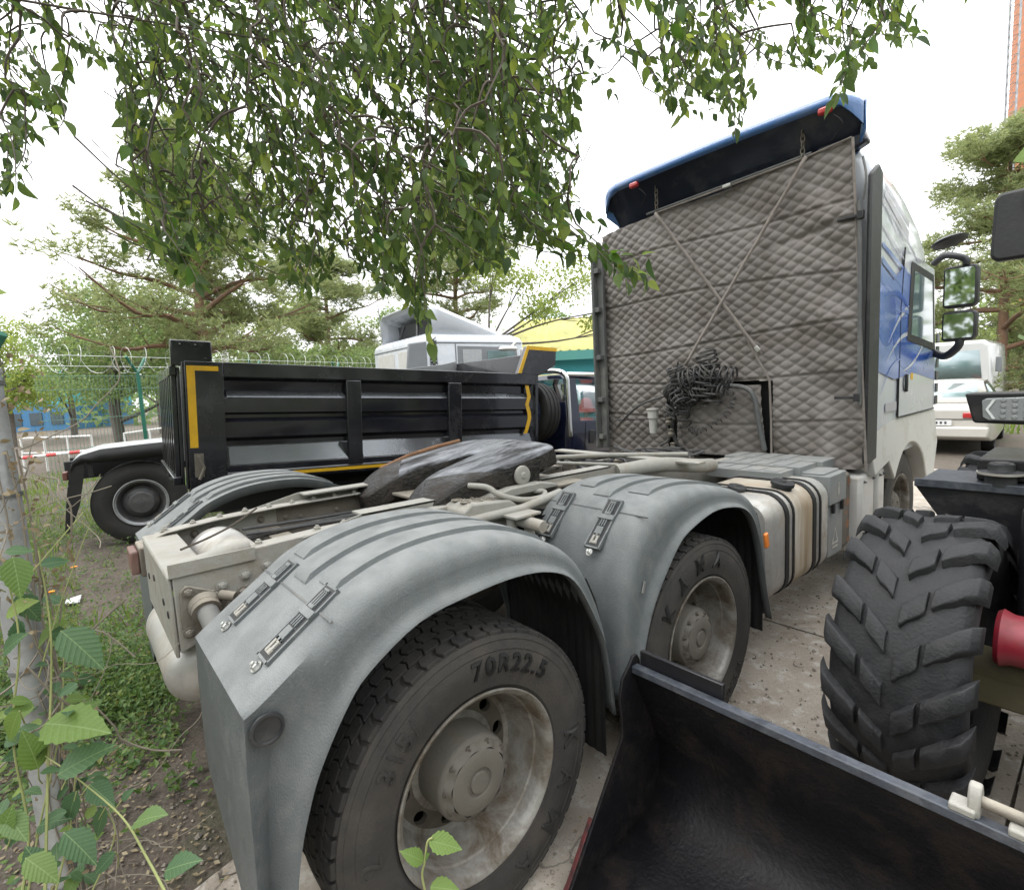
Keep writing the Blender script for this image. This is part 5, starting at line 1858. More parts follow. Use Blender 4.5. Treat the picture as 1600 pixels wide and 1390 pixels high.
# ------------------------------------------------------------------ wheel loader with bucket
LO = Vector((2.62, 1.78, 0))
ldr = thing('wheel_loader', 'black wheel loader with a big lugged tyre and empty dark bucket', 'loader', LO)
def big_tyre(parent, loc, mirror=1):
    RT, W = .545, .20
    b = MB()
    pr = [(-.13, .31), (-.17, .33), (-.205, .40), (-.21, .45), (-.20, .50), (-.17, .53), (-.09, .545), (0, .55)]
    pr = pr+[(-a, r) for a, r in reversed(pr[:-1])]
    b.lathe(pr, n=72)
    ty = b.build('tyre', 'loader_tyre', parent, loc=loc)
    # one curved lug in two blocks; copies share it
    def lug(side):
        m = MB()
        segs = [(0.015, .085, .0), (.098, .232, .0)]
        for q, (s0, s1, _) in enumerate(segs):
            rings = []
            nk = 5 if q else 3
            for k in range(nk+1):
                s = s0+(s1-s0)*k/nk
                # sweep: forward angle grows towards the shoulder, flattening there
                th = .62*(s/.232)**.85*.62
                w = (.070 if not q else .062+.014*(k/nk))/RT*.62
                rb = .535-.10*max(0, (s-.15)/.08)**2*.25
                hgt = .040 if s < .2 else .034
                if s > .205: rb -= .03*(s-.205)/.027
                ring = []
                for (dth, dr) in ((-w*1.15, -.006), (-w*.9, hgt*.85), (-w*.7, hgt), (w*.7, hgt), (w*.9, hgt*.85), (w*1.15, -.006)):
                    r_ = rb+dr
                    a = th+dth
                    ring.append((side*(s+.004*math.sin(k*9.1+dth*50)), (r_+.003*math.sin(k*5+dth*90+q*3))*math.sin(a), (r_+.003*math.sin(k*7+dth*70))*math.cos(a)))
                rings.append(ring)
            m.loft(rings, closed=True, caps=True)
        return m.mesh('lug', 'loader_tyre', sharp=50)
    la, lb = lug(1), lug(-1)
    n = 18
    for k in range(n):
        place('lug', la, ty, None, (-2*PI*k/n+rnd(-.012, .012), 0, 0), (1, rnd(.985, 1.01), rnd(.985, 1.01)), bevel=.006)
        place('lug', lb, ty, None, (-2*PI*(k+.5)/n+rnd(-.012, .012), 0, 0), (1, rnd(.985, 1.01), rnd(.985, 1.01)), bevel=.006)
    b = MB()
    b.lathe([(.13, .315), (.145, .32), (.15, .305), (.12, .29), (.05, .27), (.02, .20), (.03, .12), (.03, 0)], n=48)
    b.lathe([(-.13, .315), (-.145, .32), (-.15, .305), (-.12, .29), (-.02, .27)], n=48)
    b.build('rim', 'loader_black', ty)
    return ty
big_tyre(ldr, (1.975+.03-LO.x, 1.765-LO.y, .575))
big_tyre(ldr, (3.30-LO.x, 1.765-LO.y, .575))
big_tyre(ldr, (2.0-LO.x, 3.9-LO.y, .575))
big_tyre(ldr, (3.30-LO.x, 3.9-LO.y, .575))
def lx(b, name, matn, parent=ldr, bevel=0.0, **k):
    b.v = [v-LO for v in b.v]
    return b.build(name, matn, parent, bevel=bevel, **k)
b = MB(); b.tube([(2.05, 1.765, .575), (3.3, 1.765, .575)], .07, 16); b.bx(2.1, 3.2, 1.70, 1.83, .44, .56)
lx(b, 'axle', 'axle_olive', bevel=.01)
b = MB()
b.lathe([(2.235, 0), (2.235, .095), (2.25, .105), (2.265, .098), (2.28, .092), (2.42, .090), (2.44, .105), (2.45, 0)], (0, 1.66, .74), 'x', 32)
lx(b, 'red_drum', 'hub_red')
b = MB()
b.bx(1.85, 3.4, 2.22, 2.235, 1.175, 1.215, 0)
b.bx(1.87, 3.4, 2.23, 2.60, 1.195, 1.21, 0)
b.prism([(1.85, 1.175), (3.4, 1.175), (3.4, .72), (2.15, .72)], lambda u, v, t: (u, t, v), 2.24, 2.27, mi=1)
lx(b, 'fender_deck', ['bucket_edge', 'loader_black'], bevel=.004)
b = MB(); b.bx(2.26, 3.0, 1.9, 4.4, .5, 1.19)
lx(b, 'chassis', 'loader_black', bevel=.02)
b = MB(); b.bx(2.065, 2.9, 2.31, 2.8, 1.212, 1.315)
tk = lx(b, 'hydraulic_tank', 'loader_black', bevel=.01)
b = MB()
b.lathe([(0, .055), (.05, .055), (.052, .078), (.062, .080), (.066, .05), (.07, .048), (.095, .046), (.10, .040), (.10, .03), (.103, .028), (.103, 0)], (2.155, 2.27, 1.205), 'z', 32)
lx(b, 'filler_cap', 'black_plastic', tk)
b = MB()
b.lathe([(.051, .056), (.051, .085), (.060, .085), (.061, .056)], (2.155, 2.27, 1.205), 'z', 32)
lx(b, 'filler_flange', 'frame_paint', tk)
# head lamp with chevron, on a bracket
b = MB()
b.prism([(2.035, 1.622), (2.065, 1.50), (2.075, 1.492), (2.45, 1.480), (2.45, 1.628)], lambda u, v, t: (u, t, v), 2.16, 2.30)
b.tube([(2.40, 2.30, 1.52), (2.60, 2.5, 1.3)], .025, 8)
hl = lx(b, 'headlamp', 'loader_black', bevel=.008)
b = MB()
b.prism([(2.095, 1.590), (2.11, 1.60), (2.44, 1.610), (2.44, 1.500), (2.12, 1.505), (2.10, 1.518)], lambda u, v, t: (u, t, v), 2.150, 2.159)
lx(b, 'lamp_lens', 'lens_clear', hl, bevel=.003)
b = MB()
b.prism([(2.108, 1.553), (2.130, 1.594), (2.140, 1.594), (2.118, 1.553), (2.142, 1.512), (2.132, 1.512)], lambda u, v, t: (u, t, v), 2.145, 2.1495)
lx(b, 'lamp_chevron', 'lens_chevron', hl)
for r_ in range(4):
    b = MB()
    for k in range(7):
        b.lathe([(0, .010), (.004, .008), (.005, 0)], n=8, M=Matrix.Translation((2.165+k*.036, 2.149, 1.520+r_*.024)) @ Matrix.Rotation(R(-90), 4, 'Z'))
    lx(b, 'led_row', 'lens_clear', hl)
# mirror
b = MB()
rp = rounded(2.085, 2.27, 2.19, 2.475, .035)
b.prism([(u-.0+.08*(v-2.3)*.35, v) for u, v in rp], lambda u, v, t: (u, t, v), 2.27, 2.33)
mr_ = lx(b, 'mirror', 'black_plastic', bevel=.012)
b = MB(); b.box((2.21, 2.265, 2.42), (.05, .01, .06)); b.tube([(2.2, 2.3, 2.42), (2.5, 2.4, 2.5), (2.75, 2.6, 2.4)], .015, 8)
lx(b, 'mirror_arm', 'loader_black', mr_)
# cab frame and hood farther right
b = MB()
for x, y in ((2.45, 2.75), (3.05, 2.75), (2.45, 3.7), (3.05, 3.7)):
    b.bx(x-.04, x+.04, y-.04, y+.04, 1.19, 2.6)
b.bx(2.36, 3.14, 2.65, 3.8, 2.6, 2.7)
b.bx(2.40, 3.1, 3.0, 3.6, 1.19, 1.6)
lx(b, 'cab_frame', 'loader_black', bevel=.01)
# loader arms
for x in (2.45, 2.85):
    b = MB()
    b.prism([(2.5, 1.12), (2.5, 1.28), (1.9, 1.16), (1.2, .62), (1.12, .40), (1.25, .38), (1.85, .98)], lambda u, v, t: (t, u, v), x-.04, x+.04)
    lx(b, 'lift_arm', 'loader_black', bevel=.01)
# bucket
BX0, BX1 = 1.362, 3.55
sec = spline([(0, .628, .700), (0, .66, .60), (0, .74, .42), (0, .78, .28), (0, .74, .13), (0, .60, .055), (0, .40, .035), (0, .22, .025)], 4)
b = MB()
b.loft([[(x, p.y, p.z) for p in sec] for x in [BX0+(BX1-BX0)*k/12 for k in range(13)]], closed=False)
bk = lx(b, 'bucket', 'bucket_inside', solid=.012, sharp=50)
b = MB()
b.prism([(.606, .703), (.640, .703), (.640, .676), (.606, .676)], lambda u, v, t: (t, u, v), BX0, BX1)
lx(b, 'top_lip', 'bucket_edge', bk, bevel=.004)
sp = [(.600, .712), (.62, .735), (.645, .735), (.66, .71), (.68, .60), (.76, .42), (.80, .28), (.755, .12), (.60, .04), (.22, .01), (.25, .045), (.42, .28), (.545, .45), (.545, .52), (.535, .60), (.555, .67)]
for x in (BX0-.012, BX1):
    b = MB()
    b.prism(sp, lambda u, v, t: (t, u, v), x, x+.012)
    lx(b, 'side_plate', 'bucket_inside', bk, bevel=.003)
b = MB()
b.prism([(.385, .21), (.375, .215), (.25, .045), (.215, .01), (.235, .01)], lambda u, v, t: (t, u, v), BX0-.030, BX0-.0125)
lx(b, 'side_cutter', 'bucket_red', bk, bevel=.003)
b = MB(); b.bx(BX0, BX1, .17, .30, .012, .03)
lx(b, 'cutting_edge', 'bucket_red', bk, bevel=.003)
b = MB(); b.bx(1.375, 1.70, .642, .66, .69, .755)
lx(b, 'spill_guard', 'loader_black', bk, bevel=.004)
# interior ribs and bent seam
b = MB()
b.tube([(1.60, .655, .60), (1.59, .725, .44), (1.62, .775, .27)], .005, 5)
lx(b, 'weld_seam', 'bucket_inside', bk)
# two pale hitch lugs behind the lip
for x, s_ in ((2.325, 1), (2.43, 1)):
    b = MB()
    b.prism([(.615, .70), (.615, .755), (.63, .775), (.65, .775), (.665, .75), (.68, .70)], lambda u, v, t: (t, u, v), x-.012, x+.012)
    b.box((x-.02, .63, .712), (.05, .05, .02))
    lx(b, 'hitch_lug', 'frame_paint', bk, bevel=.005)
b = MB(); b.tube([(2.335, .64, .735), (2.42, .64, .735)], .014, 10)
lx(b, 'hitch_pin', 'frame_dusty', bk)

# ------------------------------------------------------------------ trees
def leaf_quads(b, c, rad, n, size, flat=0.0, up=0.0, aspect=0.5, rng=random, shell=0.35):
    """n small pointed leaves spread through an ellipsoid"""
    for _ in range(n):
        while True:
            v = Vector((rng.uniform(-1, 1), rng.uniform(-1, 1), rng.uniform(-1, 1)))
            l = v.length
            if l <= 1 and (l > shell or rng.random() < 0.45): break
        p = Vector(c)+Vector((v.x*rad[0], v.y*rad[1], v.z*rad[2]))
        s = size*rng.uniform(.6, 1.3)
        d = Vector((rng.uniform(-1, 1), rng.uniform(-1, 1), rng.uniform(-1, 1)*(1-flat)+up)).normalized()
        a = d.cross(Vector((rng.uniform(-1, 1), rng.uniform(-1, 1), rng.uniform(-1, 1)))).normalized()
        w = s*aspect*.5
        o = len(b.v)
        b.v += [p, p+d*s*.5+a*w, p+d*s, p+d*s*.5-a*w]
        b.f.append([o, o+1, o+2, o+3]); b.mi.append(0)

def needle_tuft(b, p, s, rng, n=6):
    for _ in range(n):
        d = Vector((rng.uniform(-1, 1), rng.uniform(-1, 1), rng.uniform(-.25, 1))).normalized()
        a = d.cross(Vector((rng.uniform(-1, 1), rng.uniform(-1, 1), rng.uniform(-1, 1)))).normalized()*s*.075
        o = len(b.v)
        b.v += [p-a, p+a, p+d*s*rng.uniform(.7, 1.1)]
        b.f.append([o, o+1, o+2]); b.mi.append(0)

def pine(name, label, base, H, tr, crown0, spread, nl, seed, tufts=1500, s=0.34, lean=(0, 0), matn='pine_needle', group=None, bark='bark_pine', droop=0.1):
    rng = random.Random(seed)
    t = thing(name, label, 'tree', base, group=group)
    b = MB()
    path = spline([(0, 0, -.3), (lean[0]*.3+rng.uniform(-.1, .1), lean[1]*.3, H*.35), (lean[0]*.7, lean[1]*.7+rng.uniform(-.15, .15), H*.7), (lean[0], lean[1], H*.98)], 6)
    b.tube(path, [tr*(1-.88*i/(len(path)-1)) for i in range(len(path))], 12)
    crown = MB()
    for k in range(nl):
        f = crown0+(1-crown0)*((k+rng.random())/nl)
        i = min(int(f*(len(path)-1)), len(path)-2)
        p0 = path[i].copy()
        az = k*2.39996+rng.uniform(-.5, .5)
        L = spread*(1-.72*((f-crown0)/(1-crown0))**1.5)*rng.uniform(.6, 1.15)
        d = Vector((math.cos(az), math.sin(az), rng.uniform(.05, .45)-droop))
        pts = [p0, p0+d*L*.35+Vector((0, 0, .04*L)), p0+d*L*.7+rvec(.06*L), p0+d*L+Vector((0, 0, .10*L))+rvec(.08*L)]
        pl = spline(pts, 3)
        r0 = tr*(1-f)*.55+.03
        b.tube(pl, [r0*(1-.85*j/(len(pl)-1)) for j in range(len(pl))], 6)
        # side twigs with flat plates of needles
        nc = max(4, int(L*3.2))
        for c in range(nc):
            g_ = rng.uniform(.35, 1.05)
            q = pl[min(int(g_*(len(pl)-1)), len(pl)-1)]+Vector((rng.uniform(-1, 1)*L*.24, rng.uniform(-1, 1)*L*.24, rng.uniform(-.04, .16)*L))
            if rng.random() < .7: b.tube([pl[min(int(g_*.8*(len(pl)-1)), len(pl)-1)], q], [.02, .008], 4, caps=False)
            rad = (rng.uniform(.35, .8), rng.uniform(.35, .8), rng.uniform(.25, .55))
            for _ in range(max(6, int(tufts/(nl*nc)))):
                v = rvec()
                needle_tuft(crown, q+Vector((v.x*rad[0], v.y*rad[1], v.z*rad[2])), s*rng.uniform(.7, 1.2), rng)
    b.build('trunk', bark, t, sharp=60)
    crown.build('crown', matn, t, smooth=False)
    return t

def broadleaf(name, label, base, H, tr, clumps, seed, n=220, size=.16, matn='broad_leaf', group=None, stems=None, cat='tree'):
    """clumps: (x, y, z, rx, ry, rz) relative to the base"""
    rng = random.Random(seed)
    t = thing(name, label, cat, base, group=group)
    b, c = MB(), MB()
    top = Vector((0, 0, H*.45))
    b.tube(spline([(0, 0, -.3), (rng.uniform(-.2, .2), rng.uniform(-.2, .2), H*.25), top], 4), [tr, tr*.95, tr*.9, tr*.85, tr*.8, tr*.75, tr*.7, tr*.65, tr*.6], 10)
    for (x, y, z, rx, ry, rz) in clumps:
        e = Vector((x, y, z))
        st = top if z > H*.4 else Vector((0, 0, max(.1, z*.5)))
        pth = spline([st, st.lerp(e, .5)+rvec(.15*H*.2), e], 4)
        b.tube(pth, [tr*.4*(1-.8*j/(len(pth)-1)) for j in range(len(pth))], 6)
        for _ in range(5):
            sub = e+Vector((rng.uniform(-.6, .6)*rx, rng.uniform(-.6, .6)*ry, rng.uniform(-.5, .6)*rz))
            b.tube([pth[-4], sub], [tr*.12, tr*.04], 4, caps=False)
            leaf_quads(c, sub, (rx*.6, ry*.6, rz*.55), n//5, size, rng=rng, up=-.2, aspect=.6)
    b.build('trunk', 'bark_grey', t, sharp=60)
    c.build('crown', matn, t, smooth=False)
    return t

def gb(px, depth, z=0.0):
    """ground point below photo column px at a depth"""
    p = at(px, 640, depth)
    return (p.x, p.y, z)

pine('pine_tree', 'tall spreading pine rising behind the green fence at left', gb(330, 17), 9.6, .24, .33, 4.1, 36, 3, tufts=11000, s=.24, group='pines behind the yard')
pine('pine_tree', 'lower bushy pine behind the middle of the dump truck bed', gb(520, 27), 8.8, .22, .22, 4.4, 30, 8, tufts=8000, s=.30, group='pines behind the yard')
pine('pine_tree', 'thin reddish-trunked pine above the white truck cab', gb(722, 24), 11.0, .17, .40, 3.0, 30, 21, tufts=6500, s=.26, group='pines behind the yard')
pine('pine_tree', 'layered pine standing behind the cab mirrors at right', gb(1560, 20), 10.6, .20, .10, 4.6, 48, 33, tufts=15000, s=.25, group='pines behind the yard', droop=.25)
pine('pine_tree', 'dark pine at the right edge behind the loader', gb(1680, 24), 9.6, .22, .10, 4.4, 36, 35, tufts=9000, s=.30, group='pines behind the yard')
broadleaf('broad_tree', 'bushy pale green tree filling the view behind the mesh fence', gb(185, 20), 7.0, .22,
          [(-1.6, -1.0, 4.6, 1.5, 1.5, 1.2), (-.6, .3, 5.6, 1.6, 1.5, 1.3), (1.0, .8, 5.2, 1.6, 1.6, 1.3), (0, 0, 3.9, 1.9, 1.9, 1.1), (-1.9, -1.2, 3.0, 1.5, 1.5, .9), (1.4, 1.3, 3.6, 1.6, 1.6, 1.0), (.4, .2, 2.6, 1.9, 1.9, .8), (2.3, 1.9, 2.5, 1.2, 1.2, .8)], 41, n=2600, size=.13, matn='broad_leaf')
broadleaf('broad_tree', 'yellow-green tree at the far left edge above the galvanised post', gb(10, 28), 6.4, .22,
          [(-1, -1, 4.0, 2.0, 2.0, 1.4), (1.0, 1.0, 3.6, 1.6, 1.6, 1.2), (0, 0, 5.0, 1.6, 1.6, 1.2), (0, 0, 2.6, 2.0, 2, 1)], 43, n=1800, size=.17, matn='lime_tree_leaf')
broadleaf('broad_tree', 'leaning thin-leaved tree with dark limbs beside the yellow roof', gb(770, 19), 7.4, .14,
          [(1.0, .8, 5.3, 1.3, 1.3, .8), (1.9, 1.5, 4.6, 1.2, 1.2, .8), (2.6, 2.2, 5.4, 1.3, 1.3, .9), (3.0, 2.6, 4.2, 1.0, 1.0, .7), (.2, .2, 5.9, 1.1, 1.1, .7), (3.5, 3.0, 3.6, 1.1, 1.1, .6)], 47, n=900, size=.12, matn='lime_tree_leaf')
broadleaf('shrub', 'dark bushes behind the white van at the right edge', gb(1600, 22), 3.4, .12,
          [(-.8, -.9, 1.6, 1.3, 1.3, 1.3), (.8, .9, 1.9, 1.6, 1.6, 1.5), (2.2, 2.6, 1.8, 1.8, 1.8, 1.5), (-.2, 0, 2.8, 1.2, 1.2, .9)], 51, n=2200, size=.11, matn='dark_leaf', cat='shrub')
broadleaf('broad_tree', 'light green tree behind the dump truck headboard', gb(430, 24), 5.0, .16,
          [(-1.6, -1.5, 3.2, 1.6, 1.6, 1.1), (0, 0, 3.6, 1.7, 1.7, 1.2), (1.8, 1.7, 3.0, 1.7, 1.7, 1.1), (3.6, 3.3, 2.8, 1.6, 1.6, 1.0)], 53, n=1800, size=.14, matn='broad_leaf')
broadleaf('broad_tree', 'lime green tree low behind the white truck cab', gb(560, 30), 5.6, .16,
          [(-1.4, -1.4, 3.4, 1.7, 1.7, 1.2), (.6, .6, 3.9, 1.8, 1.8, 1.2), (2.6, 2.6, 3.2, 1.7, 1.7, 1.1)], 57, n=1800, size=.15, matn='lime_tree_leaf')
for (px_, d_, hh_, sd_, lab_) in ((250, 34, 9.5, 61, 'tall rounded tree far behind the left pine'), (395, 36, 8.6, 63, 'rounded tree far behind the dump truck rear corner'), (640, 38, 8.4, 65, 'rounded tree far behind the white truck roof'), (110, 34, 7.4, 67, 'rounded tree far behind the fence corner'), (860, 34, 6.8, 69, 'rounded tree rising over the yellow roof'), (1490, 40, 7.5, 71, 'rounded tree far behind the parked van')):
    rg_ = random.Random(sd_)
    cl_ = [(rg_.uniform(-2.6, 2.6), rg_.uniform(-2.6, 2.6), hh_*rg_.uniform(.35, .9), rg_.uniform(1.1, 1.9), rg_.uniform(1.1, 1.9), rg_.uniform(.8, 1.3)) for _ in range(9)]
    broadleaf('broad_tree', lab_, gb(px_, d_), hh_, .2, cl_, sd_, n=900, size=.2, matn='broad_leaf' if sd_ % 4 == 1 else 'lime_tree_leaf')
# far wood closing the horizon
fw = MB()
rng = random.Random(77)
for k in range(150):
    px = -500+k*17+rng.uniform(-8, 8)
    d = rng.uniform(48, 62)
    p = at(px, 640, d)
    h = rng.uniform(4.0, 8.5)
    leaf_quads(fw, (p.x, p.y, h*.5), (2.2, 2.2, h*.62), 160, .55, rng=rng, aspect=.7)
for k in range(58):
    # unseen trees added around the camera to cut low sky light and fill mirrors
    a = R(54)+k/57*R(252)
    p = CAM_POS+rng.uniform(13, 17)*(math.cos(a)*Vector((-math.sin(YAW), math.cos(YAW), 0))+math.sin(a)*_r0)
    leaf_quads(fw, (p.x, p.y, 4.2), (2.6, 2.6, 4.6), 420, .42, rng=rng, aspect=.7)
tag(fw.build('far_wood_and_screen', 'broad_leaf', smooth=False), 'belt of distant green trees along the horizon, plus an added light-blocking ring behind the camera', 'wood', kind='stuff')

# ------------------------------------------------------------------ fence, posts, far buildings
fA, fB = at(70, 700, 8.6), at(600, 640, 16.0)
fA.z = fB.z = 0
fd = (fB-fA); fL = fd.length; fd.normalize()
fence = thing('mesh_fence', 'green welded mesh fence topped with coiled razor wire', 'fence', fA)
b = MB()
step = .055
n = int(fL/step)
for k in range(n):
    p = fd*(k*step)
    b.tube([p+Vector((0, 0, .05)), p+Vector((0, 0, 2.35))], .0035, 3, caps=False)
for z in (.1, .6, 1.1, 1.6, 2.1, 2.33):
    b.tube([Vector((0, 0, z)), fd*fL+Vector((0, 0, z))], .005, 4, caps=False)
tag(b.build('wire_mesh', 'fence_wire', fence, smooth=False), kind='stuff')
for k in range(5):
    s_ = 1.55+k*2.5
    p = fd*s_
    b = MB()
    b.box(p+Vector((0, 0, 1.2)), (.06, .06, 2.4))
    b.build('fence_post', 'fence_green', fence)
    b = MB()
    b.tube([p+Vector((0, 0, 2.38)), p+Vector((.16, -.16, 2.68))], .025, 6)
    b.tube([p+Vector((0, 0, 2.38)), p+Vector((-.16, .16, 2.68))], .025, 6)
    b.build('post_arm', 'fence_green', fence)
b = MB()
pts = []
turns = int(fL/.33)
for k in range(turns*14):
    a = 2*PI*k/14
    s_ = fL*k/(turns*14)
    pts.append(fd*s_+Vector((0, 0, 2.62+.24*math.sin(a)))+.24*math.cos(a)*fd.cross(Vector((0, 0, 1)))+.10*math.sin(a*.37)*fd)
b.tube(pts, .0035, 4, caps=False)
b.build('razor_wire', 'razor_steel', fence)
b = MB()
for z in (2.5, 2.68):
    b.tube([Vector((0, 0, z)), fd*fL+Vector((0, 0, z))], .004, 4, caps=False)
b.build('barbed_wire', 'razor_steel', fence)

rl_ = thing('white_railing', 'low white pipe railing on the grass beyond the mesh fence', 'railing', gb(160, 15))
for x0, x1, y, tilt in ((-2.4, -.4, 0, 0), (-.2, 1.9, .6, .25)):
    b = MB()
    for k in range(4):
        x = x0+(x1-x0)*k/3
        b.tube([(x, y+x*.8, 0), (x, y+x*.8, 1.0+tilt*k*.3)], .03, 6)
    b.tube([(x0, y+x0*.8, 1.0), (x1, y+x1*.8, 1.0+tilt*.9)], .03, 6)
    b.tube([(x0, y+x0*.8, .55), (x1, y+x1*.8, .55+tilt*.9)], .025, 6)
    b.build('rail', 'railing_white', rl_)
bar = thing('barrier_pole', 'red and white barrier pole lying low behind the mesh fence', 'barrier', gb(90, 15))
b = MB()
b.tube([(-1.0, -1.0, .45), (1.0, 1.1, .62)], .045, 8)
b.build('pole', 'railing_white', bar)
for k in range(4):
    b = MB()
    c = Vector((-1.0, -1.0, .45)).lerp(Vector((1.0, 1.1, .62)), .1+.25*k)
    d = Vector((2.0, 2.1, .17)).normalized()*.16
    b.tube([c-d, c+d], .049, 8)
    b.build('red_band', 'red_plastic', bar)

bb = thing('blue_building', 'blue two-storey building far away at the left edge', 'building', gb(45, 50), (0, 0, YAW))
b = MB(); b.bx(-9, 4.2, 0, 8, -.5, 2.4)
b.build('lower_wall', 'wall_blue', bb)
b = MB(); b.bx(-9, 4.2, .05, 8, 2.4, 5.2)
b.build('upper_wall', 'wall_teal', bb)
b = MB(); b.bx(-9.2, 4.5, -.3, 8, 5.2, 5.5)
b.build('roof', 'roof_teal', bb)
for k in range(6):
    b = MB(); b.bx(-8+2*k, -6.8+2*k, -.06, -.01, .5, 1.7)
    b.build('window', 'window_dark', bb)
    b = MB(); b.bx(-8+2*k, -6.8+2*k, -.01, .04, 3.2, 4.4)
    b.build('window', 'window_dark', bb)

yb = thing('market_hall', 'low hall with a yellow and teal corrugated roof behind the cab', 'building', gb(905, 24), (0, 0, YAW))
b = MB(); b.bx(-3.0, 9, 0, 8, -.2, 3.05)
b.build('wall', 'wall_teal', yb)
b = MB()
rows = []
for k in range(61):
    x = -3.4+k*.2
    h = .10*(k % 2)
    rows.append([(x, -.6, 3.2+h), (x+.9, 5.0, 5.3+h)])
b.loft(rows, closed=False)
b.build('roof', 'roof_yellow', yb, smooth=False)
b = MB(); b.bx(-3.4, 9, -.68, -.60, 2.85, 3.25)
b.build('fascia', 'roof_teal', yb)
for k in range(8):
    b = MB(); b.bx(-2.6+1.4*k, -1.6+1.4*k, -.06, -.01, .4, 2.3)
    b.build('window', 'glass_dark' if k % 2 else 'window_dark', yb)
cone = thing('red_cap', 'red conical cap seen through the dump truck cab window', 'cap', gb(916, 14, 1.02))
b = MB(); b.lathe([(0, .30), (.04, .28), (.10, .20), (.30, .14), (.36, .08), (.38, 0)], (0, 0, 0), 'z', 20)
b.build('crown', 'red_plastic', cone)
b = MB(); b.tube([(0, 0, -1.05), (0, 0, .01)], .04, 8)
b.build('stand', 'railing_white', cone)
for px, d, h, lab in ((360, 22, 5.6, 'pale thin pole rising behind the rear of the dump truck'), (501, 30, 6.5, 'slim white pole between the pines behind the dump truck'), (618, 30, 9.5, 'bare lattice aerial beside the white truck roof')):
    b = MB()
    if px == 618:
        for q in range(3):
            a = 2*PI*q/3
            b.tube([(.2*math.cos(a), .2*math.sin(a), 0), (.08*math.cos(a), .08*math.sin(a), h)], .02, 4)
        for q in range(24):
            z = q*h/24
            b.tube([(.2-.12*q/24, 0, z), (-.1, .15-.1*q/24, z+h/24)], .012, 3)
    else:
        b.tube([(0, 0, -.2), (0, 0, h)], .09 if px == 360 else .07, 8)
    o = b.build('utility_pole' if px != 618 else 'lattice_aerial', 'railing_white')
    o.location = gb(px, d)
    tag(o, lab, 'pole')
# brick chimney with a ladder mast
ch = thing('brick_chimney', 'tall orange brick chimney cut by the right edge of the picture', 'chimney', tuple(Vector((CAM_POS.x, CAM_POS.y, 0))+62*Vector((-math.sin(YAW), math.cos(YAW), 0))+63.7*_r0))
b = MB()
b.lathe([(-1, 5.0), (70, 4.4)], (0, 0, 0), 'z', 48)
b.build('shaft', 'brick_red', ch)
b = MB()
for k in range(60):
    z = 12+k*.9
    r_ = 5.0-.6*(z+1)/71+.012
    b.lathe([(z, r_), (z+.07, r_)], (0, 0, 0), 'z', 40)
b.build('band', 'mortar', ch)
lm = thing('lattice_mast', 'thin steel lattice mast beside the brick chimney', 'mast', tuple(Vector((CAM_POS.x, CAM_POS.y, 0))+50*Vector((-math.sin(YAW), math.cos(YAW), 0))+46.4*_r0))
b = MB()
for x, y in ((-.35, -.35), (.35, -.35), (.35, .35), (-.35, .35)):
    b.tube([(x, y, 0), (x, y, 60)], .045, 4)
for k in range(75):
    z = k*.8
    b.tube([(-.35, -.35, z), (.35, -.35, z+.8)], .03, 3, caps=False)
    b.tube([(.35, -.35, z), (.35, .35, z+.8)], .03, 3, caps=False)
    b.tube([(-.35, .35, z), (-.35, -.35, z+.8)], .03, 3, caps=False)
    b.tube([(-.35, -.35, z), (.35, -.35, z)], .03, 3, caps=False)
b.build('lattice', 'galvanised', lm, smooth=False)

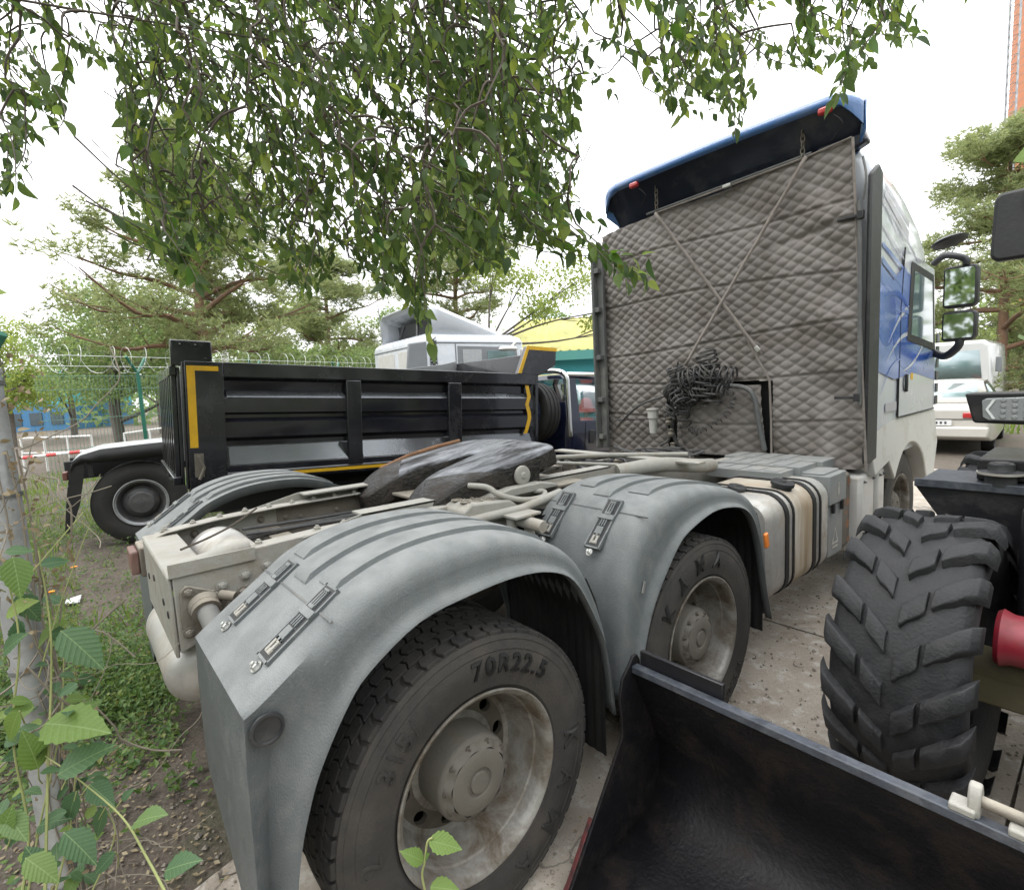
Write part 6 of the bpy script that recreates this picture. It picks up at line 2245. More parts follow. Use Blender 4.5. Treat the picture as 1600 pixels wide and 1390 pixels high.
# ------------------------------------------------------------------ parked cars at the far right
def sedan(name, label, loc, rz, body, W=1.72):
    t = thing(name, label, 'car', loc, (0, 0, rz))
    b = MB()
    def ring(y, zb, zt, w, cab=None):
        if cab is None:
            return [(-w, y, zb), (-w-.02, y, (zb+zt)/2), (-w+.05, y, zt), (-w*.5, y, zt+.02), (w*.5, y, zt+.02), (w-.05, y, zt), (w+.02, y, (zb+zt)/2), (w, y, zb)]
        return None
    h = W/2
    b.loft([ring(-.02, .50, .90, h*.88), ring(.05, .32, .96, h*.96), ring(.25, .28, .99, h), ring(1.2, .22, .98, h), ring(3.2, .22, .95, h), ring(4.1, .25, .80, h*.97), ring(4.4, .35, .68, h*.85)], caps=True)
    bod = b.build('body', body, t, sharp=40, bevel=.03)
    b = MB()
    def cr(y, z, w): return [(-w, y, z), (-w*.6, y, z+.03), (w*.6, y, z+.03), (w, y, z)]
    b.loft([cr(.55, .98, h*.90), cr(1.15, 1.40, h*.72), cr(2.2, 1.42, h*.72), cr(3.1, .96, h*.90)], closed=False)
    b.build('roof', body, t, sharp=40, solid=.02)
    b = MB()
    b.add([(-h*.74, .63, 1.02), (h*.74, .63, 1.02), (h*.60, 1.06, 1.37), (-h*.60, 1.06, 1.37)], [(0, 1, 2, 3)])
    b.v = [v+Vector((0, -.035, .03)) for v in b.v]
    b.build('rear_window', 'window_reflect', t, solid=.005)
    for s_ in (-1, 1):
        b = MB()
        b.add([(s_*h*.93, .75, 1.0), (s_*h*.93, 2.9, 1.0), (s_*h*.76, 2.1, 1.36), (s_*h*.76, 1.2, 1.36)], [(0, 1, 2, 3)])
        b.build('side_window', 'window_reflect', t, solid=.01)
        b = MB()
        b.box((s_*(h-.22), -.015, .80), (.44, .06, .11))
        b.build('tail_lamp', 'red_lens', t, bevel=.02)
        for y in (.85, 3.45):
            b = MB()
            b.lathe([(-.09, .20), (-.1, .29), (-.06, .31), (.06, .31), (.1, .29), (.09, .20), (.06, .18), (.06, 0)], (s_*(h-.1), y, .31), 'x', 28)
            b.build('wheel', 'black_rubber', t)
    b = MB()
    b.bx(-h*.95, h*.95, -.10, .05, .36, .58)
    b.build('bumper', body, t, bevel=.04)
    b = MB(); b.bx(-.26, .26, -.065, -.055, .60, .71)
    pl = b.build('licence_plate', 'plate_white', t)
    b = MB()
    for k in range(6): b.bx(-.2+.07*k, -.165+.07*k, -.068, -.0655, .63, .68)
    b.build('plate_marks', 'plate_text', pl)
    b = MB(); b.bx(-.6, .6, -.03, -.005, .715, .73)
    b.build('trunk_gap', 'black_rubber', t)
    return t
cp = at(1462, 690, 10.6)
sedan('parked_car', 'pale beige sedan parked beyond the tractor cab with red tail lamps', (cp.x-.02, cp.y, -.03), R(4), 'car_beige')
vp = at(1480, 640, 16.5)
van = thing('parked_van', 'white van parked beyond the pale sedan', 'van', (vp.x, vp.y, -.03), (0, 0, R(2)))
b = MB()
def vr(y, w, zt): return [(-w, y, .35), (-w, y, 1.2), (-w*.93, y, zt-.12), (-w*.8, y, zt), (w*.8, y, zt), (w*.93, y, zt-.12), (w, y, 1.2), (w, y, .35)]
b.loft([vr(0, .95, 2.42), vr(.08, 1.0, 2.5), vr(4, 1.0, 2.5), vr(4.6, .98, 1.5), vr(5.2, .9, 1.2)], caps=True)
vb = b.build('body', 'car_white', van, bevel=.05)
b = MB()
b.add([(-.78, -.02, 1.35), (.78, -.02, 1.35), (.70, .0, 2.2), (-.70, .0, 2.2)], [(0, 1, 2, 3)])
b.build('rear_window', 'window_reflect', van, solid=-.01)
b = MB()
b.box((.6, -.03, 1.15), (.16, .03, .05))
b.build('door_handle', 'deflector_grey', van, bevel=.01)
b = MB()
b.box((1.12, .3, 1.75), (.14, .10, .45))
b.build('mirror', 'deflector_grey', van, bevel=.02)
for s_ in (-1, 1):
    for y in (.8, 4.2):
        b = MB(); b.lathe([(-.1, .2), (-.1, .33), (.1, .33), (.1, .2), (.08, 0)], (s_*.9, y, .35), 'x', 24)
        b.build('wheel', 'black_rubber', van)
    b = MB(); b.box((s_*.88, -.01, 1.05), (.12, .05, .35))
    b.build('tail_lamp', 'red_lens', van, bevel=.01)
gr = MB()
rng = random.Random(9)
for k in range(5000):
    p = at(rng.uniform(1440, 1900), 640, rng.uniform(13, 30))
    a = rng.uniform(0, 6.28)
    d = Vector((math.cos(a)*.4, math.sin(a)*.4, 1))*rng.uniform(.1, .28)
    w = Vector((-math.sin(a), math.cos(a), 0))*.02
    o = len(gr.v)
    q = Vector((p.x, p.y, -.03))
    gr.v += [q-w, q+w, q+d]; gr.f.append([o, o+1, o+2]); gr.mi.append(0)
tag(gr.build('grass_verge', 'grass_leaf', smooth=False), 'green grass verge behind the parked cars', 'grass', kind='stuff')

# ------------------------------------------------------------------ overhanging elm
elm = thing('elm_tree', 'elm tree whose leafy twigs hang down over the whole top of the picture', 'tree', (-.6, -3.0, -.03))
EO = Vector((-.6, -3.0, -.03))
rng = random.Random(101)
random.seed(202)
trunk = MB()
tp = spline([(0, 0, -.1), (.05, .08, 1.3), (-.05, .2, 2.6), (.05, .5, 3.8), (.2, .9, 4.8)], 5)
trunk.tube(tp, [.20*(1-.6*i/(len(tp)-1)) for i in range(len(tp))], 14)
# canopy outline in the photograph: lower edge of the hanging twigs for each column, and how dense they hang
LOW = [(-260, 420), (-60, 360), (0, 325), (40, 250), (85, 215), (110, 140), (160, 95), (180, 60), (190, 250), (215, 340), (250, 390), (300, 450), (330, 400), (360, 380), (420, 410), (470, 470), (510, 440), (545, 350),
       (585, 440), (620, 455), (650, 520), (680, 470), (710, 400), (745, 420), (790, 410), (830, 380), (870, 400), (905, 385), (950, 120), (1000, 70), (1045, 170), (1085, 190), (1125, 180), (1150, 215), (1180, 120), (1215, 70),
       (1255, 90), (1290, 150), (1320, 160), (1350, 110), (1390, 70), (1440, 60), (1475, 10), (1600, -60), (1900, -200)]
def low(px):
    for (a, ya), (c, yc) in zip(LOW, LOW[1:]):
        if a <= px <= c:
            return ya+(yc-ya)*(px-a)/(c-a)
    return -100
leaf_v, leaf_f = leaf_geo(1.0, .52, 6, .30, .30)
LEAVES = []   # (matrix, size on screen)
twigs = []
def in_gap(p):
    # clear sky that the photograph shows between the sprays
    d = p-CAM_POS
    z = d.dot(_f)
    if z < .3: return False
    x, y = 800+FPX*d.dot(_r)/z, 695-FPX*d.dot(_u)/z
    if 112 < x < 184 and 105 < y < 600: return True
    if 88 < x <= 112 and 215 < y < 600: return True
    if 905 < x < 1035 and 165 < y < 330: return True
    if 1180 < x < 1290 and 110 < y < 300: return True
    if x > 1035 and y > 225: return True
    return False
def add_twig(tip, length, d_up, nleaf, lsize):
    """a drooping twig ending at tip; leaves alternate left and right and hang"""
    d_up = Vector(d_up).normalized()
    side = d_up.cross(Vector((rng.uniform(-1, 1), rng.uniform(-1, 1), .1))).normalized()
    p0 = tip+d_up*length
    mid = tip+d_up*length*.5+side*length*rng.uniform(-.12, .12)
    pth = spline([p0, mid, tip], 5)
    if in_gap(tip) or in_gap(mid): return None
    twigs.append((pth, .0035))
    for k in range(nleaf):
        f = .12+.88*(k+.5)/nleaf
        i = min(int(f*(len(pth)-1)), len(pth)-2)
        p = pth[i].lerp(pth[i+1], f*(len(pth)-1)-i)
        t = (pth[i+1]-pth[i]).normalized()
        s_ = side if k % 2 else -side
        d = (t*.7+s_*rng.uniform(.35, 1.0)+Vector((0, 0, -rng.uniform(.0, .9)))+rvec(.5)).normalized()
        L = lsize*rng.uniform(.7, 1.25)
        nrm = Vector((0, 0, 1))+rvec(1.1)
        M = orient(d, nrm, p+d*L*.08, rng.uniform(-.5, .5), L)
        dep = (p-CAM_POS).dot(_f)
        if in_gap(p+d*L*.6): continue
        LEAVES.append((M, L/max(.3, dep), p))
    return p0
starts = []
def keep(p):
    if p is not None: starts.append(p)
def sample_canopy(n, x0, x1, dens_fn, dmin, dmax, ytop=-420):
    for _ in range(n):
        px = rng.uniform(x0, x1)
        lo = low(px)
        k = rng.random()
        py = lo-(lo-ytop)*k**1.25
        if rng.random() > dens_fn(px, py, lo): continue
        dep = rng.uniform(dmin, dmax)
        tip = at(px, py, dep)
        if tip.z < 1.9: continue
        ln = rng.uniform(.22, .5)
        up = Vector((rng.uniform(-1.0, .55), rng.uniform(-1.1, .35), rng.uniform(.45, 1.0)))
        keep(add_twig(tip, ln, up, rng.randint(10, 16), rng.uniform(.046, .068)))
def dens(px, py, lo):
    if 100 < px < 182: return .15
    k = .5+.5*math.sin(px*.021+1.0)*math.sin(py*.027+px*.008)
    if px > 930: return .25+.6*k
    return .35+.75*k
sample_canopy(1500, 185, 900, dens, 1.9, 4.4)
sample_canopy(230, -250, 105, dens, 1.7, 3.2)
sample_canopy(40, 100, 200, dens, 1.7, 3.2)
sample_canopy(240, 900, 1480, dens, 2.0, 3.4)
sample_canopy(110, 1030, 1210, dens, 2.0, 3.2, -150)
sample_canopy(50, 1220, 1440, dens, 2.0, 3.0, -100)
sample_canopy(140, 600, 880, dens, 2.0, 3.6, 60)
sample_canopy(80, 1480, 1900, dens, 2.2, 3.6)
for _ in range(620):
    # short side shoots, spread flat, that fill the crown between the hanging twigs
    px = rng.uniform(185, 890) if rng.random() < .85 else rng.uniform(-200, 100)
    lo = low(px)
    py = rng.uniform(-200, lo-30)
    if rng.random() > dens(px, py, lo)+.1: continue
    tip = at(px, py, rng.uniform(2.1, 4.4))
    keep(add_twig(tip, rng.uniform(.15, .3), Vector((rng.uniform(-1, 1), rng.uniform(-1, 1), rng.uniform(.0, .5))), rng.randint(7, 11), rng.uniform(.046, .066)))
# named sprays that stand out against the sky or the cab
sprays = [((760, 300), (900, 400), 2.2, 16, .07), ((800, 330), (960, 400), 2.1, 16, .07), ((850, 340), (1000, 425), 2.05, 14, .075), ((720, 280), (850, 380), 2.3, 16, .07), ((900, 350), (1015, 440), 2.0, 12, .075), ((680, 240), (790, 330), 2.4, 16, .07), ((740, 200), (860, 300), 2.3, 16, .07), ((640, 260), (720, 400), 2.3, 14, .07), ((780, 250), (920, 330), 2.2, 14, .07),
          ((700, 330), (1020, 400), 2.1, 18, .075), ((830, 300), (985, 445), 2.0, 14, .075), ((860, 60), (960, 150), 2.3, 10, .07), ((640, 330), (672, 535), 2.0, 15, .07), ((1130, 120), (1150, 212), 2.2, 12, .065),
          ((1330, 40), (1305, 160), 2.0, 9, .07), ((820, 200), (880, 330), 2.1, 14, .075), ((860, 260), (940, 350), 2.2, 12, .07), ((1390, 10), (1430, 60), 2.0, 8, .07), ((1050, 110), (1075, 165), 2.2, 10, .06),
          ((250, 300), (310, 440), 1.9, 14, .075), ((300, 260), (280, 390), 2.0, 14, .075), ((480, 300), (470, 460), 2.2, 14, .07), ((590, 300), (600, 450), 2.0, 12, .065), ((0, 180), (25, 315), 1.7, 6, .07), ((30, 60), (90, 205), 1.7, 14, .075), ((90, 90), (165, 110), 1.9, 7, .07),
          ((780, 90), (815, 250), 2.0, 14, .075), ((700, 360), (800, 400), 2.3, 12, .075), ((190, 80), (200, 230), 2.1, 14, .07), ((1100, 40), (1060, 180), 2.3, 14, .065), ((1210, 20), (1270, 110), 2.2, 12, .065)]
for (a, c, dep, nl, ls) in sprays:
    p0, p1 = at(*a, dep*rng.uniform(1.05, 1.2)), at(*c, dep)
    d = (p0-p1)
    keep(add_twig(p1, d.length, d, nl, ls))
# limbs fan out from the trunk above the frame; each twig hangs from its nearest limb
limb = MB()
limb_pts = []
for (ex, ey, ez, r0) in ((2.6, .6, 4.1, .09), (1.2, 1.6, 4.2, .09), (-.2, 1.8, 4.0, .08), (.6, .4, 4.4, .06), (2.0, 2.6, 4.3, .07), (3.4, .2, 4.4, .06), (-.9, .6, 3.6, .07), (.2, -.9, 4.2, .06), (2.0, -.8, 4.4, .06), (1.6, .7, 3.6, .02), (.9, .1, 3.4, .02), (.2, .5, 3.3, .02), (2.3, 1.5, 3.8, .02), (-.2, -.4, 3.2, .02)):
    s0 = tp[rng.randint(10, len(tp)-1)]+EO
    e = Vector((ex, ey, ez))
    pth = spline([s0, s0.lerp(e, .35)+Vector((0, 0, .35))+rvec(.1), s0.lerp(e, .7)+Vector((0, 0, .25))+rvec(.12), e], 6)
    limb.tube([p-EO for p in pth], [.42*r0*(1-.8*i/(len(pth)-1)) for i in range(len(pth))], 8)
    limb_pts += pth
from mathutils.kdtree import KDTree
nodes = list(limb_pts)
pending = sorted(starts, key=lambda p: min((p-l).length for l in limb_pts))
while pending:
    kd = KDTree(len(nodes))
    for i, v in enumerate(nodes): kd.insert(v, i)
    kd.balance()
    batch, pending = pending[:25], pending[25:]
    for p0 in batch:
        # join the nearest older wood, preferring wood that is higher up
        cand = kd.find_n(p0+Vector((0, 0, .12)), 6)
        q = min((c[0] for c in cand), key=lambda v: (v-p0).length+1.0*max(0, p0.z-v.z))
        m = p0.lerp(q, .5)+rvec(.04)+Vector((0, 0, .03))
        pp_ = spline([q, m, p0], 3)
        if in_gap(m) or in_gap(q.lerp(p0, .25)) or in_gap(q.lerp(p0, .75)): continue
        limb.tube([v-EO for v in pp_], [.0060, .0056, .0052, .0048, .0045, .0042, .0038], 4, caps=False)
        nodes += pp_[2:]
for pth, r0 in twigs:
    limb.tube([v-EO for v in pth], [r0*(1-.7*i/(len(pth)-1)) for i in range(len(pth))], 4, caps=False)
trunk.build('trunk', 'bark_grey', elm, sharp=60)
limb.build('branches', 'twig', elm, sharp=60)
def on_screen(p):
    d = p-CAM_POS
    z = d.dot(_f)
    if z < .2: return False
    x, y = 800+FPX*d.dot(_r)/z, 695-FPX*d.dot(_u)/z
    return -20 < x < 1620 and -20 < y < 1400
order = sorted(range(len(LEAVES)), key=lambda i: -LEAVES[i][1] if on_screen(LEAVES[i][2]) else 0)
lm_ = MB(); lm_.add(leaf_v, leaf_f)
leaf_me = lm_.mesh('leaf', 'elm_leaf', sharp=80)
lb_ = MB(); lb_.add(leaf_v, leaf_f)
leaf_me_b = lb_.mesh('leaf', 'elm_leaf_bright', sharp=80)
mass = MB()
for n_, i in enumerate(order):
    M = Matrix.Translation(-EO) @ LEAVES[i][0]
    if n_ < 300:
        o = place('leaf', leaf_me_b if (n_ % 7 == 0) else leaf_me, elm)
        o.matrix_local = M
    else:
        mass.add(leaf_v, leaf_f, 0, M)
tag(mass.build('foliage', 'elm_leaf', elm, sharp=80), kind='stuff')

# ------------------------------------------------------------------ galvanised fence post with dry vine
GP = Vector((.52, -1.035, 0))
post = thing('galvanised_post', 'weathered galvanised fence post at the left edge wrapped in dry vine', 'post', GP, (R(0.6), R(-1.0), 0))
b = MB()
b.lathe([(-.1, .043), (1.86, .043), (1.862, .046), (1.875, .046), (1.878, .04), (1.878, 0)], (0, 0, 0), 'z', 28)
b.build('pole', 'galvanised', post)
b = MB()
for z in (.35, 1.02, 1.52, 1.83):
    b.lathe([(z, .0435), (z, .047), (z+.012, .047), (z+.012, .0435)], (0, 0, 0), 'z', 28)
b.build('tie_band', 'trim_grey', post)
b = MB()
b.tube([(-.02, .0, 1.87), (.045, .06, 1.965)], .012, 8)
b.tube([(-.25, -.02, 1.88), (.06, .0, 1.882)], .006, 6)
b.build('barb_arm', 'fence_green', post)
rng = random.Random(31)
vine = MB()
for k in range(44):
    a0 = rng.uniform(-.6, 2.2)
    z0 = rng.uniform(.1, 1.8)
    p = Vector((.055*math.cos(a0), .055*math.sin(a0), z0))
    pts = [p]
    d = Vector((rng.uniform(-.3, .8), rng.uniform(-.1, .8), rng.uniform(-1, .9)))
    for j in range(rng.randint(3, 6)):
        d = (d+rvec(.9)).normalized()
        p = p+d*rng.uniform(.04, .12)
        r_ = math.hypot(p.x, p.y)
        if r_ < .055: p = Vector((p.x*.055/r_, p.y*.055/r_, p.z))
        pts.append(p)
    vine.tube(spline(pts, 3), rng.uniform(.0010, .0028), 4)
for k in range(10):
    a = rng.uniform(.2, 1.8)
    pts = [Vector((.06*math.cos(a+.3*math.sin(j*1.1+k))+.015*math.sin(j+k), .06*math.sin(a+.3*math.sin(j*1.1+k))+.01*math.cos(j*2+k), -.05+j*.17)) for j in range(int(rng.uniform(5, 12)))]
    vine.tube(spline(pts, 3), rng.uniform(.0014, .0032), 5)
vine.build('dry_vine', 'dry_stem', post, smooth=True)
dl = MB()
for k in range(320):
    a = rng.uniform(-.3, 1.9)
    z = rng.uniform(1.2, 1.92) if k % 3 else rng.uniform(.2, 1.2)
    M = orient(rvec(), rvec(), (rng.uniform(.05, .15)*math.cos(a), rng.uniform(.05, .15)*math.sin(a), z), 0, rng.uniform(.012, .028))
    dl.add(leaf_v, leaf_f, 0, M)
tag(dl.build('dry_leaves', 'dry_leaf', post), kind='stuff')

# ------------------------------------------------------------------ broad-leaved vine in the lower left corner
vineplant = thing('climbing_weed', 'climbing weed with broad serrated green leaves in the lower left corner', 'plant', (.62, -.98, 0))
VO = Vector((.62, -.98, 0))
bl_v, bl_f = leaf_geo(1.0, .62, 14, .22, .18, .07)
bm1 = MB(); bm1.add(bl_v, bl_f); big_leaf = bm1.mesh('leaf', 'weed_leaf', sharp=80)
bm2 = MB(); bm2.add(bl_v, bl_f); lime_leaf = bm2.mesh('leaf', 'lime_leaf', sharp=80)
# (photo base of leaf, photo tip, depth, lime?)
LV = [((95, 985), (185, 1065), 1.35, 0), ((70, 1130), (200, 1145), 1.25, 1), ((90, 1210), (205, 1145), 1.22, 0), ((60, 1200), (30, 1120), 1.3, 1), ((140, 1225), (190, 1270), 1.28, 0), ((210, 1285), (275, 1262), 1.15, 0),
      ((258, 1360), (330, 1335), 1.1, 0), ((100, 1300), (170, 1365), 1.2, 0), ((85, 990), (150, 1020), 1.45, 0), ((0, 900), (50, 905), 1.35, 0), ((10, 960), (70, 930), 1.4, 0), ((15, 1095), (65, 1095), 1.25, 1), ((30, 1110), (0, 1180), 1.2, 1),
      ((110, 1120), (175, 1085), 1.35, 1), ((120, 1235), (95, 1310), 1.3, 0), ((60, 1290), (130, 1270), 1.3, 0), ((165, 1260), (140, 1330), 1.35, 0), ((40, 1340), (110, 1390), 1.15, 0), ((120, 1040), (165, 1000), 1.5, 0), ((20, 870), (40, 955), 1.3, 1),
      ((130, 1320), (175, 1290), 1.4, 1), ((5, 1020), (45, 980), 1.3, 0), ((150, 1110), (110, 1175), 1.38, 0), ((90, 1150), (40, 1190), 1.3, 0), ((60, 1010), (95, 960), 1.45, 0), ((190, 1250), (215, 1225), 1.25, 0), ((10, 1270), (50, 1330), 1.22, 0), ((70, 1370), (30, 1300), 1.25, 0), ((0, 1310), (25, 1240), 1.2, 1),
      ((180, 1330), (130, 1385), 1.3, 0), ((100, 1080), (60, 1130), 1.4, 0), ((25, 930), (80, 985), 1.42, 0)]
rng = random.Random(64)
stem = MB()
for (a, c, dep, lime) in LV:
    p0, p1 = at(*a, dep), at(*c, dep*rng.uniform(.97, 1.05))
    L = (p1-p0).length*.74
    d = (p1-p0)+Vector((0, 0, .1*L))
    nrm = (CAM_POS-p0).normalized()*.75+Vector((0, 0, .8))+rvec(.35)
    o = place('leaf', lime_leaf if lime else big_leaf, vineplant)
    o.matrix_local = orient(d, nrm, p0-VO, 0, L)
    stem.tube([v-VO for v in spline([p0, p0+Vector((rng.uniform(-.04, .0), rng.uniform(-.02, .02), -.03)), p0+Vector((rng.uniform(-.07, -.02), 0, -.06))], 3)], .0016, 4)
for pts, r_ in (([(70, 1180, 1.3), (120, 1215, 1.25), (190, 1275, 1.2), (230, 1340, 1.12), (262, 1400, 1.05)], .004), ([(120, 1180, 1.3), (110, 1290, 1.3), (85, 1400, 1.25)], .004), ([(100, 985, 1.4), (95, 1130, 1.36), (60, 1300, 1.3), (40, 1420, 1.25)], .004), ([(60, 860, 1.35), (80, 1000, 1.35), (75, 1200, 1.3), (70, 1420, 1.2)], .005), ([(5, 880, 1.3), (30, 1000, 1.3), (20, 1150, 1.3), (45, 1300, 1.3), (30, 1420, 1.25)], .005),
                ([(150, 1250, 1.35), (180, 1300, 1.35), (140, 1400, 1.3)], .003), ([(140, 820, 1.5), (95, 940, 1.45), (60, 1060, 1.4)], .003), ([(130, 800, 1.55), (70, 870, 1.45), (20, 930, 1.4)], .004)):
    sp_ = [v-VO for v in spline([at(*q) for q in pts], 5)]
    stem.tube(sp_, [r_*(.35+.35*i/(len(sp_)-1)) for i in range(len(sp_))], 6)
for k in range(150):
    px, py = rng.uniform(-10, 150), rng.uniform(860, 1400)
    if px > 90 and py < 1050 and rng.random() < .6: continue
    p0 = at(px, py, rng.uniform(1.25, 1.75))
    if p0.z < .02: continue
    d = Vector((rng.uniform(-1, 1), rng.uniform(-1, 1), rng.uniform(-.6, .5)))
    o = place('leaf', lime_leaf if k % 6 == 0 else big_leaf, vineplant)
    o.matrix_local = orient(d, (CAM_POS-p0).normalized()+Vector((0, 0, .8))+rvec(.8), p0-VO, 0, rng.uniform(.03, .065))
stem.build('stem', 'green_stem', vineplant)
# shoot in front of the rear wheel
shoot = thing('lime_shoot', 'small bright lime shoot growing in front of the rear wheel', 'plant', at(660, 1392, 1.05))
SO = shoot.location.copy()
b = MB()
b.tube([v-SO for v in spline([at(672, 1420, 1.0), at(660, 1370, 1.0), at(664, 1345, 1.0), at(668, 1315, 1.0), at(676, 1308, 1.0)], 4)], .0022, 5)
b.build('stem', 'green_stem', shoot)
for a, c in (((670, 1312), (715, 1322)), ((662, 1345), (632, 1330)), ((672, 1385), (712, 1388)), ((664, 1340), (668, 1334))):
    p0, p1 = at(*a, 1.0), at(*c, .99)
    o = place('leaf', lime_leaf, shoot)
    o.matrix_local = orient(p1-p0, (CAM_POS-p0).normalized()+Vector((0, 0, .5)), p0-SO, 0, (p1-p0).length*1.15)

# ------------------------------------------------------------------ ground cover
rng = random.Random(88)
random.seed(89)
gw = MB()
def gz(x, y):
    return hfun(x, y) if (-20 < x < 1.3 and -6 < y < 3.3) else -.03
for k in range(11000):
    x = rng.uniform(-9, .9) if k % 3 else rng.uniform(-2.5, .6)
    y = rng.uniform(-2.6, 1.0) if k % 3 else rng.uniform(-1.7, -.5)
    if x > -1.35 and y > -.85 and x < 1.4: 
        if not (y < -.62 and x < .6): continue
    nse = math.sin(x*2.1+1.3)*math.cos(y*2.7)+.5*math.sin(x*5+y*4)
    if nse < -.25 and rng.random() < .8: continue
    # bare soil close to the fender and in front of the white truck wheel
    if x > -1.3 and rng.random() < (.86 if x > -.5 else .6): continue
    if x > .15 and rng.random() < .8: continue
    if -6.6 < x < -3.4 and -1.1 < y < .0 and rng.random() < .6: continue
    z = gz(x, y)
    h = rng.uniform(.03, .20)*(1.6 if x < -1 else 1)
    for q in range(rng.randint(3, 7)):
        a = rng.uniform(0, 6.28)
        d = Vector((math.cos(a), math.sin(a), rng.uniform(.1, 1.2)))
        M = orient(d, Vector((0, 0, 1))+rvec(.5), (x+rng.uniform(-.04, .04), y+rng.uniform(-.04, .04), z+h*rng.uniform(0, .8)), 0, rng.uniform(.022, .05))
        gw.add([(0, 0, 0), (-.3, .45, .06), (0, 1, -.1), (.3, .45, .06)], [(0, 1, 2, 3)], 0, M)
# bushy fine-leaved weeds crowding the rear of the frame
for (bx_, by_, hh, n_) in ((-1.25, -.66, .40, 420), (-.95, -.66, .36, 320), (-1.6, -.72, .42, 380), (-2.0, -.75, .42, 360), (-1.5, -.9, .4, 320), (-2.2, -1.0, .4, 300), (-2.9, -1.1, .35, 260)):
    for q in range(n_):
        v = rvec()
        p = Vector((bx_+v.x*.26, by_+v.y*.20, max(.0, gz(bx_, by_)+hh*.5+v.z*hh*.5)))
        M = orient(rvec()+Vector((0, 0, .3)), Vector((0, 0, 1))+rvec(.6), p, 0, rng.uniform(.018, .042))
        gw.add([(0, 0, 0), (-.3, .45, .06), (0, 1, -.1), (.3, .45, .06)], [(0, 1, 2, 3)], 0, M)
tag(gw.build('ground_weeds', 'ground_leaf', smooth=False), 'low green weeds covering the soil behind the tractor unit', 'weeds', kind='stuff')
gs = MB()
for k in range(16000):
    x = rng.uniform(-17, -1.6)
    y = rng.uniform(-4, 3.0)
    if math.sin(x*1.1)*math.cos(y*1.3+.4) < -.35: continue
    if -6.9 < x < -3.2 and -1.0 < y < .9: continue
    z = gz(x, y)
    a = rng.uniform(0, 6.28)
    d = Vector((math.cos(a)*.5, math.sin(a)*.5, 1))*rng.uniform(.06, .20)
    w = Vector((-math.sin(a), math.cos(a), 0))*.008
    o = len(gs.v)
    q = Vector((x, y, z))
    gs.v += [q-w, q+w, q+d*.6+w*.6, q+d]; gs.f.append([o, o+1, o+2, o+3]); gs.mi.append(0)
tag(gs.build('grass_patch', 'grass_leaf', smooth=False), 'bright grass growing towards the mesh fence', 'grass', kind='stuff')
lt = MB()
for k in range(2600):
    x, y = rng.uniform(-2.5, .75), rng.uniform(-1.8, -.62)
    z = gz(x, y)+.004
    M = orient((rng.uniform(-1, 1), rng.uniform(-1, 1), rng.uniform(-.1, .25)), (rng.uniform(-.4, .4), rng.uniform(-.4, .4), 1), (x, y, z+.004), 0, rng.uniform(.010, .035))
    lt.add([(0, 0, 0), (-.28, .5, .05), (0, 1, 0), (.28, .5, .05)], [(0, 1, 2, 3)], 0, M)
for k in range(260):
    x, y = rng.uniform(.5, 3.2), rng.uniform(-1.5, 3.5)
    M = orient((rng.uniform(-1, 1), rng.uniform(-1, 1), .05), (0, 0, 1), (x, y, .006), 0, rng.uniform(.008, .022))
    lt.add([(0, 0, 0), (-.28, .5, .05), (0, 1, 0), (.28, .5, .05)], [(0, 1, 2, 3)], 0, M)
tag(lt.build('leaf_litter', 'dry_leaf', smooth=False), 'scattered dry leaf litter on soil and concrete', 'leaf litter', kind='stuff')
st = MB()
for k in range(125):
    x, y = (rng.uniform(-1.8, .75), rng.uniform(-1.7, -.62)) if k < 95 else (rng.uniform(.9, 2.6), rng.uniform(.6, 4))
    p = Vector((x, y, (gz(x, y) if k < 95 else 0)+.008))
    a = rng.uniform(0, 6.28)
    L = rng.uniform(.05, .24) if k < 95 else rng.uniform(.03, .09)
    st.tube(spline([p, p+Vector((math.cos(a), math.sin(a), .06))*L*.35+rvec(.02*L*4), p+Vector((math.cos(a+.4), math.sin(a+.4), .06))*L*.7, p+Vector((math.cos(a+.9), math.sin(a+.9), .03))*L], 2), [.0034, .003, .0026, .0022, .0018, .0014, .001], 4)
tag(st.build('fallen_twigs', 'twig', smooth=False), 'thin fallen twigs scattered over the ground', 'twigs', kind='stuff')
gv = MB()
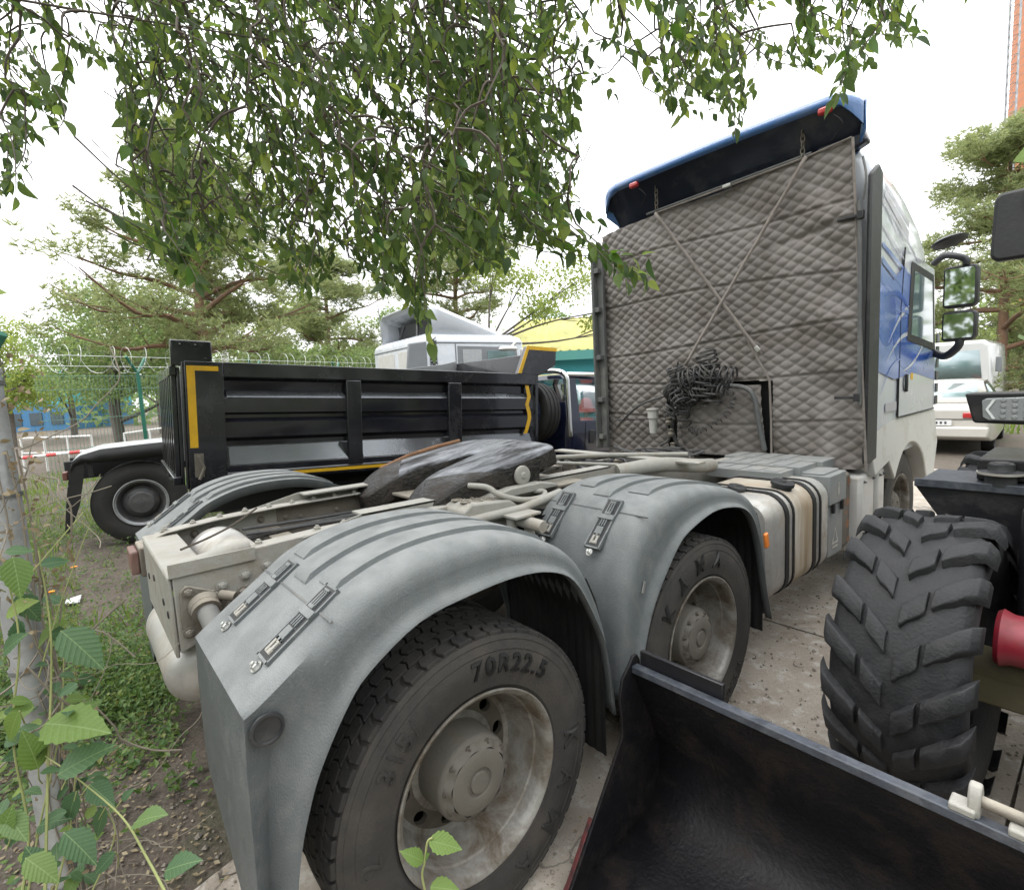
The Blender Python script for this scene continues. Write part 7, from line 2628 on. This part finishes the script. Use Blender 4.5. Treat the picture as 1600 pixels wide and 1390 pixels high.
for k in range(4200):
    if k % 3:
        x, y = rng.uniform(.45, 3.6), rng.uniform(-1.6, 5.0)
        z = .0
    else:
        x, y = rng.uniform(-2.5, .6), rng.uniform(-1.8, -.6)
        z = gz(x, y)
    s_ = rng.uniform(.003, .011)*(1.6 if rng.random() < .08 else 1)
    o = len(gv.v)
    e = [Vector((rng.uniform(.6, 1.2)*s_*sx, rng.uniform(.6, 1.2)*s_*sy, rng.uniform(.5, .9)*s_*sz)) for sx, sy, sz in ((1, 0, 0), (0, 1, 0), (-1, 0, 0), (0, -1, 0), (0, 0, 1), (0, 0, -.3))]
    gv.v += [Vector((x, y, z+s_*.3))+q for q in e]
    for f in ((0, 1, 4), (1, 2, 4), (2, 3, 4), (3, 0, 4), (1, 0, 5), (2, 1, 5), (3, 2, 5), (0, 3, 5)):
        gv.f.append([o+i for i in f]); gv.mi.append(0)
mat('grit', (0.21, 0.185, 0.155), 0.9, var=0.5, scale=3)
tag(gv.build('grit', 'grit', smooth=False), 'loose grit and pebbles on concrete and soil', 'gravel', kind='stuff')
for k, (px, py, lab) in enumerate(((62, 884, 'orange flower among weeds nearest the galvanised post'), (116, 887, 'orange flower in the weeds below the white truck mud flap'), (80, 926, 'orange flower low in the weeds right of the post'), (65, 1075, 'orange flower half hidden by broad weed leaves'))):
    d = CAM_POS
    ray = (at(px, py, 1)-CAM_POS)
    dep = (.10-CAM_POS.z)/ray.z
    p = CAM_POS+ray*dep
    fl_ = thing('marigold', lab, 'flower', (p.x, p.y, gz(p.x, p.y)), group='orange flowers in the weeds')
    hz = .10-gz(p.x, p.y)
    b = MB()
    for q in range(16):
        a = q*2.4
        M = orient((math.cos(a), math.sin(a), .25+.04*q), (0, 0, 1), (0, 0, hz), 0, .042-.001*q)
        b.add([(0, 0, 0), (-.35, .6, .1), (0, 1, 0), (.35, .6, .1)], [(0, 1, 2, 3)], 0, M)
    b.build('petals', 'flower_orange', fl_, smooth=False)
    b = MB(); b.tube([(0, 0, 0), (.01, 0, hz)], .004, 5)
    b.build('stem', 'green_stem', fl_)
pp = MB()
pp.add([(-.09, -.05, 0), (.10, -.06, .012), (.12, .05, .0), (-.08, .07, .02)], [(0, 1, 2, 3)])
o = pp.build('paper_scrap', 'paper_white', solid=.002)
ray = at(112, 925, 1)-CAM_POS
p = CAM_POS+ray*((-.02-CAM_POS.z)/ray.z)
o.location = (p.x, p.y, gz(p.x, p.y)+.03)
tag(o, 'crumpled white paper scrap lying among the weeds', 'litter')
